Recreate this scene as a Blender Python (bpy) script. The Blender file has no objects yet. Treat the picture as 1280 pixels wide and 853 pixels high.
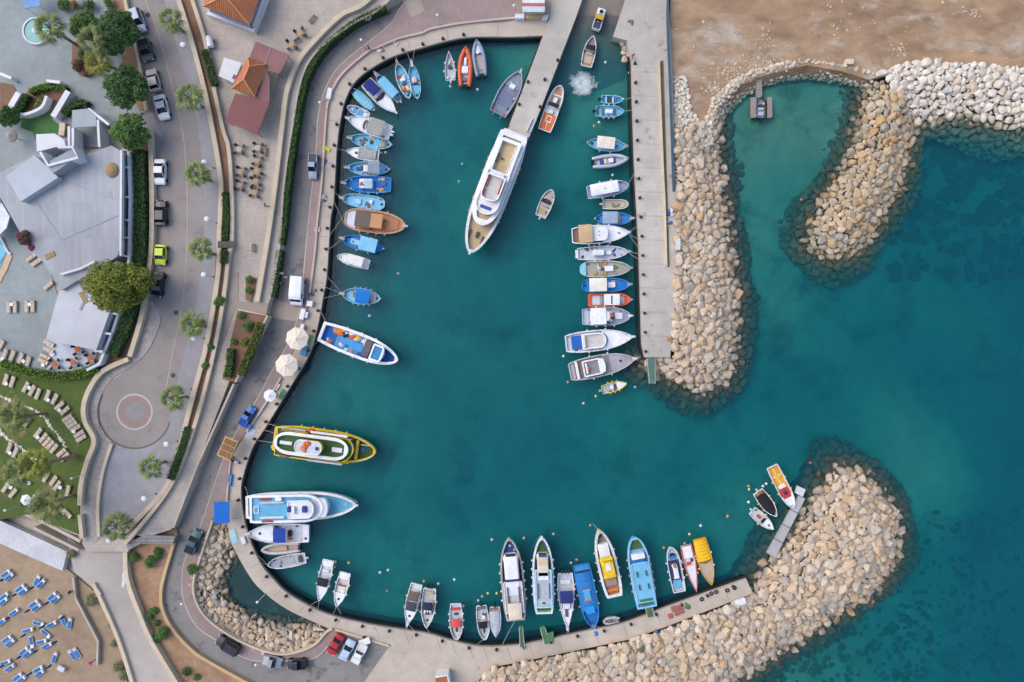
import bpy, math, random
import numpy as np
from mathutils import Vector, Matrix
from mathutils.geometry import tessellate_polygon
# ------------------------------------------------------------------ camera, sky, sun, exposure
SC = bpy.context.scene
H = 115.0          # flying height of the camera in metres
S = 0.135          # metres of water surface per photograph pixel
cam = bpy.data.cameras.new('camera'); cam.sensor_width = 36; cam.lens = 36 * H / (1280 * S); cam.clip_end = 3000
camo = bpy.data.objects.new('camera', cam); camo.location = (0, 0, H); SC.collection.objects.link(camo); SC.camera = camo
SUN_EL, SUN_AZ = math.radians(48), math.radians(292)      # azimuth from +Y, clockwise: light comes from the left of the picture
w = bpy.data.worlds.new('World'); SC.world = w; w.use_nodes = True
nt = w.node_tree; bg = nt.nodes['Background']
sky = nt.nodes.new('ShaderNodeTexSky'); sky.sky_type = 'NISHITA'; sky.sun_disc = False
sky.sun_elevation = SUN_EL; sky.sun_rotation = SUN_AZ; sky.air_density = 1.0; sky.dust_density = 3.0; sky.ozone_density = 0.8
nt.links.new(sky.outputs[0], bg.inputs[0]); bg.inputs[1].default_value = 0.15
sun = bpy.data.lights.new('sun', 'SUN'); sun.energy = 0.75; sun.angle = math.radians(55); sun.color = (1, .95, .90)
suno = bpy.data.objects.new('sun', sun); SC.collection.objects.link(suno)
sd = Vector((math.sin(SUN_AZ) * math.cos(SUN_EL), math.cos(SUN_AZ) * math.cos(SUN_EL), math.sin(SUN_EL)))
suno.rotation_euler = sd.to_track_quat('Z', 'Y').to_euler(); suno.location = sd * 200
SC.view_settings.view_transform = 'Standard'; SC.view_settings.look = 'None'; SC.view_settings.gamma = 1
SC.view_settings.use_curve_mapping = False; SC.view_settings.exposure = 0.68
SC.cycles.use_denoising = True; SC.cycles.max_bounces = 6; SC.cycles.diffuse_bounces = 2; SC.cycles.glossy_bounces = 2
SC.cycles.transparent_max_bounces = 12; SC.cycles.volume_bounces = 1; SC.cycles.use_adaptive_sampling = True
SC.cycles.adaptive_threshold = 0.02; SC.cycles.caustics_reflective = False; SC.cycles.caustics_refractive = False
random.seed(7)
C = SC.collection
# ------------------------------------------------------------------ helpers
def P(px, py, z=0.0):
    k = S * (H - z) / H
    return Vector(((px - 640) * k, (426.5 - py) * k, z))
def lin(c): return c / 12.92 if c <= .04045 else ((c + .055) / 1.055) ** 2.4
def rgb(h):
    if not isinstance(h, str): return tuple(lin(v / 255) for v in h) + (1,)
    h = h.lstrip('#'); return tuple(lin(int(h[i:i + 2], 16) / 255) for i in (0, 2, 4)) + (1,)
MC = {}
def mat(kind, col, col2=None, rough=.6, scale=2.0, amt=.35, bump=0, metal=0, brick=None, spot=None, spec=.3, dist=0, stretch=None, sw=.08):
    key = (kind, col, col2, rough, scale, brick, stretch)
    if key in MC: return MC[key]
    m = bpy.data.materials.new(kind + '_' + col); m.use_nodes = True; n = m.node_tree.nodes; l = m.node_tree.links
    b = n['Principled BSDF']; b.inputs['Roughness'].default_value = rough; b.inputs['Metallic'].default_value = metal
    b.inputs['Specular IOR Level'].default_value = spec
    c1 = rgb(col); c2 = rgb(col2) if col2 else tuple(x * .78 for x in c1[:3]) + (1,)
    tc = n.new('ShaderNodeTexCoord'); src = tc.outputs['Object']
    if stretch:
        mp_ = n.new('ShaderNodeMapping'); mp_.inputs['Scale'].default_value = (*stretch, 1); l.new(src, mp_.inputs[0]); src = mp_.outputs[0]
    def noise(sc, det=5, rgh=.6):
        q = n.new('ShaderNodeTexNoise'); q.inputs['Scale'].default_value = sc; q.inputs['Detail'].default_value = det
        q.inputs['Roughness'].default_value = rgh; q.inputs['Distortion'].default_value = dist; l.new(src, q.inputs['Vector']); return q
    def ramp(src, a, z, ca=(0, 0, 0, 1), cz=(1, 1, 1, 1)):
        r = n.new('ShaderNodeValToRGB'); r.color_ramp.elements[0].position = a; r.color_ramp.elements[1].position = z
        r.color_ramp.elements[0].color = ca; r.color_ramp.elements[1].color = cz; l.new(src, r.inputs[0]); return r.outputs[0]
    def mix(f, a, bb, mode='MIX'):
        x = n.new('ShaderNodeMix'); x.data_type = 'RGBA'; x.blend_type = mode
        for s, v in ((x.inputs[0], f), (x.inputs[6], a), (x.inputs[7], bb)):
            if hasattr(v, 'is_linked'): l.new(v, s)
            else: s.default_value = v
        return x.outputs[2]
    n1 = noise(scale); n2 = noise(scale * .13, 3)
    f = ramp(n1.outputs[0], .5 - amt, .5 + amt)
    out = mix(f, c1, c2)
    out = mix(ramp(n2.outputs[0], .35, .68), out, mix(1.0, out, (.80, .80, .80, 1), 'MULTIPLY'))
    if spot:
        n3 = noise(spot[1], 6, .7); out = mix(ramp(n3.outputs[0], spot[2], spot[2] + sw), out, rgb(spot[0]))
    if brick:
        bt = n.new('ShaderNodeTexBrick'); bt.inputs['Scale'].default_value = brick[0]; bt.inputs['Mortar Size'].default_value = brick[1]
        bt.inputs['Color1'].default_value = (1, 1, 1, 1); q_ = brick[4] if len(brick) > 4 else .88; bt.inputs['Color2'].default_value = (q_, q_, q_, 1); q_ = q_ - .18; bt.inputs['Mortar'].default_value = (q_, q_, q_, 1)
        bt.inputs['Brick Width'].default_value = brick[2]; bt.inputs['Row Height'].default_value = brick[3]
        l.new(tc.outputs['Object'], bt.inputs['Vector']); out = mix(1.0, out, bt.outputs[0], 'MULTIPLY')
    l.new(out, b.inputs['Base Color'])
    if bump:
        bp = n.new('ShaderNodeBump'); bp.inputs['Strength'].default_value = bump; bp.inputs['Distance'].default_value = .1
        l.new(noise(scale * 3).outputs[0], bp.inputs['Height']); l.new(bp.outputs[0], b.inputs['Normal'])
    MC[key] = m; return m
def paint(c): return mat('paint', c, None, .4, 1.7, .3, spec=.4)
def cloth(c): return mat('cloth', c, None, .85, 3.5, .3)
def metal(c): return mat('metal', c, None, .45, 3, .3, metal=.3)
GLASS = mat('glass', '#1b2430', '#0e1319', .12, 1.5, .3, spec=.6)
RUBBER = mat('rubber', '#202124', None, .7, 4, .3)
class MB:
    def __init__(s): s.v = []; s.f = []
    def add(s, vs, fs):
        o = len(s.v); s.v += [tuple(a) for a in vs]; s.f += [tuple(i + o for i in f) for f in fs]; return s
    def box(s, x0, x1, y0, y1, z0, z1, ch=.0, taper=0):
        if x0 > x1: x0, x1 = x1, x0
        if y0 > y1: y0, y1 = y1, y0
        t = taper
        if ch <= 0:
            vs = [(x0, y0, z0), (x1, y0, z0), (x1, y1, z0), (x0, y1, z0), (x0 + t, y0 + t, z1), (x1 - t, y0 + t, z1), (x1 - t, y1 - t, z1), (x0 + t, y1 - t, z1)]
            return s.add(vs, [(3, 2, 1, 0), (4, 5, 6, 7), (0, 1, 5, 4), (1, 2, 6, 5), (2, 3, 7, 6), (3, 0, 4, 7)])
        c = min(ch, (x1 - x0) * .45, (y1 - y0) * .45); cz = min(c, (z1 - z0) * .5)
        def ring(i, k, z): return [(x0 + i + k, y0 + i, z), (x1 - i - k, y0 + i, z), (x1 - i, y0 + i + k, z), (x1 - i, y1 - i - k, z), (x1 - i - k, y1 - i, z), (x0 + i + k, y1 - i, z), (x0 + i, y1 - i - k, z), (x0 + i, y0 + i + k, z)]
        return s.loft([ring(0, c, z0), ring(t * .8, c, z1 - cz), ring(t + c * .6, c * .8, z1)], caps=True)
    def loft(s, rings, caps=True, closed=True):
        o = len(s.v); n = len(rings[0])
        for r in rings: s.v += [tuple(a) for a in r]
        for i in range(len(rings) - 1):
            for j in range(n if closed else n - 1):
                a = o + i * n + j; b = o + i * n + (j + 1) % n
                s.f.append((a, b, b + n, a + n))
        if caps:
            s.f.append(tuple(o + j for j in range(n - 1, -1, -1))); s.f.append(tuple(o + (len(rings) - 1) * n + j for j in range(n)))
        return s
    def prism(s, pts, z0, z1):
        n = len(pts); a = sum(pts[i][0] * pts[(i + 1) % n][1] - pts[(i + 1) % n][0] * pts[i][1] for i in range(n))
        if a < 0: pts = pts[::-1]
        o = len(s.v); s.v += [(p[0], p[1], z0) for p in pts] + [(p[0], p[1], z1) for p in pts]
        for i in range(n): j = (i + 1) % n; s.f.append((o + i, o + j, o + n + j, o + n + i))
        for t in tessellate_polygon([[Vector((p[0], p[1], 0)) for p in pts]]):
            x = [Vector((pts[i][0], pts[i][1], 0)) for i in t]
            if (x[1] - x[0]).cross(x[2] - x[0]).z < 0: t = t[::-1]
            s.f.append(tuple(o + n + i for i in t)); s.f.append(tuple(o + i for i in reversed(t)))
        return s
    def tube(s, path, r, n=6, r1=None):
        path = [Vector(p) for p in path]; rings = []
        for i, p in enumerate(path):
            d = (path[min(i + 1, len(path) - 1)] - path[max(i - 1, 0)]).normalized()
            a = d.cross(Vector((0, 0, 1)));
            if a.length < 1e-3: a = d.cross(Vector((1, 0, 0)))
            a.normalize(); b = a.cross(d).normalized(); rr = r if r1 is None else r + (r1 - r) * i / (len(path) - 1)
            rings.append([p + (a * math.cos(t) + b * math.sin(t)) * rr for t in [6.2832 * k / n for k in range(n)]])
        return s.loft(rings)
    def lathe(s, prof, c=(0, 0, 0), n=12, sx=1, sy=1):
        rings = [[(c[0] + r * sx * math.cos(6.28319 * k / n), c[1] + r * sy * math.sin(6.28319 * k / n), c[2] + z) for k in range(n)] for r, z in prof]
        return s.loft(rings)
    def build(s, name, m, parent=None, smooth=False, loc=None):
        me = bpy.data.meshes.new(name); me.from_pydata(s.v, [], s.f)
        if smooth: me.polygons.foreach_set('use_smooth', [True] * len(me.polygons))
        me.materials.append(m); return link(name, me, parent, loc)
def link(name, me, parent=None, loc=None, rot=None, sc=None):
    o = bpy.data.objects.new(name, me); C.objects.link(o)
    if parent: o.parent = parent
    if loc is not None: o.location = loc
    if rot is not None: o.rotation_euler = rot
    if sc is not None: o.scale = sc
    return o
def tag(o, label=None, cat=None, group=None, kind=None):
    for k, v in (('label', label), ('category', cat), ('group', group), ('kind', kind)):
        if v: o[k] = v
    return o
ORD = 'first second third fourth fifth sixth seventh eighth ninth tenth eleventh twelfth thirteenth fourteenth fifteenth sixteenth seventeenth eighteenth nineteenth twentieth'.split()
def ordw(i):
    if i < 20: return ORD[i]
    return ('twenty ' if i < 30 else 'thirty ') + ORD[(i - 20) % 10] if i != 29 else 'thirtieth'
def thing(name, label, cat, loc=(0, 0, 0), rz=0, group=None):
    o = bpy.data.objects.new(name, None); C.objects.link(o); o.location = loc; o.rotation_euler = (0, 0, rz); o.empty_display_size = .3
    return tag(o, label, cat, group)
def copy_tree(o, parent=None):
    c = o.copy(); C.objects.link(c); c.parent = parent
    for ch in list(o.children): copy_tree(ch, c)
    return c
def smooth_line(pts, n=6, closed=False):
    out = []; N = len(pts); pts = [Vector((p[0], p[1], 0)) for p in pts]
    for i in range(N if closed else N - 1):
        p0 = pts[(i - 1) % N] if closed or i > 0 else pts[0]; p1 = pts[i]; p2 = pts[(i + 1) % N]; p3 = pts[(i + 2) % N] if closed or i + 2 < N else p2
        for k in range(n):
            t = k / n
            q = .5 * ((2 * p1) + (p2 - p0) * t + (2 * p0 - 5 * p1 + 4 * p2 - p3) * t * t + (3 * p1 - p0 - 3 * p2 + p3) * t ** 3)
            out.append((q.x, q.y))
    if not closed: out.append((pts[-1].x, pts[-1].y))
    return out
def W(pts, z): return [P(a, b, z) for a, b in pts]
def slab(name, pts, z, m, z0=-1.0, kind='structure', label=None, cat=None, parent=None):
    o = MB().prism([(p.x, p.y) for p in W(pts, z)], z0, z).build(name, m, parent)
    if not parent: tag(o, label, cat, None, kind)
    return o
def ribbon(mb, pts, z, width, z0, zt=None):
    """a wall of constant width (metres) along a pixel polyline, its top at height z"""
    q = W(pts, z); L = []; R = []
    for i, p in enumerate(q):
        d = (q[min(i + 1, len(q) - 1)] - q[max(i - 1, 0)]); d.z = 0; d.normalize(); nn = Vector((-d.y, d.x, 0)) * width / 2
        L.append(p + nn); R.append(p - nn)
    rings = [[(a.x, a.y, z0), (b.x, b.y, z0), (b.x, b.y, z), (a.x, a.y, z)] for a, b in zip(L, R)]
    return mb.loft(rings)
def wall(name, pts, z, width, z0, m, label, cat='wall', group=None, sm=True, parent=None):
    o = ribbon(MB(), smooth_line(pts) if sm else pts, z, width, z0).build(name, m, parent)
    return o if parent else tag(o, label, cat, group)
def inside(pt, poly):
    x, y = pt; c = False; j = len(poly) - 1
    for i in range(len(poly)):
        xi, yi = poly[i]; xj, yj = poly[j]
        if (yi > y) != (yj > y) and x < (xj - xi) * (y - yi) / (yj - yi) + xi: c = not c
        j = i
    return c
def inside_np(X, Y, poly):
    c = np.zeros(X.shape, bool); j = len(poly) - 1
    for i in range(len(poly)):
        xi, yi = poly[i]; xj, yj = poly[j]
        if yi != yj: c ^= ((yi > Y) != (yj > Y)) & (X < (xj - xi) * (Y - yi) / (yj - yi) + xi)
        j = i
    return c
def dist_np(X, Y, line):
    d = np.full(X.shape, 1e9)
    for (x0, y0), (x1, y1) in zip(line[:-1], line[1:]):
        dx, dy = x1 - x0, y1 - y0; q = dx * dx + dy * dy + 1e-9
        t = np.clip(((X - x0) * dx + (Y - y0) * dy) / q, 0, 1)
        d = np.minimum(d, np.hypot(X - x0 - t * dx, Y - y0 - t * dy))
    return d
# ------------------------------------------------------------------ ground materials
CONC = mat('quay_concrete', '#c4b8aa', '#ada194', .85, .55, .3, .15, spot=('#8c8075', .8, .61))
PIERC = mat('pier_concrete', '#c3bcb3', '#aaa49c', .85, .45, .3, .15, spot=('#8a7f74', .5, .6), brick=(.11, .002, .5, .5, .97))
ASPH = mat('asphalt_lower', '#8b8885', '#7b7876', .9, .5, .3, .2, spot=('#676462', .45, .55))
ASPH2 = mat('asphalt_upper', '#99928e', '#8a8380', .9, .4, .3, .2, spot=('#807a78', .4, .57))
REDP = mat('red_paving', '#a89692', '#968481', .85, .8, .3, .1, brick=(2.2, .03, .5, .25))
PAVE = mat('pale_paving', '#c2b7ac', '#afa49a', .85, .6, .3, .1, brick=(1.3, .03, .5, .5), spot=('#a3968a', .7, .64))
GREYP = mat('grey_paving', '#aaa8ab', '#96959b', .85, .7, .3, .1, brick=(2.0, .04, .5, .25))
CREAM = mat('cream_wall', '#cfc0a9', '#bcad96', .85, .8, .3, .15)
WHITEW = mat('white_wall', '#dfe0e4', '#cdcfd4', .8, .6, .3, .05)
DIRT = mat('dirt', '#ab8b6f', '#8c6e58', .95, .6, .22, .5, spot=('#b9a48d', .35, .55), sw=.15)
SANDL = mat('building_sand', '#ac9074', '#8a715a', .95, .34, .16, .6, spot=('#aea396', .13, .52), dist=.35, stretch=(.7, 1.2), sw=.16)
BEACH = mat('beach_sand', '#a8947d', '#968169', .95, .9, .25, .5, spot=('#8f7b66', .3, .6), sw=.15)
STONE_T = mat('terrace_stone', '#a7b0b1', '#929c9d', .8, .9, .35, .1, brick=(1.6, .05, .5, .25), spot=('#8b9796', .5, .6))
GRASS = mat('lawn_grass', '#5a6a35', '#4a5b2d', .95, 1.2, .3, .5, spot=('#7f6e4c', .22, .56))
TURF = mat('green_turf', '#4f7a45', '#456c3e', .9, 2, .3)
SOIL = mat('planter_soil', '#8b6c55', '#75594a', .95, 1.2, .3, .4)
ROOFG = mat('grey_roof', '#adb0b6', '#9fa2a9', .8, .35, .3, .05, brick=(.55, .006, .3, 3.0), spot=('#98928c', .3, .6))
TILE = mat('terracotta', '#c1825e', '#b0704d', .8, 1.5, .3, .2)
MAROON = mat('maroon_roof', '#8f6767', '#825c5d', .8, .6, .3, .05)
WOOD = mat('wood', '#a58b72', '#8f765f', .8, 3, .3, .1)
# ------------------------------------------------------------------ water: a closed body of sea over a modelled bed
wm = bpy.data.materials.new('sea_water'); wm.use_nodes = True; n = wm.node_tree.nodes; l = wm.node_tree.links; n.clear()
out = n.new('ShaderNodeOutputMaterial'); tr = n.new('ShaderNodeBsdfTransparent'); tr.inputs[0].default_value = (.97, .99, 1, 1)
gl = n.new('ShaderNodeBsdfGlossy'); gl.inputs['Roughness'].default_value = .12; fr = n.new('ShaderNodeFresnel'); fr.inputs[0].default_value = 1.33
mx = n.new('ShaderNodeMixShader'); tc = n.new('ShaderNodeTexCoord')
nz = n.new('ShaderNodeTexNoise'); nz.inputs['Scale'].default_value = .9; nz.inputs['Detail'].default_value = 5; nz.inputs['Distortion'].default_value = .6
bp = n.new('ShaderNodeBump'); bp.inputs['Strength'].default_value = .25; bp.inputs['Distance'].default_value = .12
l.new(tc.outputs['Object'], nz.inputs['Vector']); l.new(nz.outputs[0], bp.inputs['Height']); l.new(bp.outputs[0], gl.inputs['Normal']); l.new(bp.outputs[0], fr.inputs['Normal'])
l.new(fr.outputs[0], mx.inputs[0]); l.new(tr.outputs[0], mx.inputs[1]); l.new(gl.outputs[0], mx.inputs[2]); l.new(mx.outputs[0], out.inputs['Surface'])
va = n.new('ShaderNodeVolumeAbsorption'); vs = n.new('ShaderNodeVolumeScatter'); ad = n.new('ShaderNodeAddShader')
va.inputs[0].default_value = (.0, .84, .91, 1); va.inputs[1].default_value = .62
vs.inputs[0].default_value = (.10, .66, .93, 1); vs.inputs[1].default_value = .15; vs.inputs[2].default_value = .0
l.new(va.outputs[0], ad.inputs[0]); l.new(vs.outputs[0], ad.inputs[1]); l.new(ad.outputs[0], out.inputs['Volume'])
tag(MB().box(-380, 380, -380, 380, -14, 0).build('sea', wm), kind='structure')
# bed
ctrl = [(500, 300, -3.6), (560, 500, -3.8), (450, 480, -3.4), (600, 640, -3.8), (450, 690, -3.2), (700, 600, -3.9), (850, 600, -3.6), (700, 300, -3.5), (560, 130, -3.2), (680, 200, -3.2), (740, 110, -1.9), (720, 60, -1.5),
        (560, 760, -3.0), (720, 770, -3.0), (860, 690, -3.0), (930, 650, -2.6), (1000, 520, -3.8), (940, 200, -1.3), (980, 140, -1.1), (1030, 150, -1.1), (960, 280, -1.5), (980, 380, -2.2), (900, 540, -3.6), (1050, 400, -3.2), (1060, 490, -3.8), (1150, 420, -4.2),
        (1200, 200, -3.6), (1190, 300, -4.2), (1270, 240, -4.0), (1270, 330, -4.8), (1220, 480, -4.4), (1270, 560, -5.4), (1150, 560, -2.5), (1190, 640, -3.0), (1130, 535, -2.3), (1165, 590, -2.4), (1090, 530, -2.8), (1175, 615, -2.6), (1270, 680, -5.4), (1180, 740, -4.2), (1130, 820, -3.6), (1040, 800, -2.0), (990, 845, -2.0), (1080, 845, -2.2),
        (1240, 820, -4.6), (1330, 426, -5.6), (1330, 850, -6), (330, 750, -2.6), (300, 720, -2.4), (380, 775, -2.2), (285, 745, -1.6), (200, 400, -3), (200, 800, -2), (600, 1100, -4), (1000, 1100, -4), (900, -100, -1), (300, -100, -1)]
def grid_mesh(name, x0, x1, y0, y1, st, zf, m):
    nx = int((x1 - x0) / st) + 1; ny = int((y1 - y0) / st) + 1
    X, Y = np.meshgrid(np.linspace(x0, x1, nx), np.linspace(y0, y1, ny)); Z = zf(X, Y)
    v = np.stack([X, Y, Z], -1).reshape(-1, 3); i = np.arange((ny - 1) * nx).reshape(ny - 1, nx)[:, :-1].ravel()
    me = bpy.data.meshes.new(name); me.from_pydata(v.tolist(), [], np.stack([i, i + 1, i + nx + 1, i + nx], -1).tolist())
    me.polygons.foreach_set('use_smooth', [True] * len(me.polygons)); me.materials.append(m); return link(name, me)
CT = np.array([(*P(a, b)[:2], z) for a, b, z in ctrl])
def bed(X, Y):
    num = np.zeros(X.shape); den = np.zeros(X.shape)
    for x, y, z in CT:
        wgt = 1 / ((X - x) ** 2 + (Y - y) ** 2 + 9) ** 1.6; num += wgt * z; den += wgt
    rr = .12 * np.sin(X * .7 + np.sin(Y * .5) * 2) * np.sin(Y * .6 + np.cos(X * .4) * 2)
    return num / den * (1 + .16 * np.sin(X * .13 + 2 * np.sin(Y * .09)) * np.sin(Y * .12 + 1.5 * np.cos(X * .08))) + rr
BEDM = mat('sea_bed', '#c4b99c', '#a39a80', .95, .35, .3, .3, spot=('#5d5f46', .12, .52), sw=.22, dist=.15)
tag(grid_mesh('sea_bed', -380, 380, -380, 380, 2.5, bed, BEDM), kind='structure')
# ------------------------------------------------------------------ land outlines (photograph plan)
HE_N = [(690, 44), (642, 46), (580, 47), (527, 59.5), (490, 71), (463, 86), (446, 99.5), (435, 116), (427, 141), (421, 183), (417, 250), (413, 275), (408.5, 343), (404, 370), (398, 403), (387, 442), (362, 485), (332, 534), (315, 561), (302.5, 600), (301, 620), (302.5, 637)]
HE_R = [(302.5, 637), (310, 670), (325, 704), (341, 724), (362, 744), (407, 767.5), (460, 781)]
HE_S = [(460, 781), (478, 784), (534, 792.5), (560, 800), (586, 806.5), (609, 809), (646, 807), (680, 801), (735, 789), (779, 780), (832, 760), (933, 724)]
BACK_S = [(941, 742), (832, 784), (785, 800), (684, 821), (618, 834), (599, 850), (590, 900)]
POND_IN = [(283, 627), (286.6, 670), (295, 691), (313, 722), (329, 740), (359, 762), (400, 781), (415, 787), (452, 797), (485, 808)]
REV_OUT = [(283, 640), (265, 651), (254, 685), (241, 730), (248, 760), (269, 783), (310, 807), (351, 818.5), (389, 809), (407.5, 791), (415, 787)]
heN, heR, heS = smooth_line(HE_N), smooth_line(HE_R), smooth_line(HE_S)
LAND = [(-500, -400), (697, -400), (692, 30)] + heN + [(290, 637)] + smooth_line(REV_OUT) + [(452, 797), (460, 781)] + heS + BACK_S + [(560, 1300), (-500, 1300)]
ZQ = 1.3
def quadpts_(a, b, t): return (a[0] + (b[0] - a[0]) * t, a[1] + (b[1] - a[1]) * t)
slab('quay_ground', LAND, ZQ, CONC, -5)
slab('curved_mole', heR + [(462, 797), (452, 799), (436, 795)] + smooth_line(POND_IN[:8])[::-1] + [(287, 637)], ZQ + .01, CONC, -5)
# slipway between the two piers
sl = MB(); 
q0, q1, q2, q3 = P(720, -150, 3.2), P(830, -150, 3.2), P(762, 190, -3.4), P(676, 190, -3.4)
sl.add([q0, q1, q2, q3, (q0.x, q0.y, -5), (q1.x, q1.y, -5), (q2.x, q2.y, -5), (q3.x, q3.y, -5)], [(3, 2, 1, 0), (0, 1, 5, 4), (2, 3, 7, 6), (1, 2, 6, 5), (3, 0, 4, 7)])
tag(sl.build('slipway', mat('wet_concrete', '#8b8279', '#6f675f', .6, .5, .35, .15, spot=('#a19484', .4, .62))), kind='structure')
# piers
def thing_slab(name, label, pts, z, m, z0=-5, cat='pier'):
    return slab(name, pts, z, m, z0, None, label, cat)
NP = [(691, -60), (688, 20), (643, 140), (634, 163), (661, 172), (675, 138), (719, 24), (742, -40)]
thing_slab('pier', 'narrow concrete pier running down to the big white yacht', NP, 1.75, PIERC)
EP = [(800, -80), (781.5, 0), (766, 46), (784, 51), (789.5, 75), (790.5, 120), (794, 220), (799, 310), (802.5, 430), (806, 447), (838, 447), (839, 430), (845, 372), (845, 330), (845, 240), (841, 100), (836, 0), (835, -80)]
thing_slab('pier', 'long wide concrete pier along the rubble mound with boats moored bow in', EP, 1.75, PIERC)
wall('pier_parapet', [(824, 75), (825, 110), (829, 212), (831, 250), (833.5, 332)], 2.35, .25, 1.7, CREAM, 'low cream parapet along the long wide pier')
slab('planting_strip', [(825.5, 76), (829.5, 76), (837, 334), (834.5, 334)], 1.756, mat('verge', '#7d7257', '#6a6a48', .95, 1, .3, .4), 1.7)
wall('blue_fence', [(836, -20), (835, 28), (838, 100), (842, 220), (843, 238)], 2.6, .16, 1.7, cloth('#3d6076'), 'blue mesh fence screening the pier from the sand plot', 'fence')
# sand plot in the north east
SANDP = [(836, -400), (1700, -400), (1700, 110), (1280, 100), (1189, 92), (1129, 90), (1094, 98), (1086, 100), (1051, 89), (1009, 82), (974, 89), (945, 98), (922, 108), (898, 130), (888, 165), (880, 190), (843, 200), (838, 80)]
slab('sand_plot', SANDP, 1.25, SANDL, -4)
_so = [(893, 184), (884, 190), (888, 165), (898, 130), (922, 108), (945, 98), (974, 89), (1009, 82), (1051, 89), (1084, 99)]; _si = [(893, 186), (892, 184), (895, 165), (902, 138), (926, 115), (946, 105), (975, 96), (1009, 89.5), (1051, 94), (1082, 105)]
for _z, _t in ((.95, .3), (.65, .6), (.35, .9), (.05, 1.15)):
    slab('sand_bank', [quadpts_(p, q, _t) for p, q in zip(_so, _si)] + [(1086, 92), (1009, 74), (900, 110), (878, 170)], _z, SANDL, -4)
# ------------------------------------------------------------------ lower road, pavements, kerbs
rl = smooth_line([(517, -40), (505, -2), (460, 28), (407.5, 62), (385, 97), (373.5, 160), (364, 229), (357, 307), (342, 373), (334, 398), (306, 457), (295, 478), (254, 586), (220, 668), (205, 722), (201.5, 745), (204, 762), (216, 786), (240, 812), (257, 824), (295, 845), (318, 856), (360, 880)])
rr_ = smooth_line([(560, -40), (505, 5), (490, 28), (460, 53), (423, 84), (405, 116), (397, 150), (395, 188), (385, 281), (379, 347), (375, 386), (362, 425), (340, 464), (317, 506), (295, 541), (274, 588), (250, 659), (231, 700), (227.5, 722), (229.5, 750), (244, 781), (269, 800), (304, 822), (333, 827), (389, 824), (409, 809), (422, 793)])
slab('lower_road', rl + [(430, 900), (455, 853), (486, 809), (452, 797.5), (424, 791)] + rr_[::-1], ZQ + .004, ASPH, ZQ - .2)
pk = smooth_line([(655, -40), (648, 21), (582, 28), (540, 35.5), (527, 41), (498, 48), (470, 60), (460, 64), (426, 94), (411, 124), (407, 150), (402, 225), (396, 281), (394, 309), (387, 366), (385, 384), (372, 425), (351, 472), (332, 504), (300, 552), (287, 576), (283, 605), (283, 627), (264, 651), (253, 685), (240, 730), (247, 761), (268, 784), (309, 808), (351, 819.5), (390, 810), (410, 790), (420, 787)])
rp = slab('red_pavement', pk + rr_[::-1], ZQ + .12, REDP, ZQ - .2)
ribbon(MB(), smooth_line([(645, 22), (582, 28), (540, 35.5), (527, 41), (498, 48), (470, 60), (460, 64), (426, 94), (411, 124), (407, 150), (402, 225), (396, 281), (394, 309), (387, 366)]), ZQ + .4, .32, ZQ, ).build('kerb', mat('pink_kerb', '#c9b4aa', '#b8a298', .8, 1), rp)
ribbon(MB(), smooth_line([(351, 472), (332, 504), (308, 540)]), ZQ + .4, .3, ZQ).build('kerb', mat('pink_kerb', '#c9b4aa', '#b8a298', .8, 1), rp)
ribbon(MB(), smooth_line([(289, 570), (286, 590), (283, 627)]), ZQ + .4, .3, ZQ).build('kerb', mat('pink_kerb', '#c9b4aa', '#b8a298', .8, 1), rp)
ribbon(MB(), rr_, ZQ + .15, .16, ZQ).build('kerb', CONC, rp)
ribbon(MB(), smooth_line(REV_OUT[1:]), ZQ + .5, .3, ZQ - .4).build('kerb', CREAM, rp)
tag(wall('kerb', [(419, 787.5), (452, 797.5), (486, 808)], ZQ + .35, .3, ZQ, CREAM, None), kind='structure')
slab('crossing', [(342, 374), (378, 384), (373, 402), (335, 397)], ZQ + .012, mat('brown_paving', '#a3988c', '#93887d', .85, .7), ZQ)
slab('crossing', [(503, 0), (520, -12), (531, 14), (514, 22)], ZQ + .135, mat('brown_paving2', '#aaa094', '#93887d', .85, .7), ZQ)
JT = mat('joint', '#8d8378', None, .9, 1)
for i in range(8, len(heN) - 8, 6):
    (x0, y0), (x1, y1) = heN[i], heN[i + 1]; dx, dy = x1 - x0, y1 - y0; q_ = math.hypot(dx, dy); nx_, ny_ = -dy / q_, dx / q_
    if nx_ > 0 and i > 20: nx_, ny_ = nx_, ny_
    tag(ribbon(MB(), [(x0 + nx_ * 1.5, y0 + ny_ * 1.5), (x0 + nx_ * 14, y0 + ny_ * 14)], ZQ + .005, .07, ZQ - .1).build('expansion_joint', JT), kind='structure')
for i in range(4, len(heS) - 2, 5):
    x0, y0 = heS[i]; tag(ribbon(MB(), [(x0 + .5, y0 + 1.5), (x0 + 6, y0 + 17)], ZQ + .005, .07, ZQ - .1).build('expansion_joint', JT), kind='structure')
for i in range(2, len(heR) - 2, 5):
    x0, y0 = heR[i]; t = i / len(heR); tag(ribbon(MB(), [(x0 - 1.5, y0 + 1), (x0 - 15 + 8 * t, y0 + 3 + 10 * t)], ZQ + .015, .07, ZQ - .1).build('expansion_joint', JT), kind='structure')
for y0 in range(90, 445, 30): tag(ribbon(MB(), [(791 + (y0 - 90) * .03, y0), (823 + (y0 - 90) * .035, y0 + .5)], 1.755, .06, 1.6).build('expansion_joint', JT), kind='structure')
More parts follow.
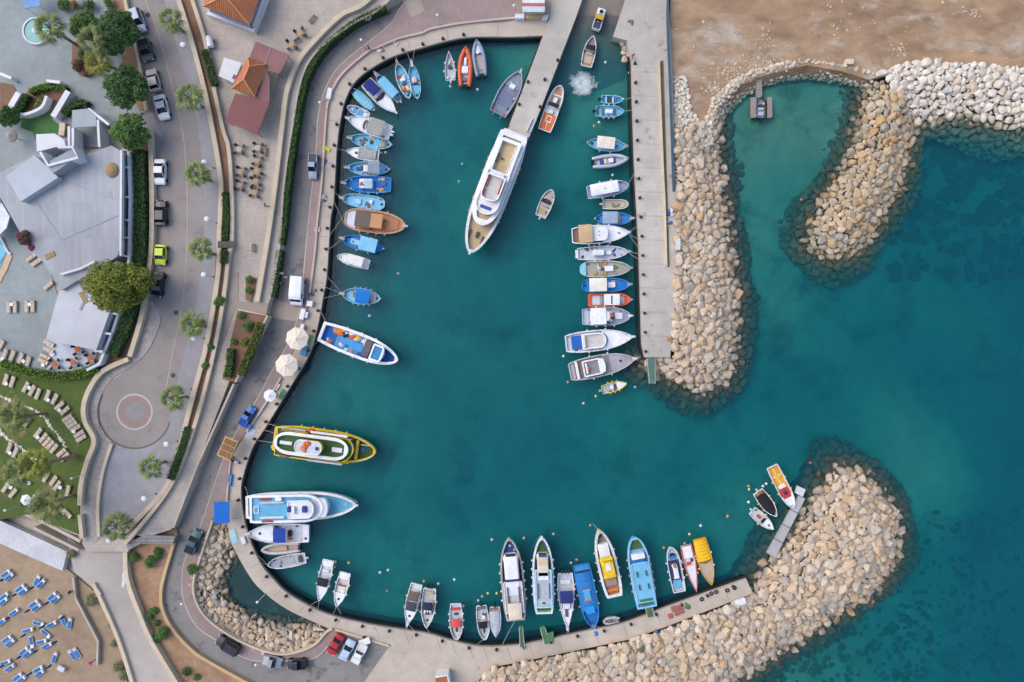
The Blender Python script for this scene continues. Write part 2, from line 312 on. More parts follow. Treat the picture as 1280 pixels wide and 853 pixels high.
# ------------------------------------------------------------------ upper terrace with plaza and road
ZT = 3.0
te = smooth_line([(540, -60), (478, 8), (440, 30), (397, 62), (377, 97), (365, 160), (355, 229), (349, 307), (337, 374)])
UP = [(-500, -400), (540, -400)] + te + [(333, 392), (298, 455), (286, 478), (247, 580), (214, 662), (183, 672), (165, 668), (160, 690), (108, 690), (98, 670), (30, 645), (-500, 590)]
slab('upper_terrace', UP, ZT, PAVE, .5)
road_r = smooth_line([(190, -60), (205, 0), (224, 69), (236, 105), (246, 150), (253, 210), (256, 262), (254, 310), (248, 360), (240, 405), (228, 450), (219, 490), (214, 513)])
arc = [(168 + 46 * math.cos(a), 515 + 46 * math.sin(a)) for a in [math.radians(t) for t in range(0, 215, 8)]]
road_l = smooth_line([(140, 476), (160, 462), (185, 440), (199, 405), (201, 390), (189, 372), (192, 340), (192, 290), (193, 200), (206, 170), (199, 152), (193, 150), (183, 100), (172, 60), (166, 40), (150, -60)])
rd = slab('upper_road', road_r + arc + road_l, ZT + .006, ASPH2, ZT - .2)
slab('round_plaza', [(168 + 23 * math.cos(a), 515 + 23 * math.sin(a)) for a in [6.2832 * k / 40 for k in range(40)]], ZT + .012, mat('pale_ring', '#b9b4b0', '#aaa5a1', .8, 1.0), ZT)
slab('round_plaza', [(168 + 20.5 * math.cos(a), 515 + 20.5 * math.sin(a)) for a in [6.2832 * k / 40 for k in range(40)]], ZT + .02, mat('rosy_paving', '#a98f8b', '#97827f', .8, 1.0, brick=(2, .03, .5, .25)), ZT)
slab('round_plaza', [(168 + 12.5 * math.cos(a), 515 + 12.5 * math.sin(a)) for a in [6.2832 * k / 32 for k in range(32)]], ZT + .028, mat('centre_paving', '#a09c9d', '#8f8c8d', .8, 1.0, brick=(2, .03, .5, .25)), ZT)
for pl, zz in (([(181, -40), (182, 0), (194, 30), (207, 75), (219, 125), (229, 170), (233, 220), (234, 270), (233, 320), (229, 370), (222, 410), (214, 450), (207, 490)], .012),):
    tag(ribbon(MB(), smooth_line(pl), ZT + zz, .14, ZT).build('road_line', mat('faded_paint', '#b9aa98', '#a99b8b', .8, 1)), kind='structure')
tag(ribbon(MB(), arc[2:], ZT + .14, .2, ZT).build('roundabout_kerb', mat('dark_kerb', '#6f6a67', None, .8, 1)), kind='structure')
gp = smooth_line([(205, 0), (224, 69), (236, 105), (246, 150), (253, 210), (256, 262), (254, 310), (248, 360), (240, 405), (228, 450), (219, 490), (214, 513)])
gq = smooth_line([(221, 0), (238, 56), (251, 105), (262, 160), (270, 206), (273, 240), (271, 300), (267, 362), (260, 403), (251, 447), (238, 496), (222, 560), (206, 606), (163, 655), (136, 672)])
slab('grey_pavement', gp + arc[:11] + [(138, 560), (128, 600), (124, 640), (126, 672)] + gq[::-1], ZT + .11, GREYP, ZT - .2)
slab('grey_pavement', smooth_line([(188, 372), (200, 395), (198, 410), (184, 440), (160, 461), (140, 474), (126, 495), (122, 515), (126, 540), (141, 557), (128, 600), (124, 672), (101, 672), (101, 630), (110, 590), (118, 552), (107, 520), (109, 490), (125, 465), (160, 449), (180, 390)]), ZT + .1, mat('speckled_paving', '#a8a29d', '#8d8783', .85, 1.8, .2), ZT - .2)
slab('grey_pavement', [(176, 140), (196, 150), (205, 168), (194, 198), (187, 198), (186, 166)], ZT + .1, GREYP, ZT - .2)
# walls of the planting strip between road and plaza
w1 = [(215, -25), (223, 0), (240.5, 56), (253.5, 105), (265, 160), (273, 206), (276, 240), (273.5, 300), (273.4, 328), (269.7, 362), (263, 403), (254, 447), (240.6, 496), (224, 560), (208, 608), (165, 656), (150, 668)]
w2 = [(232, -25), (240, 0), (256, 52), (266, 105), (278, 160), (285.6, 187), (289.4, 244), (289.4, 300), (285.6, 320), (280, 366), (269, 431), (248, 515), (225, 581), (204, 621), (167, 667), (155, 680)]
wall('planter_wall', w1, ZT + .75, .75, ZT - .5, CREAM, 'cream retaining wall beside the upper road, on the palm tree side of the planting strip')
wall('planter_wall', w2, ZT + .7, .6, ZT - .5, CREAM, 'cream wall between the planting strip and the cafe plaza')
slab('planting_strip', smooth_line(w1[1:-1]) + smooth_line(w2[1:-1])[::-1], ZT + .3, SOIL, ZT - .2)
wall('plaza_wall', [(500, -40), (455, 4), (427, 18), (398, 45), (372, 77), (358, 115), (352, 160), (344, 229), (334, 300), (321, 377)], ZT + .75, .75, ZT - .5, CREAM, 'cream curving wall between the cafe plaza and the harbour walkway')
slab('walkway', smooth_line([(466, 2), (433, 22), (403, 51), (378, 85), (364, 120), (357, 160), (349, 229), (340, 300), (327, 377)]) + smooth_line([(475, 6), (440, 27), (397, 61), (376, 97), (364, 160), (354, 229), (348, 307), (336, 374)])[::-1], ZT + .05, mat('grey_walk', '#b0a8a0', '#9d958d', .85, .8), ZT - .3)
wall('terrace_edge', [(520, -40), (478, 8), (440, 30), (398, 62), (377, 97), (365, 160), (355, 229), (349, 307), (337, 374)], ZT + .2, .3, .5, CONC, 'low concrete edging between walkway and hedge')
slab('stair_pavement', [(284, 372), (292, 340), (298, 340), (298, 377), (335, 379), (333, 390), (330, 394), (294, 387), (247, 516), (225, 582), (206, 626), (176, 668), (164, 668), (204, 621), (225, 581), (248, 515), (269, 431)], ZT + .05, mat('brown_walk', '#ab9f94', '#998d83', .85, .8, brick=(2, .03, .5, .25)), ZT - .2)
slab('planting_bed', [(297, 388), (333, 396), (304, 455), (294, 478), (278, 474)], ZT + .25, SOIL, ZT - .5)
wall('bed_kerb', [(297, 387), (334, 395), (304, 456), (294, 478)], ZT + .4, .3, 1.0, CREAM, 'pale kerb around the triangular shrub bed by the lower road', 'kerb', sm=False)
slab('planting_bed', [(307, 346), (320, 348), (314, 378), (307, 375)], ZT + .25, SOIL, ZT - .2)
wall('terrace_edge', [(292, 480), (270, 530), (247, 580), (216, 660)], ZT + .15, .35, .5, CONC, 'pale concrete edge along the road below the roundabout', sm=False)
# dirt bank, foot path, stairs below the roundabout
ZP = 2.3
slab('dirt_bank', [(163, 690), (178, 672), (219, 640), (222, 672)] + smooth_line([(203, 722), (199, 745), (202, 762), (214, 787), (238, 814), (256, 826), (295, 848), (318, 858)]) + [(360, 890), (215, 900), (212, 853), (188, 800), (165, 730)], 1.75, DIRT, .5)
wall('bank_kerb', [(220, 668), (204, 722), (200.5, 745), (203, 763), (215, 787), (239, 813), (256, 825), (295, 847), (320, 860)], 1.95, .5, 1.0, mat('sand_kerb', '#c9ac86', '#b89a74', .85, 1), 'sandy kerb wall along the outside of the road bend', 'kerb')
slab('steps', [(182, 669), (219, 671), (215, 681), (176, 680), (160, 688), (157, 678)], ZT + .02, mat('step_stone', '#a6a29f', '#8d8986', .85, 1.5, .3, brick=(.8, .1, 4, .5)), 1.0)
slab('foot_path', [(84, 672), (108, 688), (156, 674), (156, 690), (158, 725), (172, 766), (190, 808), (222, 860), (240, 900), (170, 900), (162, 850), (148, 800), (118, 735), (92, 715)], ZP, mat('path_concrete', '#b3aba4', '#a29a93', .85, .5, .3, .1), .3)
wall('path_wall', [(156, 690), (158.5, 725), (173, 766), (191, 806), (230, 870)], ZP + .5, .7, .5, CREAM, 'cream wall along the harbour side of the foot path')
wall('path_wall', [(116, 730), (130, 760), (148, 802), (165, 855), (175, 890)], ZP + .5, .6, .5, CREAM, 'cream wall along the beach side of the foot path')
wall('garden_wall', [(160, 449), (128, 464), (112, 485), (104, 508), (106, 528), (117, 551), (108, 578), (101, 605), (99, 632)], ZT + .9, .75, ZT - 1, CREAM, 'curving cream wall around the lounger lawn next to the roundabout')
wall('garden_wall', [(187, 165), (188.5, 200), (189.5, 260), (188.5, 310), (184, 345), (176.5, 395), (161.5, 446)], ZT + .9, .75, ZT - 1, CREAM, 'cream wall between the hotel hedge and the parked cars')
wall('garden_wall', [(154, -10), (162, 30), (170, 62), (177, 100), (182, 138)], ZT + .7, .5, ZT - 1, CREAM, 'cream kerb wall between the dark green trees and the row of parked cars')
wall('path_divider', [(139, 555), (128, 590), (122, 630), (123, 671)], ZT + .5, .5, ZT - .3, CREAM, 'pale curved divider between ramp and paved forecourt')
wall('garden_wall', [(99, 644), (102, 673)], ZT + .9, .6, ZT - 1, CREAM, 'short end of the cream lawn wall beside the ramp', sm=False)
wall('ramp_wall', [(37, 644), (100, 677)], ZT + .3, .5, 1, CONC, 'straight concrete wall above the white boardwalk', sm=False)
wall('ramp_wall', [(42, 660), (98, 688)], ZT + .25, .4, 1, CONC, 'inner concrete wall of the double ramp wall', sm=False)
# beach
slab('beach', [(-500, 560), (0, 668), (60, 690), (88, 715), (118, 740), (150, 805), (168, 900), (300, 1300), (-500, 1300)], 1.6, BEACH, -1)
bw = thing('boardwalk', 'sloping boardwalk of white planks at the top of the beach', 'boardwalk', P(45, 680, 2.4))
def quadpts(a, b, t): return (a[0] + (b[0] - a[0]) * t, a[1] + (b[1] - a[1]) * t)
plm = mat('white_plank', '#cfd0d4', '#bfc0c5', .8, 2)
oo = P(45, 680, 2.4)
for k in range(34):
    A0, A1 = quadpts((-30, 637), (84, 690), k / 34), quadpts((-30, 637), (84, 690), (k + .97) / 34)
    B0, B1 = quadpts((-40, 662), (78, 714), k / 34), quadpts((-40, 662), (78, 714), (k + .97) / 34)
    z = 2.62 - .12 * (k % 2) * .1
    MB().prism([(p.x - oo.x, p.y - oo.y) for p in W([A0, A1, B1, B0], z)], -.9, z - 2.4).build('plank', plm, bw)
wall('beach_wall', [(91, 722), (94, 748), (122, 802), (121, 832)], 2.3, .35, 1.2, CONC, 'thin concrete wall between the beach and the small dune plants', sm=False)
# hotel grounds
ZL = 3.1
slab('hotel_terrace', [(-300, -300), (115, -300), (128, 0), (160, 40), (178, 100), (182, 142), (140, 160), (100, 200), (60, 330), (75, 380), (60, 470), (0, 445), (-300, 380)], ZL, STONE_T, 2)
slab('cafe_terrace', [(55, 425), (122, 437), (118, 455), (95, 463), (58, 467), (62, 445)], ZL + .12, mat('pale_tiles', '#bfc6cf', '#b0b7c0', .8, .8), 2)
slab('lawn', [(-300, 420), (0, 452), (20, 462), (60, 470), (105, 466), (124, 462), (110, 485), (103, 508), (106, 530), (116, 552), (107, 580), (100, 605), (98, 668), (34, 643), (0, 650), (-300, 640)], ZL + .02, GRASS, 2)
slab('turf_plot', [(28, 142), (52, 134), (60, 137), (66, 150), (76, 158), (82, 182), (48, 182), (40, 165), (26, 160)], ZL + .05, TURF, 2)
slab('planting_bed', [(140, -10), (155, -10), (163, 30), (178, 100), (181, 138), (174, 138), (160, 110), (150, 60)], ZL + .1, DIRT, 2)
slab('planting_bed', [(90, 55), (100, 50), (118, 70), (122, 88), (112, 97), (100, 95), (90, 78)], ZL + .1, SOIL, 2)
slab('planting_bed', [(35, 113), (60, 107), (84, 110), (84, 116), (66, 145), (55, 135), (45, 140), (30, 143), (18, 140)], ZL + .08, SOIL, 2)
slab('planting_bed', [(0, 103), (16, 106), (22, 116), (10, 140), (0, 140)], ZL + .08, SOIL, 2)
slab('planting_bed', [(164, 180), (187, 168), (189, 260), (188, 330), (176, 400), (160, 445), (128, 462), (140, 430), (162, 340)], ZL + .15, SOIL, 2)

# lower faces of the quay walls: dark weed, with undercut shadow painted in
WEED_SHADE = mat('weedy_shaded_wall', '#2f3230', '#23282a', .8, 1.2, .3, .3)
def wall_foot(line, zt):
    o = ribbon(MB(), line, zt, .5, -4).build('quay_foot', WEED_SHADE); tag(o, kind='structure')
wall_foot([(x + 1.2, y + .8) for x, y in heN[6:]], .75); wall_foot([(x, y + 1.2) for x, y in heN[:7]], .75); wall_foot([(x + .8, y - 1.0) for x, y in heR], .7); wall_foot([(x, y - 1.4) for x, y in heS], .7)
wall_foot([(788.3, 52), (789, 120), (792.6, 220), (797.6, 310), (801, 430), (804, 447)], .8); wall_foot([(685, 30), (642, 141), (633, 164)], .8)

slab('pond_bed', [(288, 655), (298, 690), (315, 722), (331, 740), (360, 763), (402, 783), (396, 795), (330, 800), (270, 760), (262, 735), (272, 690)], -.75, mat('pond_silt', '#5d5b50', '#4a4941', .95, .5, .3, .3, spot=('#6f6a58', .6, .58)), -2)
# ------------------------------------------------------------------ boulders
def rock_material(name, cols, wet='#3c4034', zt=.25):
    m = bpy.data.materials.new(name); m.use_nodes = True; n = m.node_tree.nodes; l = m.node_tree.links; b = n['Principled BSDF']
    b.inputs['Roughness'].default_value = .85; b.inputs['Specular IOR Level'].default_value = .2
    oi = n.new('ShaderNodeObjectInfo'); ge = n.new('ShaderNodeNewGeometry'); tc = n.new('ShaderNodeTexCoord')
    a = n.new('ShaderNodeMath'); a.operation = 'ADD'; l.new(oi.outputs['Random'], a.inputs[0]); l.new(ge.outputs['Random Per Island'], a.inputs[1])
    fr = n.new('ShaderNodeMath'); fr.operation = 'FRACT'; l.new(a.outputs[0], fr.inputs[0])
    r = n.new('ShaderNodeValToRGB'); r.color_ramp.interpolation = 'LINEAR'; el = r.color_ramp.elements
    while len(el) < len(cols): el.new(.5)
    for i, c in enumerate(cols): el[i].position = i / (len(cols) - 1); el[i].color = rgb(c)
    l.new(fr.outputs[0], r.inputs[0])
    nz = n.new('ShaderNodeTexNoise'); nz.inputs['Scale'].default_value = 2.2; nz.inputs['Detail'].default_value = 6; l.new(ge.outputs['Position'], nz.inputs['Vector'])
    rp = n.new('ShaderNodeValToRGB'); rp.color_ramp.elements[0].position = .3; rp.color_ramp.elements[1].position = .7; rp.color_ramp.elements[0].color = (.76, .75, .74, 1); rp.color_ramp.elements[1].color = (1.08, 1.06, 1.04, 1); l.new(nz.outputs[0], rp.inputs[0])
    mu = n.new('ShaderNodeMix'); mu.data_type = 'RGBA'; mu.blend_type = 'MULTIPLY'; mu.inputs[0].default_value = 1; l.new(r.outputs[0], mu.inputs[6]); l.new(rp.outputs[0], mu.inputs[7])
    # algae and wet stone below the tide line
    sx = n.new('ShaderNodeSeparateXYZ'); l.new(ge.outputs['Position'], sx.inputs[0])
    n2 = n.new('ShaderNodeTexNoise'); n2.inputs['Scale'].default_value = .6; l.new(ge.outputs['Position'], n2.inputs['Vector'])
    ad = n.new('ShaderNodeMath'); ad.operation = 'ADD'; l.new(sx.outputs[2], ad.inputs[0]); l.new(n2.outputs[0], ad.inputs[1])
    mr = n.new('ShaderNodeMapRange'); mr.inputs[1].default_value = .5 + zt + .25; mr.inputs[2].default_value = .5 + zt - .35; l.new(ad.outputs[0], mr.inputs[0])
    m2 = n.new('ShaderNodeMix'); m2.data_type = 'RGBA'; mm = n.new('ShaderNodeMath'); mm.operation = 'MULTIPLY'; mm.inputs[1].default_value = .8; l.new(mr.outputs[0], mm.inputs[0])
    l.new(mm.outputs[0], m2.inputs[0]); l.new(mu.outputs[2], m2.inputs[6]); m2.inputs[7].default_value = rgb(wet); l.new(m2.outputs[2], b.inputs['Base Color'])
    bp = n.new('ShaderNodeBump'); bp.inputs['Strength'].default_value = .5; bp.inputs['Distance'].default_value = .12; l.new(nz.outputs[0], bp.inputs['Height']); l.new(bp.outputs[0], b.inputs['Normal'])
    return m
ROCK = rock_material('beige_boulder', [(198, 182, 160), (176, 161, 142), (192, 170, 144), (163, 156, 147), (206, 191, 171), (182, 155, 125), (188, 179, 167), (199, 178, 152)])
ROCKW = rock_material('white_boulder', ['#d8d2c8', '#cbc3b7', '#d2c9bb', '#c3bdb4', '#dcd6cc', '#c8b5a0'], '#6b6244', .35)
ROCKS = rock_material('spur_boulder', [(186, 165, 134), (167, 154, 135), (181, 155, 122), (159, 154, 146), (195, 179, 152), (172, 138, 98), (179, 168, 150), (190, 168, 136)], '#5a5640', .3)
ROCKP = rock_material('shore_pebble', ['#cfc4b3', '#bfb3a2', '#c9bba6', '#b5ada2', '#d6ccbc'], '#857a62', -.15)
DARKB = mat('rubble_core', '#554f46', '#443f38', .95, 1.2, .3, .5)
def rock_shape(seed, rnd):
    import bmesh
    rs = random.Random(seed); bm = bmesh.new()
    for k in range(26):
        zc = rs.uniform(-1, 1); t = rs.uniform(0, 6.283); q = math.sqrt(1 - zc * zc); v = Vector((q * math.cos(t), q * math.sin(t), zc))
        s = (abs(v.x) ** rnd + abs(v.y) ** rnd + abs(v.z) ** rnd) ** (-1 / rnd)
        bm.verts.new(v * s * rs.uniform(.88, 1.07))
    g = bmesh.ops.convex_hull(bm, input=bm.verts)
    bmesh.ops.delete(bm, geom=[x for x in g['geom_interior'] if isinstance(x, bmesh.types.BMVert)], context='VERTS')
    me = bpy.data.meshes.new('boulder'); bm.to_mesh(me); bm.free(); return me
def shapes(m, rnd, n=14, sm=False):
    out = []
    for k in range(n):
        me = rock_shape(100 + k + int(rnd * 31), rnd); me.materials.append(m)
        if sm: me.polygons.foreach_set('use_smooth', [True] * len(me.polygons))
        out.append(me)
    return out
def scatter(poly_m, wl_m, excl, sizes, dmax, hmax, slope, seed, zmin=-4.5, sl2=.42):
    rs = np.random.default_rng(seed); pts = []; cell = max(sizes) * 2; hashm = {}
    xs = [p[0] for p in poly_m]; ys = [p[1] for p in poly_m]; x0, x1, y0, y1 = min(xs) - dmax, max(xs) + dmax, min(ys) - dmax, max(ys) + dmax
    x0, x1, y0, y1 = max(x0, -95), min(x1, 95), max(y0, -66), min(y1, 66)
    area = (x1 - x0) * (y1 - y0)
    for r in sizes:
        N = int(area / (r * r) * 2.2); X = rs.uniform(x0, x1, N); Y = rs.uniform(y0, y1, N)
        ins = inside_np(X, Y, poly_m); d = dist_np(X, Y, wl_m); ok = ins | (d < dmax * (.8 + .14 * np.sin(X * .33 + Y * .21) + .12 * np.sin(Y * .5 - X * .17)) * rs.uniform(.7, 1.1, N))
        for e in excl: ok &= ~inside_np(X, Y, e)
        sdv = np.where(ins, d, -d); zz = np.where(sdv > 0, np.minimum(hmax, slope * sdv), sl2 * sdv)
        ok &= zz > zmin
        for x, y, z, s in zip(X[ok], Y[ok], zz[ok], sdv[ok]):
            rv = r * rs.uniform(.85, 1.15); c = (int(x // cell), int(y // cell)); bad = False
            for i in (-1, 0, 1):
                for j in (-1, 0, 1):
                    for (a, b, rr) in hashm.get((c[0] + i, c[1] + j), ()):
                        if (a - x) ** 2 + (b - y) ** 2 < ((rr + rv) * .71) ** 2: bad = True; break
                    if bad: break
                if bad: break
            if not bad: hashm.setdefault(c, []).append((x, y, rv)); pts.append((x, y, z, rv, s))
    return pts
def breakwater(name, label, poly, wl, excl, sizes, m, rnd, dmax=5, hmax=1.9, slope=.5, seed=1, cat='breakwater', zmin=-4.5, core=True, sl2=.42, flat=.72):
    z = 0; pm = [tuple(P(a, b, 0.5)[:2]) for a, b in poly]; wlm = [tuple(P(a, b, 0)[:2]) for a, b in wl]
    ex = [[tuple(P(a, b, 1.3)[:2]) for a, b in e] for e in excl]
    pts = scatter(pm, wlm, ex, sizes, dmax, hmax, slope, seed, zmin, sl2)
    root = thing(name, label, cat, (0, 0, 0)); shp = shapes(m, rnd); rs = random.Random(seed)
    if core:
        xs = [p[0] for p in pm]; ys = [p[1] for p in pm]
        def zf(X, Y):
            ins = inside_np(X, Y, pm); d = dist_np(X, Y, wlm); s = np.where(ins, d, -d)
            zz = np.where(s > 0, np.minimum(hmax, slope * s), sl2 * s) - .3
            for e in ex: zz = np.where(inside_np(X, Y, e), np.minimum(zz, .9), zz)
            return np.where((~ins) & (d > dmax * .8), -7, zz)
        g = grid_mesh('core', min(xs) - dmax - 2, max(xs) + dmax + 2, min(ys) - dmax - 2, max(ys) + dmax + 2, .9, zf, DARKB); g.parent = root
    pts.sort(key=lambda p: -(p[3] + (3 if p[2] > -.2 else 0)))
    vs = []; fs = []; off = 0
    for i, (x, y, z, r, s) in enumerate(pts):
        a = rs.uniform(.9, 1.32); rot = Matrix.Rotation(rs.uniform(0, 6.28), 4, 'Z') @ Matrix.Rotation(rs.uniform(-.5, .5), 4, 'X') @ Matrix.Rotation(rs.uniform(-.5, .5), 4, 'Y')
        mt = Matrix.Translation((x, y, z + rs.uniform(-.12, .18) * r)) @ rot @ Matrix.Diagonal((r * a, r * 1.02 / a, r * flat * rs.uniform(.8, 1.15), 1))
        me = shp[rs.randrange(len(shp))]
        if i < 300:
            o = bpy.data.objects.new('boulder', me); C.objects.link(o); o.parent = root; o.matrix_local = mt
        else:
            for v in me.vertices: vs.append(tuple(mt @ v.co))
            for p in me.polygons: fs.append(tuple(k + off for k in p.vertices))
            off += len(me.vertices)
    if fs:
        me = bpy.data.meshes.new('boulder_mass'); me.from_pydata(vs, [], fs); me.materials.append(m); o = link('boulder_mass', me, root); o['kind'] = 'stuff'
    return root
BIG = [.86, .72, .6, .5, .42, .35, .29, .24, .19]
MID = [.95, .85, .75, .65, .56, .47, .38, .3]
# east mole
e_wl = [(893, 150), (893, 175), (895, 197), (902, 246), (907, 285), (913, 335), (918, 368), (915, 408), (915, 450), (906, 473), (880, 485), (858, 478), (822, 462), (806, 456)]
breakwater('breakwater', 'beige boulder mound beside the long wide pier', [(843, 110), (875, 150)] + e_wl + [(808, 448), (838, 448), (843, 372)], e_wl, [EP, [(835, 30), (870, 90), (880, 150), (846, 172), (835, 120)]], BIG, ROCK, 3.2, 4.8, 1.9, .5, 11)
# rubble and pebbles round the lagoon head
shore = [(893, 180), (893, 165), (900, 137), (924, 113), (945, 102), (974, 93), (1009, 86.5), (1051, 92), (1080, 101), (1087, 112)]
so = [(880, 190), (878, 165), (888, 128), (915, 102), (942, 90), (972, 82), (1009, 77), (1053, 83), (1090, 95)]
breakwater('shore_stones', 'strip of small pale stones around the head of the lagoon', so[::-1] + shore, shore, [], [.42, .34, .28, .22, .17, .13], ROCKP, 3, 1.4, 1.25, 1.7, 12, 'stones', -1.1, core=False)
breakwater('shore_stones', 'loose small rubble between the blue fence and the sand plot', [(842, 100), (856, 98), (862, 140), (880, 165), (870, 190), (843, 180)], [(3000, 0), (3000, 10)], [], [.4, .32, .26, .2], ROCKW, 3, .1, 1.3, .5, 13, 'stones', 0, core=False)
# spur and white revetment
s_l = [(1087, 108), (1083, 127), (1073, 169), (1059, 211), (1031, 253), (1018, 281), (1014, 306), (1037, 318), (1074, 311), (1099, 271), (1117, 243), (1135, 183), (1139, 150)]
breakwater('breakwater', 'hooked spur of rounded tan boulders between lagoon and open sea', s_l + [(1128, 128), (1094, 97)], s_l, [], [.78, .68, .57, .48, .4, .33, .26, .2], ROCKS, 2.7, 5.0, 2.0, .5, 14)
w_l = [(1137, 152), (1157, 148), (1199, 142), (1241, 150), (1282, 158), (1330, 165)]
breakwater('revetment', 'slope of white boulders below the sand plot in the corner', [(1096, 95), (1129, 82), (1189, 83), (1280, 92), (1330, 98)] + w_l[::-1] + [(1130, 130)], w_l, [], [.78, .68, .57, .48, .4, .33, .26], ROCKW, 2.5, 5.4, 1.9, .35, 15)
# south mole
s_wl = [(940, 738), (955, 718), (967, 703), (989, 677), (1007, 650), (1024, 620), (1046, 590), (1072, 593), (1098, 616), (1117, 642), (1119, 694), (1098, 732), (1068, 751), (1028, 777), (967, 816), (915, 853), (880, 885), (800, 920)]
QP = heS + BACK_S
breakwater('breakwater', 'large beige boulder mole reaching out from the southern quay', s_wl + [(560, 930), (596, 851), (618, 833), (684, 820), (785, 799), (832, 783), (941, 741)], s_wl, [[(460, 781), (460, 1000), (590, 900)] [:0] or [(933, 724), (941, 742), (832, 784), (785, 800), (684, 821), (618, 834), (599, 850), (460, 860), (460, 770), (609, 800), (735, 780)]], BIG, ROCK, 3.4, 5.2, 2.0, .5, 16)
# pond revetment
p_wl = [(288, 655), (289, 687), (276, 711), (272, 726), (271, 737), (282, 755), (304, 773), (332, 782), (370, 787), (396, 781), (404, 783)]
breakwater('revetment', 'ring of beige boulders around the small pond inside the curved mole', p_wl + [(408, 790), (389, 809), (351, 818), (310, 807), (269, 783), (248, 760), (241, 730), (254, 685), (265, 651), (283, 645)], p_wl, [[(283, 640), (287, 670), (296, 691), (314, 722), (330, 740), (360, 762), (401, 781), (415, 787), (460, 781), (407, 760), (320, 690), (305, 640)]], [.68, .58, .5, .42, .35, .28, .22], ROCK, 3.4, 1.6, 1.3, .28, 17, zmin=-.9)
# rubble by the slip
breakwater('shore_stones', 'few brown stones in the corner of the pier next to the slipway', [(776, 52), (784, 52), (789, 75), (780, 76)], [(776, 52), (780, 76)], [EP], [.7, .6, .5, .4], ROCK, 3, .1, 1.0, .5, 19, 'stones', -1, core=False)
# sunken boulders on the open-sea bed
sb = []; rs = np.random.default_rng(5); vs = []; fs = []; off = 0; shp = shapes(mat('sunken_rock', '#737359', '#5d5f4a', .95, 1.2), 3)
for k in range(700):
    a, b = (rs.uniform(1120, 1310), rs.uniform(165, 345)) if k < 240 else ((rs.uniform(930, 1180), rs.uniform(760, 900)) if k < 520 else (rs.uniform(1130, 1300), rs.uniform(640, 860)))
    p = P(a, b, 0); z = float(bed(np.array([p.x]), np.array([p.y]))[0]); r = rs.uniform(.35, 1.25) if k < 240 else rs.uniform(.25, .6)
    mt = Matrix.Translation((p.x, p.y, z + .1)) @ Matrix.Rotation(rs.uniform(0, 6), 4, 'Z') @ Matrix.Diagonal((r * 1.2, r * .9, r * .6, 1)); me = shp[k % len(shp)]
    vs += [tuple(mt @ v.co) for v in me.vertices]; fs += [tuple(i + off for i in q.vertices) for q in me.polygons]; off += len(me.vertices)
me = bpy.data.meshes.new('sunken_boulders'); me.from_pydata(vs, [], fs); me.materials.append(shp[0].materials[0]); tag(link('sunken_boulders', me), 'dark sunken boulders scattered over the sea bed', 'boulders', None, 'stuff')
# ------------------------------------------------------------------ boats
WH, LB, BL, NV, GR, LG, TAN, CRM, OR, RED, YE, GN, BK, BR, DG = '#e6e8ee', '#7dbfdd', '#2583cf', '#22336e', '#9fa4ad', '#c3c6cc', '#cdb18c', '#e2d6c3', '#e0703a', '#c9443f', '#edc51f', '#4a6b33', '#22242b', '#8d6c55', '#5d6068'
def shape(ws, us, ps, ub, pb, q):
    def f(u):
        a = 1.0
        if u < us: a = ws + (1 - ws) * max(0, 1 - (1 - u / us) ** 2) ** ps
        b = 1.0
        if u > ub: b = max(0, 1 - ((u - ub) / (1 - ub)) ** pb) ** q
        return a * b
    return f
KIND = {'liner': shape(.72, .3, .8, .5, 2.4, .6), 'speed': shape(.84, .45, 1, .42, 2.2, .82), 'fine': shape(.85, .4, 1, .25, 1.9, 1.0), 'round': shape(.8, .4, 1, .5, 2.3, .6), 'double': shape(0, .5, .58, .5, 2.2, .64), 'fat': shape(.35, .25, .6, .5, 2.3, .56),
        'blunt': shape(.9, .3, 1, .6, 2.2, .52), 'ship': shape(.76, .3, .8, .52, 2.3, .66), 'yacht': shape(.74, .3, .8, .45, 2.1, .76), 'box': shape(1, .1, 1, .97, 2, .5), 'tier': shape(.94, .1, 1, .72, 2.2, .5), 'pill': shape(0, .2, .5, .8, 2, .5)}
US = [0, .02, .05, .09, .14, .2, .28, .36, .44, .52, .6, .67, .74, .8, .85, .89, .925, .95, .97, .985, .995, 1]
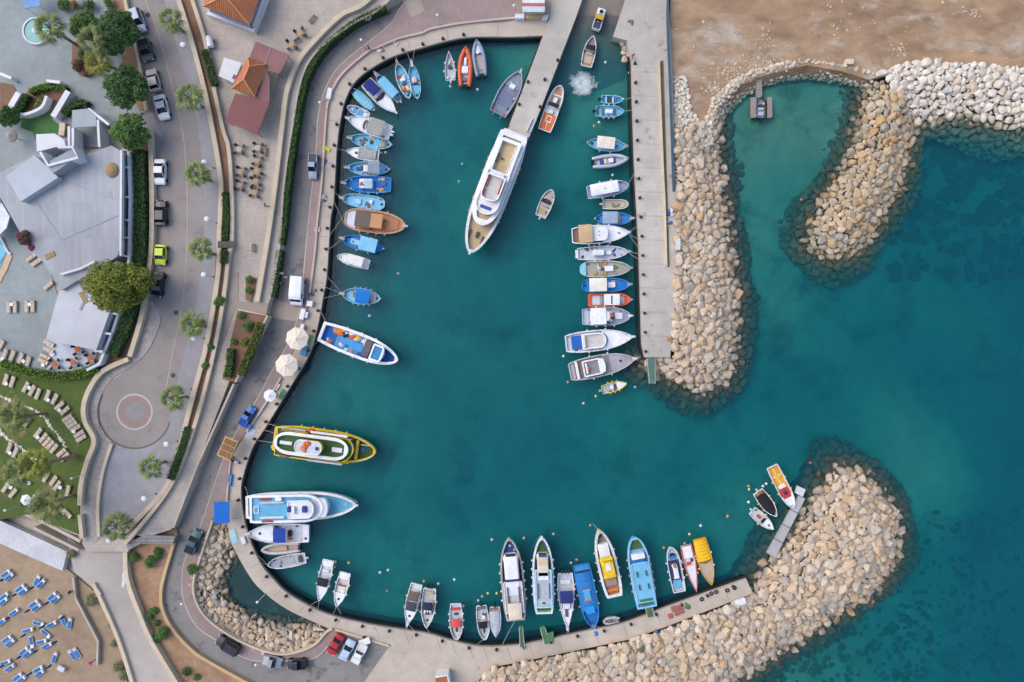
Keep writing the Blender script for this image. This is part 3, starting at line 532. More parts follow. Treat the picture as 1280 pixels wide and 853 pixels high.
def hull_parts(root, L, B, f, zb, zg, rim, zd, hc, rc, dc, sheer=.25, x0=0, names=('hull', 'gunwale', 'deck')):
    st = []; ri = min(rim, B * .3)
    for u in US:
        x = (u - .5) * L; w = f(u) * B / 2; g = zg + sheer * max(0, (u - .45) / .55) ** 2
        xi = min(max(x, -L / 2 + ri), L / 2 - ri * 1.4); wi = min(max(0, w - ri), max(0, f(min(1, max(0, xi / L + .5 + ri * .5 / L))) * B / 2 - ri * .6)) if u > .9 else max(0, w - ri)
        st.append((x + x0, w, g, xi + x0, wi))
    h = MB(); rings = []
    for x, w, g, xi, wi in st:
        rings.append([(xi, -wi, zd), (xi, -wi, g - .03), (x, -w, g - .02), (x * .985, -w * .93, zb + (g - zb) * .45), (x * .95, -w * .6, zb), (x * .95, w * .6, zb), (x * .985, w * .93, zb + (g - zb) * .45), (x, w, g - .02), (xi, wi, g - .03), (xi, wi, zd)])
    h.loft(rings, caps=False, closed=False)
    h.f.append((2, 3, 4, 5, 6, 7)); h.f.append((0, 1, 8, 9))
    hull = h.build(names[0], paint(hc), root, False)
    g_ = MB()
    for s in (-1, 1):
        g_.loft([[(xi, s * wi, g - .06), (xi, s * wi, g + .03), (x, s * w * 1.012, g + .03), (x, s * w * 1.012, g - .08)][::s] for x, w, g, xi, wi in st], caps=True)
    x, w, g, xi, wi = st[0]; x = st[0][0]
    if w > .05: g_.box(x - .01, xi, -w, w, g - .06, g + .028)
    g_.build(names[1], paint(rc), root)
    d = MB(); d.loft([[(xi, -wi, zd), (xi, 0, zd + .02), (xi, wi, zd)] for x, w, g, xi, wi in st], caps=False, closed=False)
    deck = d.build(names[2], mat('deck', dc, None, .7, 2.2, .3), root)
    return hull, deck
def boat(label, bow, stern, beam, kind, hc, dc, feats, rc=None, zg=None, name='boat', rim=None, dd=.32, group=None, cat='boat', sheer=.25):
    zr = .9; a, b = P(*bow, zr), P(*stern, zr); L = (a - b).length; B = beam * S * (H - zr) / H
    zg = zg or min(max(.085 * L, .5), 1.5); zd = zg - dd; rim = rim or max(.1, B * .05)
    c = (a + b) / 2; rz = math.atan2(a.y - b.y, a.x - b.x)
    root = thing(name, label, cat, (c.x, c.y, 0), rz, group); f = KIND[kind]
    hull, deck = hull_parts(root, L, B, f, -.35, zg, rim, zd, hc, rc or hc, dc, sheer)
    X = lambda u: (u - .5) * L
    Y = lambda v: v * B / 2
    inv = Matrix.Rotation(-rz, 4, 'Z')
    rs = random.Random(int(bow[0] * 13 + bow[1]))
    for ft in feats:
        k = ft[0]
        if k == 'box':
            _, nm, u0, u1, v0, v1, hh, col = ft[:8]; z0 = zd + (ft[8] if len(ft) > 8 else 0)
            MB().box(X(u0), X(u1), Y(v0), Y(v1), z0 - .02, z0 + hh, min(.12, hh * .4)).build(nm, paint(col), root)
        elif k == 'pad':
            _, nm, u0, u1, v0, v1, col = ft[:7]; z0 = zd + (ft[7] if len(ft) > 7 else 0)
            MB().box(X(u0), X(u1), Y(v0), Y(v1), z0, z0 + .05, .02).build(nm, cloth(col), root)
        elif k == 'floor':   # follows the hull outline
            _, nm, u0, u1, fr, col, z0 = ft; st = [u0 + (u1 - u0) * i / 10 for i in range(11)]
            MB().loft([[(X(u), -f(u) * B / 2 * fr, zd), (X(u), f(u) * B / 2 * fr, zd), (X(u), f(u) * B / 2 * fr, zd + z0), (X(u), -f(u) * B / 2 * fr, zd + z0)] for u in st]).build(nm, paint(col), root)
        elif k == 'can':
            _, u0, u1, w_, hh, col = ft[:6]; v0 = ft[6] if len(ft) > 6 else 0; z = zd + hh; hw = B / 2 * w_; y0 = Y(v0)
            m = MB(); prof = [(-1, 0), (-.6, .09), (0, .12), (.6, .09), (1, 0)]; r0 = []; nseg = 4
            for i in range(nseg + 1):
                x = X(u0 + (u1 - u0) * i / nseg); e = -.03 if i in (0, nseg) else (.0 if i % 2 else -.015)
                r0.append([(x, y0 + a_ * hw, z + b_ + e) for a_, b_ in prof] + [(x, y0 + a_ * hw, z + b_ + e - .05) for a_, b_ in prof[::-1]])
            cn = m.loft(r0).build('canopy', cloth(col), root)
            for uu in (u0, u1):
                for s in (-1, 1):
                    x = X(uu) + (.08 if uu == u0 else -.08); MB().tube([(x, y0 + s * hw * .9, zd), (x, y0 + s * hw * .9, z)], .03, 5).build('pole', metal('#c8ccd2'), cn)
        elif k == 'cab':
            _, u0, u1, w_, hh, col = ft[:6]; z0 = zd + (ft[6] if len(ft) > 6 else 0); hw = B / 2 * w_; x0, x1 = X(u0), X(u1); rk = min(hh * .6, (x1 - x0) * .35); t = hw * .16
            def ring(xa, xb, y, z, c): return [(xa, -y, z), (xb - c, -y, z), (xb, -y + c, z), (xb, y - c, z), (xb - c, y, z), (xa, y, z)]
            cb = MB().loft([ring(x0, x1, hw, z0 - .05, hw * .35), ring(x0 + .05, x1 - .1, hw * .97, z0 + hh * .35, hw * .35), ring(x0 + .1, x1 - rk, hw - t, z0 + hh * .93, hw * .35), ring(x0 + .2, x1 - rk - .12, hw - t - .12, z0 + hh, hw * .3)]).build('cabin', paint(col), root)
            y1, y2 = hw * .62, (hw - t) * .62; e = .03
            MB().add([(x1 - .1 + e, -y1, z0 + hh * .38), (x1 - .1 + e, y1, z0 + hh * .38), (x1 - rk + e, y2, z0 + hh * .9), (x1 - rk + e, -y2, z0 + hh * .9)], [(0, 1, 2, 3)]).build('windscreen', GLASS, cb)
            for s in (-1, 1):
                MB().add([(x0 + .3, s * (hw * .97 + e), z0 + hh * .4), (x1 - hw * .4, s * (hw * .97 + e), z0 + hh * .4), (x1 - rk - hw * .3, s * (hw - t + e + .02), z0 + hh * .88), (x0 + .35, s * (hw - t + e + .02), z0 + hh * .88)], [(0, 1, 2, 3)][::1] if s < 0 else [(3, 2, 1, 0)]).build('side_window', GLASS, cb)
        elif k == 'scr':
            _, u, w_, hh = ft[:4]; hw = B / 2 * w_; sw = ft[4] if len(ft) > 4 else .5; gl_ = GLASS if len(ft) < 6 else paint(ft[5]); z0 = zd + dd * .6; r0 = []
            for i in range(9):
                t = -1 + i / 4; x = X(u) - abs(t) ** 2.2 * sw * hw; r0.append([(x, t * hw, z0), (x - hh * .8, t * hw * .93, z0 + hh), (x - hh * .8 - .05, t * hw * .9, z0 + hh), (x - .05, t * hw * .97, z0)])
            MB().loft(r0).build('windscreen', gl_, root)
        elif k == 'hat':
            _, u, v, r, col = ft[:5]; z0 = zd + (ft[5] if len(ft) > 5 else 0)
            MB().lathe([(r, 0), (r, .07), (r * .75, .1), (.01, .1)], (X(u), Y(v), z0), 10).build('hatch', paint(col), root)
        elif k == 'cov':
            _, u0, u1, cr, col = ft[:5]; m = MB(); r0 = []; fr = ft[5] if len(ft) > 5 else 1.0
            for i in range(17):
                u = u0 + (u1 - u0) * i / 16; w_ = max(.03, f(min(max(u, .012), .988)) * B / 2 * fr); g = zg + sheer * max(0, (u - .45) / .55) ** 2 + .04; e = .85 + .15 * math.sin(i * 2.6)
                r0.append([(X(u), t * w_, g - .1 * (abs(t) == 1) + cr * (1 - abs(t) ** 1.7) * e) for t in (-1, -.7, -.35, 0, .35, .7, 1)] + [(X(u), 0, g - .25)])
            m.loft(r0).build('boat_cover', cloth(col), root)
        elif k == 'eng':
            col = ft[2] if len(ft) > 2 else BK
            for i in range(ft[1]):
                y = (i - (ft[1] - 1) / 2) * .55; x = -L / 2
                o = MB().loft([[(x + a_ * s_ - .28, y + b_ * s_, zg - .1 + z_) for a_, b_ in ((.25, .18), (.3, 0), (.25, -.18), (-.25, -.15), (-.34, 0), (-.25, .15))] for z_, s_ in ((-.1, .8), (.0, 1), (.3, 1), (.42, .7))]).build('outboard_motor', paint(col), root)
                MB().box(x - .36, x - .18, y - .07, y + .07, -.5, zg - .15).build('motor_leg', paint('#3a3d42'), o)
        elif k == 'pul':
            ln = (ft[1] if len(ft) > 1 else .7) * .6; g = zg + sheer; col = ft[2] if len(ft) > 2 else WH
            MB().box(L / 2 - .5, L / 2 + ln, -.17, .17, g - .02, g + .08, .04).build('bowsprit', paint(col), root)
            MB().tube([(L / 2 - .6, -.3, g + .5), (L / 2 + ln, -.08, g + .55), (L / 2 + ln + .05, 0, g + .55), (L / 2 + ln, .08, g + .55), (L / 2 - .6, .3, g + .5)], .03, 5).build('pulpit_rail', metal('#d5d8dd'), root)
        elif k == 'post':
            s = -1 if len(ft) > 1 and ft[1] == 'stern' else 1; g = zg + (sheer if s > 0 else 0)
            MB().lathe([(.12, -.3), (.13, .3), (.07, .42)], (s * (L / 2 + .02), 0, g), 8).build('stem_post', paint(WH), root)
        elif k == 'rail':
            r0 = []
            for s in (-1, 1):
                r0 = [(X(u), s * (f(u) * B / 2 - .1), zg + sheer * max(0, (u - .45) / .55) ** 2 + .55) for u in US if ft[1] <= u <= ft[2]]
                o = MB().tube(r0, .03, 5); [o.tube([(p[0], p[1], p[2] - .6), p], .025, 4) for p in r0[::2]]; o.build('rail', metal('#d5d8dd'), root)
        elif k == 'fen':
            for i in range(ft[1]):
                s = -1 if i % 2 else 1; u = .2 + .55 * (i // 2 + .5) / max(1, ft[1] / 2); y = s * (f(u) * B / 2 + .13); col = ft[2] if len(ft) > 2 else WH
                MB().lathe([(.03, -.3), (.13, -.22), (.14, .12), (.03, .22)], (X(u), y, zg - .12), 8).build('fender', paint(col), root)
        elif k == 'net':
            _, u, v, r, col = ft[:5]; z0 = zd + (ft[5] if len(ft) > 5 else 0); m = MB()
            for i in range(5):
                cx, cy = X(u) + rs.uniform(-.7, .7) * r, Y(v) + rs.uniform(-.7, .7) * r; q = r * rs.uniform(.4, .75)
                m.lathe([(q, 0), (q * .9, q * .35), (q * .5, q * .6), (.02, q * .65)], (cx, cy, z0), 7, rs.uniform(.7, 1.3), rs.uniform(.7, 1.2))
            m.build('net_heap', cloth(col), root)
        elif k == 'tier':
            _, u0, u1, w_, z0, hh, wc, rc2, dc2, kd = ft[:10]; LL = (u1 - u0) * L; r2 = ft[10] if len(ft) > 10 else .18
            xm = X((u0 + u1) / 2); sub = bpy.data.objects.new('superstructure', None); C.objects.link(sub); sub.parent = root; sub.location = (xm, (ft[12] if len(ft) > 12 else 0) * B / 2, 0)
            hull_parts(sub, LL, B * w_, KIND[kd], zd + z0, zd + z0 + hh, r2, zd + z0 + hh - (ft[11] if len(ft) > 11 else .3), wc, rc2, dc2, 0, 0, ('wall', 'coping', 'upper_deck'))
        elif k == 'rim2':
            _, u0, u1, fr, wd, col, z0 = ft
            for s in (-1, 1):
                st = [u0 + (u1 - u0) * i / 10 for i in range(11)]
                MB().loft([[(X(u), s * f(u) * B / 2 * fr, zd + z0), (X(u), s * f(u) * B / 2 * fr, zd + z0 + .1), (X(u), s * (f(u) * B / 2 * fr - wd), zd + z0 + .1), (X(u), s * (f(u) * B / 2 * fr - wd), zd + z0)][::s] for u in st]).build('side_bench', paint(col), root)
        elif k == 'tubes':
            rr = ft[1]; col = ft[2]; pth = [(X(u), (f(u) * B / 2 - rr), zg) for u in US if u < .96]; full = [(-L / 2 - .35, pth[0][1], zg)] + pth + [(L / 2 - rr, 0, zg + .12)] + [(x, -y, z) for x, y, z in pth[::-1]] + [(-L / 2 - .35, -pth[0][1], zg)]
            MB().tube(full, rr, 8).build('inflatable_tube', mat('hypalon', col, None, .55, 2), root, True)
        elif k == 'mast':
            _, u, v, hh = ft; MB().tube([(X(u), Y(v), zd), (X(u), Y(v), zd + hh)], .06, 6, .03).build('mast', metal('#d5d8dd'), root)
        elif k == 'rope':
            q = P(ft[1][0], ft[1][1], 1.4); q = inv @ (q - Vector((c.x, c.y, 0))); s = -1 if len(ft) > 2 and ft[2] == 'stern' else 1; g = zg + (sheer if s > 0 else 0)
            yy = ft[3] * B / 2 if len(ft) > 3 else 0; p0 = Vector((s * L / 2 * .96, yy, g)); mid = (p0 + q) / 2; mid.z -= .25
            MB().tube([p0, mid, q], .035, 4).build('mooring_line', cloth('#b9b6ae'), root)
    # loose gear every working boat carries: rope coils, buckets, cleats
    if kind in ('double', 'fat', 'round', 'speed', 'ship', 'yacht'):
        for i in range(5):
            u = rs.uniform(.1, .9); v = rs.choice((-1, 1)) * rs.uniform(.55, .8) * f(u); r = rs.uniform(.1, .2); cc = rs.choice(['#e8e2d6', '#5f6a74', '#b5653f', '#d9c9a8', '#3d6ea5', '#8f8a80'])
            MB().lathe([(r, 0), (r * 1.05, .12), (r * .6, .16), (r * .5, .06)], (X(u), Y(v), zd + .02), 7, rs.uniform(.8, 1.4), 1).build(rs.choice(['rope_coil', 'bucket', 'rope_coil']), cloth(cc), root)
        for u in (.12, .5, .88):
            for s in (-1, 1): MB().box(X(u) - .1, X(u) + .1, s * (f(u) * B / 2 - rim * .5) - .03, s * (f(u) * B / 2 - rim * .5) + .03, zg + sheer * max(0, (u - .45) / .55) ** 2 + .02, zg + sheer * max(0, (u - .45) / .55) ** 2 + .1).build('cleat', metal('#9aa0a6'), root)
    return root
# ---- north-west row, moored to the curved quay
boat('light blue covered boat nearest the curved quay corner, above a small white motorboat', (438.3, 110.3), (467.5, 137), 12.5, 'double', LB, '#6fb0cd', [('cov', .08, .82, .3, '#86c3da'), ('hat', .1, 0, .2, BK), ('post', 'stern')])
boat('small white motorboat with a bright blue deck, above the white yacht with a grey bimini', (433.5, 132.8), (461, 144.5), 11.5, 'fat', WH, WH, [('box', 'engine_cover', .3, .75, -.6, .6, .08, '#3fa0dc'), ('box', 'bench', .48, .56, -.5, .5, .2, '#8fc9e6'), ('eng', 1), ('box', 'bench', .1, .22, -.6, .6, .15, WH)])
boat('white cruiser with a navy canopy wedged between two light blue boats', (494.5, 140.5), (457, 102), 18.5, 'speed', WH, '#dcdfe6', [('floor', 'foredeck', .52, .96, .82, '#e9ebf1', .3), ('can', .06, .42, .72, 1.3, '#27347a'), ('scr', .56, .78, .5, .4), ('box', 'seat', .44, .5, -.5, .5, .4, '#4a4f5a'), ('pul', .6), ('rail', .6, .98)])
boat('light blue boat with a matching blue awning, right of the white cruiser with navy canopy', (470, 93), (501, 127), 14, 'double', LB, '#6fb3d2', [('can', .2, .8, .82, 1.1, '#7fc3e2'), ('net', .14, .1, .45, '#b7a28e'), ('net', .1, -.3, .3, '#8e7f74'), ('pul', .7, '#b59f8c'), ('post', 'stern')])
boat('white rimmed light blue fishing boat piled with colourful gear at its stern', (496.5, 79), (511, 122), 15.5, 'double', LB, '#74b7d6', [('box', 'engine_box', .5, .6, -.45, .45, .35, WH), ('box', 'hatch_cover', .4, .47, -.4, .4, .2, '#2b4f7c'), ('net', .25, .2, .45, '#c9563a'), ('net', .3, -.3, .45, '#d8cdb0'), ('net', .2, -.1, .4, '#5b7c4a'), ('net', .35, .2, .35, '#d8a13a'), ('net', .68, .2, .35, '#b7524a'), ('net', .64, -.1, .35, '#d9d6cf'), ('hat', .1, 0, .2, BK), ('pul', .7, '#8f7a68'), ('post', 'stern'), ('rope', (495, 69))], rc=WH)
boat('light blue boat with a white box amidships, last of the north west fan', (514.5, 80), (521.6, 122.5), 14, 'double', LB, '#74b7d6', [('box', 'engine_box', .48, .64, -.4, .4, .4, WH), ('box', 'lid', .5, .62, -.25, .25, .06, '#e3b59c', .4), ('box', 'step', .42, .47, -.4, .4, .2, BK), ('hat', .12, 0, .22, BK), ('pul', .9, '#cfc4b6'), ('post', 'stern'), ('rope', (508, 64)), ('rope', (518, 62))])
boat('white yacht with a grey bimini over its stern half, moored on the west quay', (434, 148), (488, 166), 21, 'speed', WH, '#d6d9df', [('floor', 'foredeck', .5, .97, .86, '#eceef3', .34), ('scr', .66, .62, .45, .35), ('box', 'helm_console', .5, .56, -.5, .3, .5, '#6c6660'), ('can', .14, .48, .88, 1.7, '#a5a49f'), ('box', 'bench', .02, .08, -.8, .8, .3, WH), ('pul', .5), ('rail', .55, .98), ('eng', 2, WH)])
boat('light blue double ended fishing boat with a square black hatch', (437, 172.5), (489, 180.5), 18, 'double', LB, '#78badb', [('box', 'hatch_cover', .44, .53, -.25, .3, .06, BK), ('net', .72, .2, .5, '#8a6b66'), ('net', .66, -.3, .4, '#6f6a6c'), ('net', .24, .2, .6, '#b79c6c'), ('net', .2, -.4, .5, '#8d8a80'), ('net', .5, -.65, .45, '#c9c0b4'), ('hat', .1, 0, .22, BK), ('pul', .7, '#b7a79c'), ('post', 'stern'), ('fen', 4)])
boat('white boat under a grey fitted cover with a pointed bow towards the west quay', (432.6, 188.5), (473, 194), 16, 'speed', WH, '#e2e4ea', [('cov', .08, .64, .25, '#a8a8aa', .92), ('hat', .7, .05, .25, '#2e3746', .3), ('floor', 'foredeck', .62, .97, .85, '#e9ebf1', .34), ('rope', (421, 186))])
boat('light blue double ended boat half under a striped grey awning', (434, 209.5), (486, 211.3), 17.5, 'double', LB, '#6fb4da', [('can', .2, .48, .9, 1.5, '#8f9aa8'), ('box', 'wheelhouse', .5, .62, -.5, .5, .5, '#e4dcd6'), ('net', .6, .25, .35, '#cf5b3a'), ('net', .56, -.45, .3, '#c24a3c'), ('net', .72, .0, .55, '#3c5f8a'), ('hat', .08, 0, .22, '#26344e'), ('pul', .8, '#9fa9b0'), ('post', 'stern'), ('fen', 4, '#d6b2a6')])
boat('bright blue broad fishing boat with a white wheelhouse roof on the west quay', (429.5, 229), (488.5, 231), 21.5, 'round', BL, '#1d74bf', [('box', 'wheelhouse', .38, .66, -.55, .55, .9, WH), ('box', 'roof_panel', .4, .56, -.42, .42, .06, '#9fc3dd', .9), ('net', .6, .1, .35, '#c9744a', .9), ('net', .16, .65, .45, '#d9c08f'), ('net', .22, -.7, .5, '#c9b6a8'), ('net', .16, 0, .5, '#5a6c84'), ('net', .26, .55, .4, '#cfa892'), ('hat', .86, .5, .15, WH), ('hat', .86, -.5, .15, WH), ('pul', .6, '#a88f80'), ('fen', 6, '#d8ac98')])
boat('light blue blunt ended boat just above the brown caique', (427, 247.5), (480.5, 255.5), 17.5, 'fat', LB, '#83c4e6', [('box', 'fore_locker', .55, .7, -.3, .5, .25, '#93cdea'), ('box', 'engine_box', .28, .36, -.4, .2, .4, WH), ('net', .42, .2, .4, '#6a6f78'), ('net', .36, .6, .35, '#8a7a74'), ('hat', .6, .6, .18, '#3b4654'), ('hat', .08, 0, .22, BK), ('pul', .6, '#c9a27e'), ('rope', (417, 240))])
boat('big white caique with a brown slatted roof and orange wooden deck', (507, 283), (430.6, 272), 28.5, 'fat', '#ddd8d6', '#c9895c', [('tier', .2, .46, .68, .0, 1.5, '#8a8076', '#6d6055', '#7b7169', 'box', .08, .06), ('box', 'pergola_roof', .45, .64, -.62, .62, .06, '#c68f62', 1.5), ('floor', 'wooden_deck', .62, .88, .66, '#b97e50', .1), ('floor', 'aft_deck', .03, .19, .8, '#cfd6e4', .2), ('net', .64, .1, .35, '#6d5b4f'), ('box', 'capstan', .94, .97, -.15, .15, .3, '#6a625c'), ('pul', .7, '#cfcac4'), ('fen', 8, '#dcb9ac'), ('rope', (417, 251), 'stern', -.7), ('rope', (411, 296), 'stern', .7)] + [('box', 'roof_slat', .205, .455, -.6 + k * .15, -.52 + k * .15, .05, '#6f665e', 1.5) for k in range(9)], rc='#b58a74', name='caique', rim=.3)
boat('bright blue fishing boat with a wide light blue awning below the brown caique', (427.5, 298), (479, 311), 18.5, 'double', BL, '#2f8fd6', [('can', .14, .55, .92, 1.5, '#86c6e8'), ('box', 'fore_locker', .56, .8, -.35, .4, .3, '#8ecbe8'), ('hat', .74, .05, .18, '#46617c', .3), ('pul', .7, '#c0a898'), ('post', 'stern'), ('fen', 4, '#d8ccc4'), ('rope', (411, 312))])
boat('small white cabin boat with a cream roof, alone below the blue awning boat', (421, 320), (461, 331), 14.5, 'round', WH, '#d7dae0', [('floor', 'foredeck', .66, .96, .8, '#e9ebf0', .3), ('scr', .66, .7, .35, .3), ('can', .16, .64, .82, 1.5, '#ece8e2'), ('hat', .88, 0, .12, BK, .3), ('eng', 1, '#2c3f6a')])
boat('light blue boat with a bright blue square awning moored by three ropes', (427, 367.2), (475, 373.7), 20.5, 'double', LB, '#86c5e0', [('can', .26, .62, .88, 1.2, '#1f78cc'), ('net', .68, 0, .4, '#8f8284'), ('floor', 'aft_deck', .12, .25, .85, '#c3b3a4', .1), ('hat', .1, 0, .22, BK), ('pul', .6, '#c7b5a2'), ('post', 'stern'), ('fen', 8, '#c9b59c'), ('rope', (408, 345)), ('rope', (406, 359)), ('rope', (404, 373))])
tr_ = boat('large blue and white trawler heaped with nets and floats', (499, 451), (403, 414), 31, 'round', '#e9ecf1', '#1f63b8', [('pad', 'work_deck', .2, .5, -.72, .3, '#4f9fd6'), ('tier', .67, .82, .66, 0, 1.9, '#e4e6ec', '#f2f3f6', '#3f8fc9', 'tier', .28, .15), ('box', 'net_drum', .55, .64, -.68, .72, .7, '#5d5760'), ('box', 'ladder_rack', .42, .55, -.5, .2, .3, '#3b93d6'), ('box', 'gunwale_bench', .12, .45, -.93, -.82, .3, '#3b4a66')] + [('net', .2 + .035 * i, .45 + .25 * ((i * 7) % 5) / 5, .72, c, .1) for i, c in enumerate(['#e08a3c', '#d9763a', '#c9ced6', '#2f3136', '#d7dadf', '#e2602f', '#cfd3d8', '#e4c22a', '#8f979c', '#b9bcae', '#e6e8ec'])] + [('net', .1 + .06 * i, -.45 + .1 * (i % 3), .35, c) for i, c in enumerate(['#d9dde2', '#6f7f8c', '#c96a3c', '#e3e5e8', '#4a6f9c'])] + [('net', .24 + .05 * i, .72, .4, c) for i, c in enumerate(['#e39a4a', '#dfe2e6', '#e0743a', '#c9cdd2', '#d6b24a', '#b9bfc4'])] + [('net', .16, .55, .45, '#d8a06a'), ('net', .12, -.5, .5, '#e0774a'), ('net', .42, -.75, .5, '#e08a4a'), ('net', .36, -.7, .35, '#e7e9ed'), ('mast', .66, 0, 4.5), ('rope', (400, 388), 'stern', .8), ('rope', (391, 432), 'stern', -.8), ('fen', 6, '#d6c8b0')], name='trawler', zg=2.0, dd=.7, rim=.45, cat='fishing boat')
yb = boat('green decked party boat with yellow railings and an oval white wheelhouse', (472, 564), (345, 547), 39, 'liner', '#e3b52a', '#40632f', [('tier', .06, .8, .92, 0, 2.2, '#e9ebef', '#eac433', '#3f652f', 'tier', .12, .12), ('tier', .05, .76, .70, 1.9, .75, '#dfe2e6', '#eef0f4', '#3d622c', 'pill', .5, .5), ('tier', .27, .53, .42, 2.2, 1.9, YE, '#e7e9ee', '#cfd3da', 'pill', .16, .06), ('box', 'skylight', .1, .22, -.14, .08, .25, WH, 2.2), ('box', 'skylight', .6, .7, -.2, .1, .25, WH, 2.2), ('net', .39, .1, .6, '#d66a3c', 4.1), ('net', .36, -.1, .5, '#d98a6a', 4.1), ('box', 'vent', .47, .5, -.1, .1, .2, NV, 4.1), ('box', 'stair', .25, .36, -.62, -.5, .4, '#4a3d30', 1.9), ('box', 'long_bench', .38, .74, .8, .95, .5, WH, 2.2), ('box', 'long_bench', .38, .72, -.95, -.84, .5, WH, 2.2), ('box', 'long_bench', .1, .34, .84, .93, .5, WH, 2.2), ('box', 'yellow_beam', .1, .36, .72, .8, .4, '#e6bd38', 2.2), ('box', 'life_raft', .36, .42, .93, 1.06, .4, RED, 2.3), ('box', 'bow_seat', .84, .96, .3, .38, .3, WH, .2), ('hat', .87, 0, .45, '#2a5fb0'), ('box', 'yellow_rail', .4, .78, .7, .74, .5, '#e6bd38', 2.2), ('box', 'yellow_rail', .4, .78, -.78, -.74, .5, '#e6bd38', 2.2), ('box', 'orange_raft', .12, .2, -.92, -.8, .4, '#b56a4a', 2.2), ('net', .02, -.6, .6, '#b9a08c'), ('net', .03, .4, .5, '#6f8a5c'), ('box', 'yellow_rail', .8, .83, -.6, .6, .5, '#e6bd38', .3), ('rail', .8, .98), ('mast', .16, .9, 4), ('rope', (334, 530), 'stern', .8), ('rope', (330, 538), 'stern', .3), ('rope', (323, 551), 'stern', -.3), ('fen', 10, '#e6c24a')], rc='#eac12c', name='party_boat', zg=2.1, dd=.35, rim=.35, cat='tour boat')
boat('long light blue excursion boat with a white flybridge, below the party boat', (448, 629), (311, 632), 35, 'ship', '#eceef2', '#6db7da', [('tier', .07, .72, .96, .0, 2.1, '#e6e9ee', '#f0f1f5', '#69b3d8', 'tier', .35, .25), ('floor', 'swim_platform', .0, .05, .9, '#7cbfdd', .3), ('tier', .62, .76, .66, .0, 2.0, WH, WH, '#dfe2e8', 'tier', .1, .04), ('tier', .42, .65, .62, 1.9, 1.0, WH, '#f2f3f6', '#e5e5e6', 'tier', .15, .1), ('box', 'seat', .42, .45, -.15, .25, .5, '#22409c', 2.75), ('box', 'seat', .55, .59, -.2, .25, .5, '#22409c', 2.75), ('box', 'helm_console', .46, .49, -.25, .25, .6, WH, 2.75), ('box', 'table_box', .3, .36, .55, .85, .5, WH, 1.9), ('box', 'long_bench', .16, .38, .38, .5, .45, WH, 1.9), ('box', 'long_bench', .16, .38, -.66, -.52, .45, WH, 1.9), ('box', 'red_locker', .17, .28, -.92, -.8, .35, '#c9504e', 1.9), ('box', 'red_locker', .15, .26, .62, .74, .35, '#c9504e', 1.9), ('box', 'stair_frame', .1, .15, -.3, .2, .08, WH, 1.95), ('pad', 'stair_well', .108, .142, -.24, .14, '#5aa3c9', 2.0), ('hat', .9, 0, .3, '#8ac6e0'), ('rail', .74, .99), ('pul', .5), ('rope', (306, 608), 'stern', .8)], name='excursion_boat', zg=2.2, dd=.5, rim=.4, cat='tour boat')
boat('white motor cruiser with a royal blue bimini moored to the curved mole', (311, 666), (387, 666), 25, 'speed', WH, '#cfd2d8', [('floor', 'foredeck', .58, .97, .86, '#eceef4', .34), ('scr', .6, .8, .6, .5), ('can', .34, .54, .72, 1.6, '#2748a0'), ('box', 'helm_seat', .28, .34, -.3, .3, .5, '#2b2d33'), ('hat', .8, 0, .25, '#3a4250', .34), ('net', .32, .5, .4, '#e0853f'), ('box', 'swim_platform', .0, .1, -.85, .85, .1, WH, .2), ('hat', .05, .5, .22, NV, .3), ('pul', .4), ('rail', .55, .98), ('rope', (306, 655)), ('rope', (314, 679))], zg=1.4, name='motor_cruiser')
boat('beige open inflatable squeezed between two white boats on the curved mole', (326, 688.5), (372, 685), 14.5, 'round', '#c9c2bb', '#bda996', [('tubes', .24, '#c6c3c0'), ('box', 'seat', .3, .36, -.4, .4, .35, '#c2ab98'), ('eng', 2)], zg=.6)
boat('white open boat with a grey floor, lowest of four at the curved mole', (334, 707.3), (381, 698.6), 16, 'round', WH, '#b9bbbf', [('floor', 'foredeck', .72, .95, .7, '#9fa6b0', .05), ('pad', 'floor_pad', .3, .66, -.55, .55, '#a8abb0', .03), ('box', 'console', .66, .7, -.3, .3, .5, WH), ('box', 'stern_bench', .1, .2, -.5, .5, .4, '#4b4f58'), ('eng', 1, '#c9ccd2'), ('rope', (316, 690)), ('rope', (322, 703))])
def sport(label, bow, stern, beam, top, feats=(), **k):
    return boat(label, bow, stern, beam, 'speed', WH, '#d5d8de', [('floor', 'foredeck', .62, .97, .84, '#e9ebf1', .3), ('can', .4, .6, .84, 1.2, top), ('scr', .66, .6, .4, .4), ('box', 'stern_deck', .02, .16, -.8, .8, .2, '#eef0f4', .1), ('box', 'seat', .24, .3, -.5, .5, .35, WH), ('fen', 4)] + list(feats), **k)
sport('white sports boat with a small black canopy, left of a twin without canopy', (398.5, 752), (410, 701), 16, '#2b2d36', [('rope', (397, 762)), ('rope', (388, 757))])
boat('white open sports boat with a cream cockpit beside the black canopied twin', (420, 759.5), (431, 717), 16, 'speed', WH, '#dcd3c6', [('floor', 'foredeck', .6, .97, .84, '#eceef3', .3), ('pad', 'sun_pad', .42, .6, -.6, .6, '#e9e2d6', .05), ('scr', .42, .7, .3, .2), ('box', 'stern_deck', .02, .2, -.8, .8, .2, '#f0f1f5', .1), ('hat', .78, 0, .2, BK, .3), ('fen', 4), ('rope', (416, 769)), ('rope', (426, 768))])
boat('white cabin boat with long charcoal canopy and brown stern cover', (509, 781), (520.6, 731), 17, 'speed', WH, '#dfe2e8', [('floor', 'foredeck', .58, .97, .84, '#eceef3', .3), ('can', .14, .38, .76, 1.2, '#6d6157'), ('can', .4, .62, .76, 1.25, '#474a58'), ('hat', .8, 0, .2, BK, .3), ('pul', .5), ('fen', 4, '#dfcf9a'), ('rope', (508, 790)), ('rope', (519, 791))])
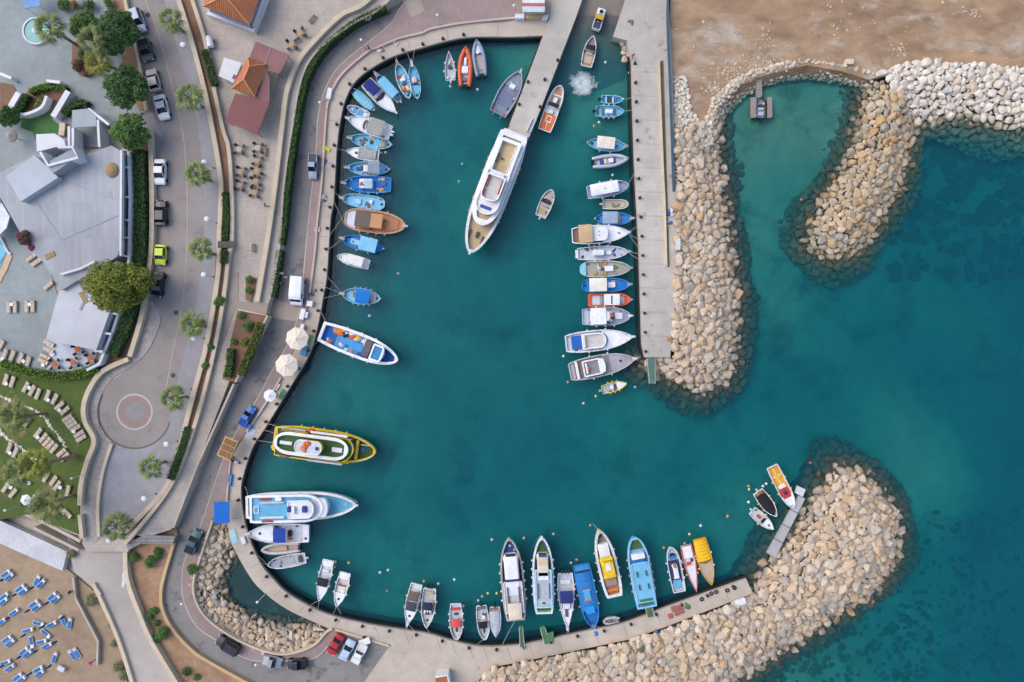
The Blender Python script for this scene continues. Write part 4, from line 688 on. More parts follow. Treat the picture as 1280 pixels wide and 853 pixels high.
boat('white fishing cruiser with navy cockpit and twin engines beside the charcoal canopied boat', (532.6, 786), (537, 736.5), 18, 'speed', WH, '#c9c6c2', [('cab', .4, .68, .62, .8, WH), ('can', .3, .5, .66, 1.3, '#2a3050'), ('box', 'roof_hatch', .56, .64, -.25, -.08, .06, BK, .8), ('box', 'roof_hatch', .56, .64, .08, .25, .06, BK, .8), ('hat', .82, 0, .2, BK, .1), ('box', 'stern_bench', .08, .16, -.6, .6, .35, '#b7a99c'), ('eng', 2), ('fen', 4), ('rope', (538, 795))])
boat('red and white small motorboat lying alone at the south quay', (570.7, 801), (569.3, 756), 16.5, 'round', WH, '#c9ced6', [('can', .38, .62, .72, .9, '#d95a55')] + [('box', 'red_bench', .12, .2, -.7, .7, .3, '#cf4a42'), ('box', 'seat', .26, .33, -.35, .35, .3, '#4a5260'), ('box', 'console', .64, .8, -.13, .13, .35, '#4f5560'), ('rim2', .64, .92, .78, .1, '#d98a88', .1), ('fen', 6)])
boat('white open motorboat with black canopy beside the grey covered dinghy', (606, 801), (601.5, 758.5), 15.5, 'round', WH, '#b9bcc1', [('can', .42, .62, .66, 1.0, '#23252d'), ('box', 'console', .3, .4, -.1, .5, .5, WH), ('net', .28, .3, .35, '#30333a'), ('box', 'stern_bench', .04, .12, -.7, .7, .3, '#6b6f76'), ('box', 'bow_locker', .68, .82, -.1, .1, .3, '#3a3d44'), ('eng', 1), ('rope', (596, 806))])
boat('narrow boat completely under a pale grey cover by the south quay', (620, 797.6), (618.5, 760), 14.5, 'speed', LG, '#b9bcc2', [('cov', .14, .97, .25, '#b3bac4'), ('box', 'red_pump', .03, .1, -.4, .4, .3, '#a85a4a'), ('eng', 1)])
boat('large navy edged tour boat with a long white roof and tan stern awning', (636.3, 671), (645, 773), 28.5, 'ship', '#d9d6d6', '#2d5590', [('cab', .32, .82, .72, 1.5, WH), ('box', 'roof_panel', .5, .8, -.52, .52, .08, '#f0f1f4', 1.5), ('box', 'navy_band', .5, .53, -.62, .62, .1, '#2a3f7c', 1.52), ('tier', .12, .5, .80, 0, 1.5, '#e4e6ea', '#eeeff3', '#c3c6cc', 'box', .12, .12), ('box', 'side_bench', .24, .44, .42, .56, .4, '#8a8178', 1.4), ('box', 'side_bench', .24, .44, -.56, -.42, .4, '#8a8178', 1.4), ('can', .06, .25, .58, 1.9, '#e0d2bd'), ('hat', .9, 0, .22, '#d4dae6'), ('rail', .78, .98), ('fen', 10), ('rope', (628, 806), 'stern'), ('box', 'stern_wing', -.01, .06, .6, .95, .4, NV), ('box', 'stern_wing', -.01, .06, -.95, -.6, .4, NV)], rc='#b9aba4', name='tour_boat', zg=1.9, dd=.5, cat='tour boat', rim=.28)
boat('tour boat with green deck, blue bow and tan roof panels', (677, 669.4), (680, 765), 26, 'ship', WH, '#456b35', [('floor', 'bow_deck', .86, .97, .86, '#2f6fc4', .06), ('pad', 'green_well', .78, .93, -.25, .25, '#456b35', .08), ('cab', .5, .8, .62, 1.4, '#ded5c6'), ('box', 'roof_panel', .66, .76, -.45, .45, .08, '#d8c5a4', 1.4), ('box', 'blue_band', .765, .79, -.4, .4, .08, '#2f55a8', 1.36), ('tier', .1, .6, .8, 0, 1.3, '#76b9dc', '#a9d3e8', '#b6bcc6', 'box', .25, .12), ('scr', .58, .6, .9, .3, '#8fc3dd'), ('box', 'white_roof', .46, .56, -.5, .5, .1, WH, 1.3), ('box', 'aft_locker', .1, .18, -.75, .75, .35, '#2f5fb4', .4), ('box', 'aft_winch', .14, .18, -.2, .2, .4, '#3d5a30', .8), ('box', 'stern_platform', .0, .05, -.7, .7, .15, '#5f9a55', .2), ('box', 'side_bench', .22, .42, .48, .6, .3, '#8a8f98', 1.2), ('box', 'side_bench', .22, .42, -.6, -.48, .3, '#8a8f98', 1.2), ('fen', 10), ('pul', .4)], name='tour_boat', zg=1.8, dd=.5, cat='tour boat', rim=.32)
boat('slender white sports cruiser with a dark blue canopy left of the all blue boat', (709.3, 787), (706.6, 717), 21.5, 'fine', WH, '#cfd2d8', [('floor', 'foredeck', .42, .97, .84, '#e9ebf0', .3), ('can', .28, .5, .74, 1.3, '#2c3a78'), ('cab', .46, .66, .5, .55, WH, .2), ('box', 'deck_hatch', .66, .78, -.2, .2, .06, '#5c6068', .3), ('eng', 3, '#3a3d45'), ('box', 'seat', .12, .2, -.6, .6, .3, WH), ('fen', 6), ('pul', .3)], name='sports_cruiser')
boat('all blue covered boat with orange trim around its cabin opening', (742, 783), (726.5, 706), 22.5, 'blunt', '#2b86cc', '#2a77bd', [('cov', .12, .74, .45, '#2f7cc2', .96), ('box', 'light_box', .4, .55, -.36, .36, .2, '#5aa9d8', .75), ('box', 'orange_frame', .54, .575, -.4, .4, .12, '#d9794a', .8), ('box', 'orange_frame', .39, .41, -.4, .4, .12, '#d9a07a', .8), ('floor', 'stern_deck', .0, .1, .85, '#3f93cf', .32), ('box', 'navy_band', .1, .13, -.8, .8, .12, '#1d2a5c', .4), ('box', 'aft_locker', .66, .78, -.5, .5, .3, '#2f95dd', .7), ('pul', .4, BL), ('fen', 6, '#e0b49c'), ('rope', (731, 795)), ('rope', (760, 789))], name='covered_boat', dd=.4)
boat('white ship with a bright yellow wheelhouse and a grey walkaround deck', (748.3, 661), (767.5, 744), 24.5, 'ship', '#e4e2e0', '#8a8580', [('cab', .3, .62, .72, 1.5, YE), ('box', 'white_hatch', .42, .52, -.25, .25, .1, WH, 1.5), ('box', 'yellow_beam', .57, .62, -.6, .6, .2, '#f2cf2e', 1.5), ('box', 'white_cabin', .6, .8, -.55, .55, .9, '#eceae8'), ('box', 'aft_grating', .16, .28, -.6, .6, .4, '#a5877f'), ('box', 'orange_crate', .07, .12, -.6, .6, .35, '#d9763a'), ('box', 'orange_crate', .04, .06, -.5, .5, .3, '#d9863a'), ('net', .9, 0, .3, '#5f5f63'), ('pul', .3, '#e6c14a'), ('fen', 8, '#e2b39a'), ('rope', (741, 655)), ('rail', .75, .98)], name='tour_boat', zg=1.8, dd=.6, cat='tour boat', rim=.4)
boat('light blue tour boat with green bow deck and four green benches', (792, 670), (808, 758), 27, 'blunt', '#79bde3', '#6fb6dd', [('floor', 'bow_turf', .82, .95, .72, '#4b6e3a', .08), ('box', 'wheelhouse', .7, .78, -.62, .62, 1.1, WH), ('box', 'blue_screen', .64, .7, -.55, .55, .9, '#2f6fc2'), ('tier', .1, .66, .84, .2, .9, '#7cc0e4', '#8cc9e8', '#79bce0', 'box', .15, .1), ('box', 'green_bench', .46, .54, .35, .48, .35, '#2f8a63', 1.0), ('box', 'green_bench', .46, .54, -.48, -.35, .35, '#2f8a63', 1.0), ('box', 'green_bench', .28, .36, .35, .48, .35, '#2f8a63', 1.0), ('box', 'green_bench', .28, .36, -.48, -.35, .35, '#2f8a63', 1.0), ('box', 'green_bench', .12, .15, -.6, .6, .35, '#3d7a4f', .9), ('floor', 'stern_turf', .04, .1, .6, '#5c7040', .3), ('fen', 10, '#e3a3a8'), ('rail', .1, .9), ('mast', .98, 0, 1.5)], rc='#8ecbed', name='tour_boat', zg=1.6, dd=.4, cat='tour boat', rim=.3)
boat('narrow white boat with navy side decks and light blue stern', (839, 684.5), (850, 741), 17, 'blunt', WH, '#c5cbd6', [('floor', 'side_deck', .2, .7, .8, '#33405f', .06), ('cab', .3, .62, .42, .7, WH), ('box', 'stern_floor', .06, .26, -.6, .6, .1, '#6fb4d6'), ('box', 'blue_seat', .72, .82, -.5, .5, .3, '#3f86c4'), ('box', 'orange_box', .55, .62, -.2, .2, .2, '#c87a5a', .7), ('scr', .86, .4, .35, .4), ('fen', 6), ('box', 'swim_platform', -.03, .02, -.8, .8, .08, '#4a4e58', .1)], name='motor_launch')
boat('white speedboat outlined in red between the navy striped and the yellow covered boats', (871, 741), (858, 682.5), 16.5, 'fine', '#ece7e7', '#ddd9dc', [('rim2', .05, .85, .92, .1, '#c9575a', .3), ('floor', 'foredeck', .45, .95, .8, '#e6e2e4', .26), ('box', 'red_seat', .36, .42, -.5, .2, .3, '#c04a44'), ('box', 'dark_hatch', .3, .37, .2, .6, .2, '#3a3c44'), ('box', 'stern_deck', .02, .28, -.75, .75, .25, '#eceaee'), ('fen', 4, '#e2b0a4')], rc='#c86a6c')
boat('speedboat half under a bright yellow cover, beige foredeck', (889.7, 732), (874.5, 674), 19, 'speed', '#d9a72c', '#bfae97', [('cov', .02, .48, .35, '#f0b823'), ('floor', 'foredeck', .46, .97, .9, '#bda98f', .3), ('scr', .54, .8, .35, .3), ('fen', 4, '#ece6da')])
boat('small grey inflatable dinghy tucked against the south quay', (754.5, 778.7), (773, 776.8), 10.5, 'round', '#b4b7bb', '#8f9499', [('tubes', .2, '#b9bcc0'), ('box', 'seat', .4, .5, -.4, .4, .25, '#6f747b'), ('eng', 1)], zg=.5, name='dinghy')
boat('white boat with an orange aft deck and red bow seat at the floating jetty', (992, 634.5), (965.8, 583.5), 16, 'blunt', WH, '#e2a33a', [('floor', 'fore_deck', .72, .96, .9, '#eceef2', .26), ('box', 'red_seat', .56, .78, -.7, .7, .3, '#c2434e'), ('box', 'seat_well', .58, .7, -.28, .28, .08, '#8f3540', .3), ('box', 'console', .62, .68, -.22, .22, .6, '#30333b'), ('box', 'white_line', .06, .5, -.05, .05, .04, WH), ('box', 'white_line', .24, .26, -.8, .8, .04, WH), ('box', 'yellow_box', .2, .34, -.25, .25, .05, '#e8c13a'), ('box', 'white_seat', .46, .54, -.6, .6, .3, '#e9e4dc'), ('fen', 4, '#dfa65a')], name='motorboat')
boat('white motorboat with a full black cockpit cover next to the orange decked boat', (971.5, 646.5), (948.5, 615.5), 16.5, 'speed', WH, '#4a443f', [('cov', .16, .84, .2, '#22242a', .84), ('box', 'brown_bench', .02, .13, -.7, .7, .3, '#a5725a'), ('eng', 1, '#c9ccd2'), ('fen', 4, '#d9a03a')], rc='#ece7e4', name='motorboat')
boat('small white motorboat with a red and black cockpit, nearest the southern mole', (967.5, 662.5), (941.5, 639.5), 14, 'speed', WH, '#d2d2d6', [('floor', 'foredeck', .6, .96, .82, '#e9eaf0', .26), ('box', 'black_seat', .5, .64, -.5, .5, .25, '#2a2c34'), ('pad', 'red_towel', .24, .42, -.3, .3, '#b3505a', .15), ('eng', 1, '#c9ccd2'), ('hat', .8, 0, .18, '#4a4e58', .26), ('fen', 2, '#c6d050')], name='motorboat')
# ---- east pier row
boat('smallest light blue open boat, northernmost along the long pier', (779, 124), (752, 123), 10.5, 'round', LB, '#3f97c9', [('box', 'thwart', .2, .26, -.8, .8, .12, '#bfe0ef', .1), ('box', 'thwart', .52, .58, -.8, .8, .12, '#e4e8ee', .1), ('pad', 'dark_mat', .3, .5, -.7, .7, '#384a5c'), ('box', 'fore_locker', .62, .72, -.6, .6, .15, '#2f7fb4'), ('eng', 1), ('post',), ('rope', (790, 122))], rc='#9fd2ea', name='rowing_boat')
boat('light blue boat with a white engine box, second along the long pier', (780, 138.7), (745, 138), 15, 'round', LB, '#6fb4d2', [('box', 'engine_box', .34, .62, -.35, .35, .4, WH), ('pad', 'mesh', .22, .32, -.6, .6, '#56736f', .05), ('pad', 'mesh', .64, .74, -.6, .6, '#56736f', .05), ('box', 'stern_locker', .04, .1, -.5, .5, .3, '#2f6fa8'), ('eng', 1), ('fen', 6, '#dfc9b4'), ('rope', (792, 137))])
boat('light blue double ender under a cream sheet awning by the long pier', (783, 183), (735, 177.5), 17, 'double', LB, '#6db2d6', [('can', .22, .68, .86, 1.5, '#e9dfcf'), ('net', .74, .1, .4, '#4f86a8'), ('hat', .12, 0, .22, BK), ('post', 'stern'), ('fen', 4, '#e0bca4'), ('pul', .4, '#9aa3a8')])
boat('grey inflatable speedboat with blue seats by the long pier', (786, 197.7), (743.5, 203), 17, 'speed', '#b9bdc9', '#c9c4bb', [('tubes', .28, '#bdc2d0'), ('box', 'blue_seat', .16, .26, -.4, .4, .35, '#2f4fa0'), ('box', 'seat', .28, .36, -.4, .4, .35, '#ddd6c8'), ('box', 'console', .42, .56, -.35, .35, .6, WH), ('box', 'blue_seat', .56, .62, -.4, .4, .3, '#2f4fa0'), ('eng', 2)], zg=.65, name='inflatable_boat')
boat('white boat with a large white flat roof over a pale violet foredeck', (785.6, 231.8), (734, 241.4), 19, 'round', '#b6bccd', '#a9b1c6', [('can', .06, .72, .74, 1.6, '#eef0f3'), ('hat', .4, -.1, .12, GR, 1.75), ('floor', 'foredeck', .74, .95, .8, '#aab2c9', .1), ('box', 'console', .6, .66, -.3, .3, .8, WH), ('fen', 4), ('rope', (794, 215))], zg=1.1)
boat('small cream open boat below the white flat roofed one at the pier', (786, 255), (754, 255), 12.5, 'blunt', '#dcd8d0', '#c6bda9', [('box', 'console', .5, .6, -.3, .3, .5, '#b9b09a'), ('net', .45, -.2, .3, '#8a8f7a'), ('net', .4, .3, .25, '#a29a86'), ('eng', 1, '#c3c6c8'), ('box', 'bow_seat', .72, .86, -.5, .5, .12, '#d2c9b6')], rc='#e2dfd8')
boat('bright blue double ender with a grey blue striped awning at the pier', (791, 273), (744, 273), 16.5, 'double', '#3f95db', '#3b8fd4', [('can', .18, .58, .9, 1.4, '#9aaec8'), ('net', .66, 0, .5, '#b7a487'), ('net', .62, .5, .4, '#c2b08c'), ('hat', .1, 0, .2, NV), ('post', 'stern'), ('pul', .4, '#c9b5a0')])
boat('big white yacht with a beige canopy over its stern, by the long pier', (785.5, 291.6), (714.5, 295.6), 23, 'yacht', WH, '#8d6f5c', [('floor', 'foredeck', .55, .97, .9, '#eef0f4', .36), ('tier', .28, .62, .78, 0, 1.3, WH, WH, '#eceef2', 'tier', .1, .04), ('can', .1, .34, .95, 1.9, '#cdb088'), ('box', 'deck_hatch', .8, .85, -.1, .1, .05, '#8d94a0', .36), ('hat', .46, .2, .1, GR, 1.35), ('hat', .46, -.2, .1, GR, 1.35), ('scr', .6, .6, .7, .3, '#b9a98a'), ('rail', .5, .98), ('pul', .3), ('fen', 6), ('rope', (797, 283)), ('rope', (797, 299)), ('rope', (798, 310))], name='yacht', zg=1.5)
boat('white workboat with small blue drums, directly below the beige canopied yacht', (785, 314.8), (722, 317.5), 17.5, 'round', '#dfe3ea', '#c6cedb', [('box', 'cabin_roof', .3, .52, -.42, .42, 1.2, WH), ('box', 'fore_box', .56, .68, -.3, .3, .5, WH), ('net', .74, .3, .3, '#2f4f96'), ('net', .74, -.35, .3, '#2f4f96'), ('net', .1, -.5, .3, '#33425f'), ('net', .2, .6, .35, '#5a6170'), ('box', 'swim_platform', -.04, .03, -.6, .6, .1, WH, .1), ('pul', .7, '#c6bca8'), ('fen', 4), ('rope', (798, 317)), ('rope', (798, 324))], name='workboat')
boat('weathered grey fishing boat with a light blue stern at the pier', (788, 335.3), (725, 336.7), 20, 'fat', '#bcc0bf', '#a5a79d', [('floor', 'stern_deck', .0, .12, .95, '#8cc9dd', .36), ('box', 'engine_box', .5, .67, -.35, .35, .5, WH), ('net', .44, 0, .4, '#4f5560'), ('net', .72, .2, .45, '#7d7f58'), ('net', .4, .65, .4, '#b0885c'), ('net', .52, .7, .35, '#c7866a'), ('net', .3, -.6, .45, '#a8955c'), ('net', .48, -.65, .45, '#b09a60'), ('net', .38, .2, .3, '#d9d6cf'), ('pul', .5, '#a89c94')], rc='#b7c6c9', name='fishing_boat')
boat('bright blue boat with a white awning and orange gear beside the orange boat', (787.5, 355.7), (727.5, 357), 18, 'fat', '#2b8ad6', '#1f7fd0', [('can', .14, .5, .92, 1.5, '#ece6da'), ('box', 'engine_box', .54, .7, -.4, .4, .5, WH), ('net', .72, .3, .3, '#d0603c'), ('net', .66, .6, .35, '#d2876a'), ('hat', .07, 0, .22, NV), ('pul', .5, '#a5a09a')], name='fishing_boat')
boat('orange hulled launch with a white cabin roof at the long pier', (788.5, 374.7), (735.5, 375.4), 17, 'blunt', '#d9602c', '#c9cdd8', [('can', .36, .72, .8, 1.3, '#eef0f4'), ('box', 'dark_slot', .52, .55, -.6, .6, .04, '#2c3b4e', 1.42), ('box', 'aft_floor', .1, .28, -.7, .7, .12, '#d2d6e0'), ('box', 'bench', .28, .35, -.7, .7, .25, '#9aa0b0'), ('floor', 'stern_deck', .0, .07, .95, '#dc6a33', .3), ('floor', 'bow_deck', .86, .96, .8, '#dc6a33', .26), ('pul', .3, OR)], name='launch', rim=.28)
boat('lavender grey boat with a big white ribbed roof and an orange hatch', (788, 395), (727.5, 396.5), 23, 'round', '#a8b0c4', '#9fa8bc', [('box', 'cabin_roof', .16, .48, -.88, .88, .1, '#eef0f4', 1.4), ('cab', .16, .66, .62, 1.35, WH), ('box', 'orange_hatch', .56, .63, -.1, .28, .14, '#c85a30', 1.35), ('floor', 'stern_deck', .02, .14, .88, '#b7bccb', .1), ('box', 'bow_box', .68, .84, -.35, .35, .3, '#e4e6ee'), ('pul', .5), ('fen', 6)], name='launch', zg=1.2)
boat('white motor yacht with blue cockpit cover and a curved blue windscreen band', (790, 421), (706.5, 430), 26, 'yacht', WH, '#d9dbe1', [('floor', 'foredeck', .55, .97, .9, '#f0f1f5', .4), ('pad', 'cockpit_cover', .09, .26, -.65, .65, '#2a66b4', .4), ('tier', .24, .6, .72, .1, 1.0, WH, '#f0f1f4', '#d2cec8', 'tier', .2, .3), ('scr', .64, .66, .5, .45, '#2a5cb0'), ('box', 'radar_bar', .26, .29, -.6, .6, .5, '#e2d6cc', 1.0), ('hat', .9, .25, .1, GR, .4), ('hat', .9, -.25, .1, GR, .4), ('pul', .6), ('rail', .55, .98), ('fen', 4)], name='motor_yacht', zg=1.6, dd=.45)
boat('grey motor yacht with white flybridge and orange life ring, lowest at the pier', (793, 448), (711.5, 465), 27, 'yacht', '#b5b2b6', '#9b938f', [('floor', 'foredeck', .52, .97, .9, '#aaa7ac', .4), ('floor', 'dark_band', .5, .62, .82, '#85868d', .45), ('tier', .2, .54, .74, .1, 1.1, WH, '#eceef2', '#8f8f95', 'tier', .22, .25), ('box', 'white_dash', .44, .53, -.6, .6, .16, '#eef0f4', 1.1), ('box', 'radar_bar', .24, .27, -.5, .5, .5, '#e8e6e8', 1.1), ('box', 'orange_ring', .26, .29, -.15, .12, .1, '#d9652f', 1.6), ('box', 'stern_wall', .1, .14, -.85, .85, .5, '#e6e7eb', .1), ('pad', 'aft_floor', .14, .22, -.7, .7, '#7d716a', .1), ('floor', 'swim_platform', .0, .08, .85, '#b3b0b4', .2), ('hat', .78, .05, .22, BK, .4), ('pul', .5), ('rail', .55, .98), ('fen', 4)], name='motor_yacht', zg=1.6, dd=.45)
boat('tiny white boat edged in yellow floating off the pier end', (784, 479.5), (753, 488), 12.5, 'speed', '#e0c22e', '#d9dbe1', [('floor', 'foredeck', .6, .96, .9, '#eceef2', .26), ('box', 'screen_box', .5, .58, -.6, .6, .3, '#4a515c'), ('box', 'white_seat', .34, .48, -.4, .4, .35, WH), ('pad', 'floor_pad', .12, .34, -.6, .6, '#a9b4c4', .04), ('eng', 1, '#9fb2c4'), ('fen', 6, '#e2c63a')], rc='#e6c93a', name='motorboat')
# ---- centre and north
yt = boat('huge white passenger yacht with tan decks, moored stern to the narrow pier', (588, 318), (645, 169), 41, 'liner', '#eceef1', '#c9b48f', [('tier', .04, .78, .86, 0, 2.2, '#eceef2', '#f0f1f4', '#c9b48f', 'tier', .75, .4), ('tier', .1, .42, .66, 2.0, .9, WH, '#f2f3f6', '#cdb88f', 'box', .5, .85), ('box', 'long_bench', .12, .36, .38, .48, .45, '#f2f3f5', 2.0), ('box', 'brown_hatch', .22, .29, -.62, -.36, .7, '#7a6450', 2.0), ('box', 'blue_bin', .24, .26, -.2, -.1, .6, '#2c5c9c', 2.0), ('box', 'blue_bin', .37, .395, -.5, -.4, .6, '#2c5c9c', 2.0), ('box', 'blue_bin', .37, .395, .2, .3, .6, '#2c5c9c', 2.0), ('tier', .36, .7, .7, 1.9, 1.3, WH, '#f2f3f5', '#ece8e6', 'tier', .22, .2), ('tier', .4, .6, .56, 3.0, 1.0, WH, '#f0f0f2', '#c9c7c6', 'tier', .2, .6), ('box', 'orange_raft', .42, .53, .38, .46, .5, '#d9623a', 3.4), ('box', 'orange_raft', .42, .5, -.46, -.36, .5, '#d9623a', 3.4), ('box', 'orange_raft', .52, .58, -.46, -.38, .5, '#d9623a', 3.4), ('box', 'blue_window', .635, .66, -.34, .34, .12, '#2456ac', 3.02), ('box', 'roof_locker', .37, .4, -.4, .4, .4, WH, 3.0), ('box', 'teak_platform', .0, .05, -.72, .72, .1, '#8a6248', .35), ('box', 'anchor_winch', .82, .87, -.08, .08, .5, '#5a514a', .0), ('box', 'brown_bench', .84, .93, .34, .44, .3, '#8c5f4c'), ('box', 'brown_bench', .82, .92, -.5, -.38, .3, '#8c5f4c'), ('rail', .6, .99), ('pul', .5), ('fen', 10, '#d9a35a'), ('fen', 6, '#c85c50'), ('mast', .3, .0, 4)], name='passenger_yacht', zg=2.4, dd=.5, cat='yacht', rim=.45)
boat('small white speedboat drifting alone right of the huge yacht', (690, 237), (675.5, 270.5), 16.5, 'round', WH, '#cfc8c0', [('scr', .66, .8, .35, .35), ('box', 'dark_console', .5, .58, -.6, .6, .3, '#3a3d46'), ('pad', 'tan_floor', .12, .3, -.6, .6, '#c2aa84', .05), ('box', 'seat', .36, .44, -.5, .5, .3, '#a9aab0'), ('floor', 'bow_floor', .7, .9, .6, '#c0b5a8', .06), ('eng', 1, '#b9c4d2')], name='speedboat')
boat('long white speedboat with orange deck panels beside the narrow pier', (701, 107), (680.5, 163), 18, 'blunt', WH, WH, [('floor', 'orange_deck', .03, .38, .88, '#e07a3c', .1), ('box', 'white_line', .04, .2, -.04, .04, .05, WH, .1), ('box', 'hatch_frame', .2, .34, -.4, .4, .05, '#f0f1f4', .1), ('box', 'hatch_cover', .22, .32, -.3, .3, .08, '#dd7438', .12), ('box', 'seat', .38, .46, -.3, .3, .5, WH), ('can', .5, .58, .78, 1.1, '#2b2d38'), ('floor', 'teak_floor', .6, .78, .7, '#a9846c', .06), ('box', 'console', .62, .74, -.3, .3, .5, '#dfe3ea'), ('floor', 'bow_mat', .82, .95, .6, '#c98a66', .08)], name='speedboat')
boat('bare grey metal patrol boat with red marks beside the narrow pier', (651, 89), (622, 142), 26, 'speed', '#7d8797', '#7f8aa0', [('floor', 'foredeck', .62, .95, .82, '#8a93a5', .22), ('box', 'white_dome', .6, .7, -.3, .3, .4, '#e2e5ea'), ('hat', .72, .3, .2, '#a9b1bf', .2), ('box', 'red_mark', .03, .06, -.6, -.3, .05, '#c8575a', .05), ('box', 'red_mark', .03, .06, .3, .6, .05, '#c8575a', .05), ('box', 'grey_well', .2, .5, -.6, .6, .04, '#6d7b96'), ('box', 'stern_frame', -.07, .0, -.45, -.38, .1, '#8f98a8', .2), ('box', 'stern_frame', -.07, .0, .38, .45, .1, '#8f98a8', .2), ('pul', .4, '#b9c0cc'), ('rail', .05, .95)], name='patrol_boat')
boat('small pale motorboat left of the orange inflatable at the north quay', (560.8, 63), (563, 99.5), 13.5, 'fine', '#d2d5d8', '#bfc3c8', [('box', 'console', .4, .52, -.35, .35, .5, '#3f4856'), ('box', 'seat', .56, .7, -.25, .25, .3, '#c9c2b8'), ('box', 'stern_seat', .06, .16, -.7, -.3, .3, WH), ('box', 'stern_seat', .06, .16, .3, .7, .3, WH), ('eng', 1, '#c9ccd0'), ('fen', 4)], name='motorboat')
boat('orange inflatable rescue boat between the pale motorboat and the grey inflatable', (582, 58), (581, 105), 18.5, 'speed', OR, '#b9bcc6', [('tubes', .34, '#e2683a'), ('box', 'white_console', .28, .48, -.45, .45, .6, WH), ('box', 'white_locker', .5, .72, -.2, .2, .4, WH), ('box', 'stern_bench', .08, .18, -.55, .55, .35, '#6a6e78'), ('eng', 2)], zg=.7, name='inflatable_boat')
boat('grey inflatable boat with white bow, nearest the north quay wall', (595.5, 49), (601.5, 92), 17, 'speed', '#8a98ac', '#a3a09e', [('tubes', .28, '#8d9ab0'), ('floor', 'bow_deck', .62, .9, .6, '#d5dbe4', .3), ('hat', .62, .1, .25, WH, .35), ('pad', 'floor_pad', .14, .55, -.6, .6, '#b5a6a0', .05), ('eng', 2)], zg=.7, name='inflatable_boat')
boat('white motorboat being launched on the slipway behind the truck', (742, 44), (733, 82), 16, 'speed', WH, '#b5a18c', [('can', .5, .66, .72, .9, '#2c2e3c'), ('floor', 'bow_floor', .72, .92, .6, '#8d8a8c', .08), ('pad', 'tan_floor', .12, .36, -.6, .6, '#c3b099', .05), ('box', 'seat', .4, .46, -.6, .6, .3, '#d2c5b2'), ('box', 'stern_bench', .02, .09, -.7, .7, .3, '#a98a70')], name='motorboat')
boat('black jet boat docked in the T shaped floating dock of the lagoon', (952.5, 120), (952.5, 147), 12.5, 'round', '#3a3d44', '#8f99a6', [('scr', .66, .7, .3, .4), ('box', 'seat', .4, .5, -.6, .6, .3, '#c6ccd6'), ('box', 'seat', .12, .3, -.6, .6, .25, '#aeb6c4'), ('eng', 1)], name='jet_boat')
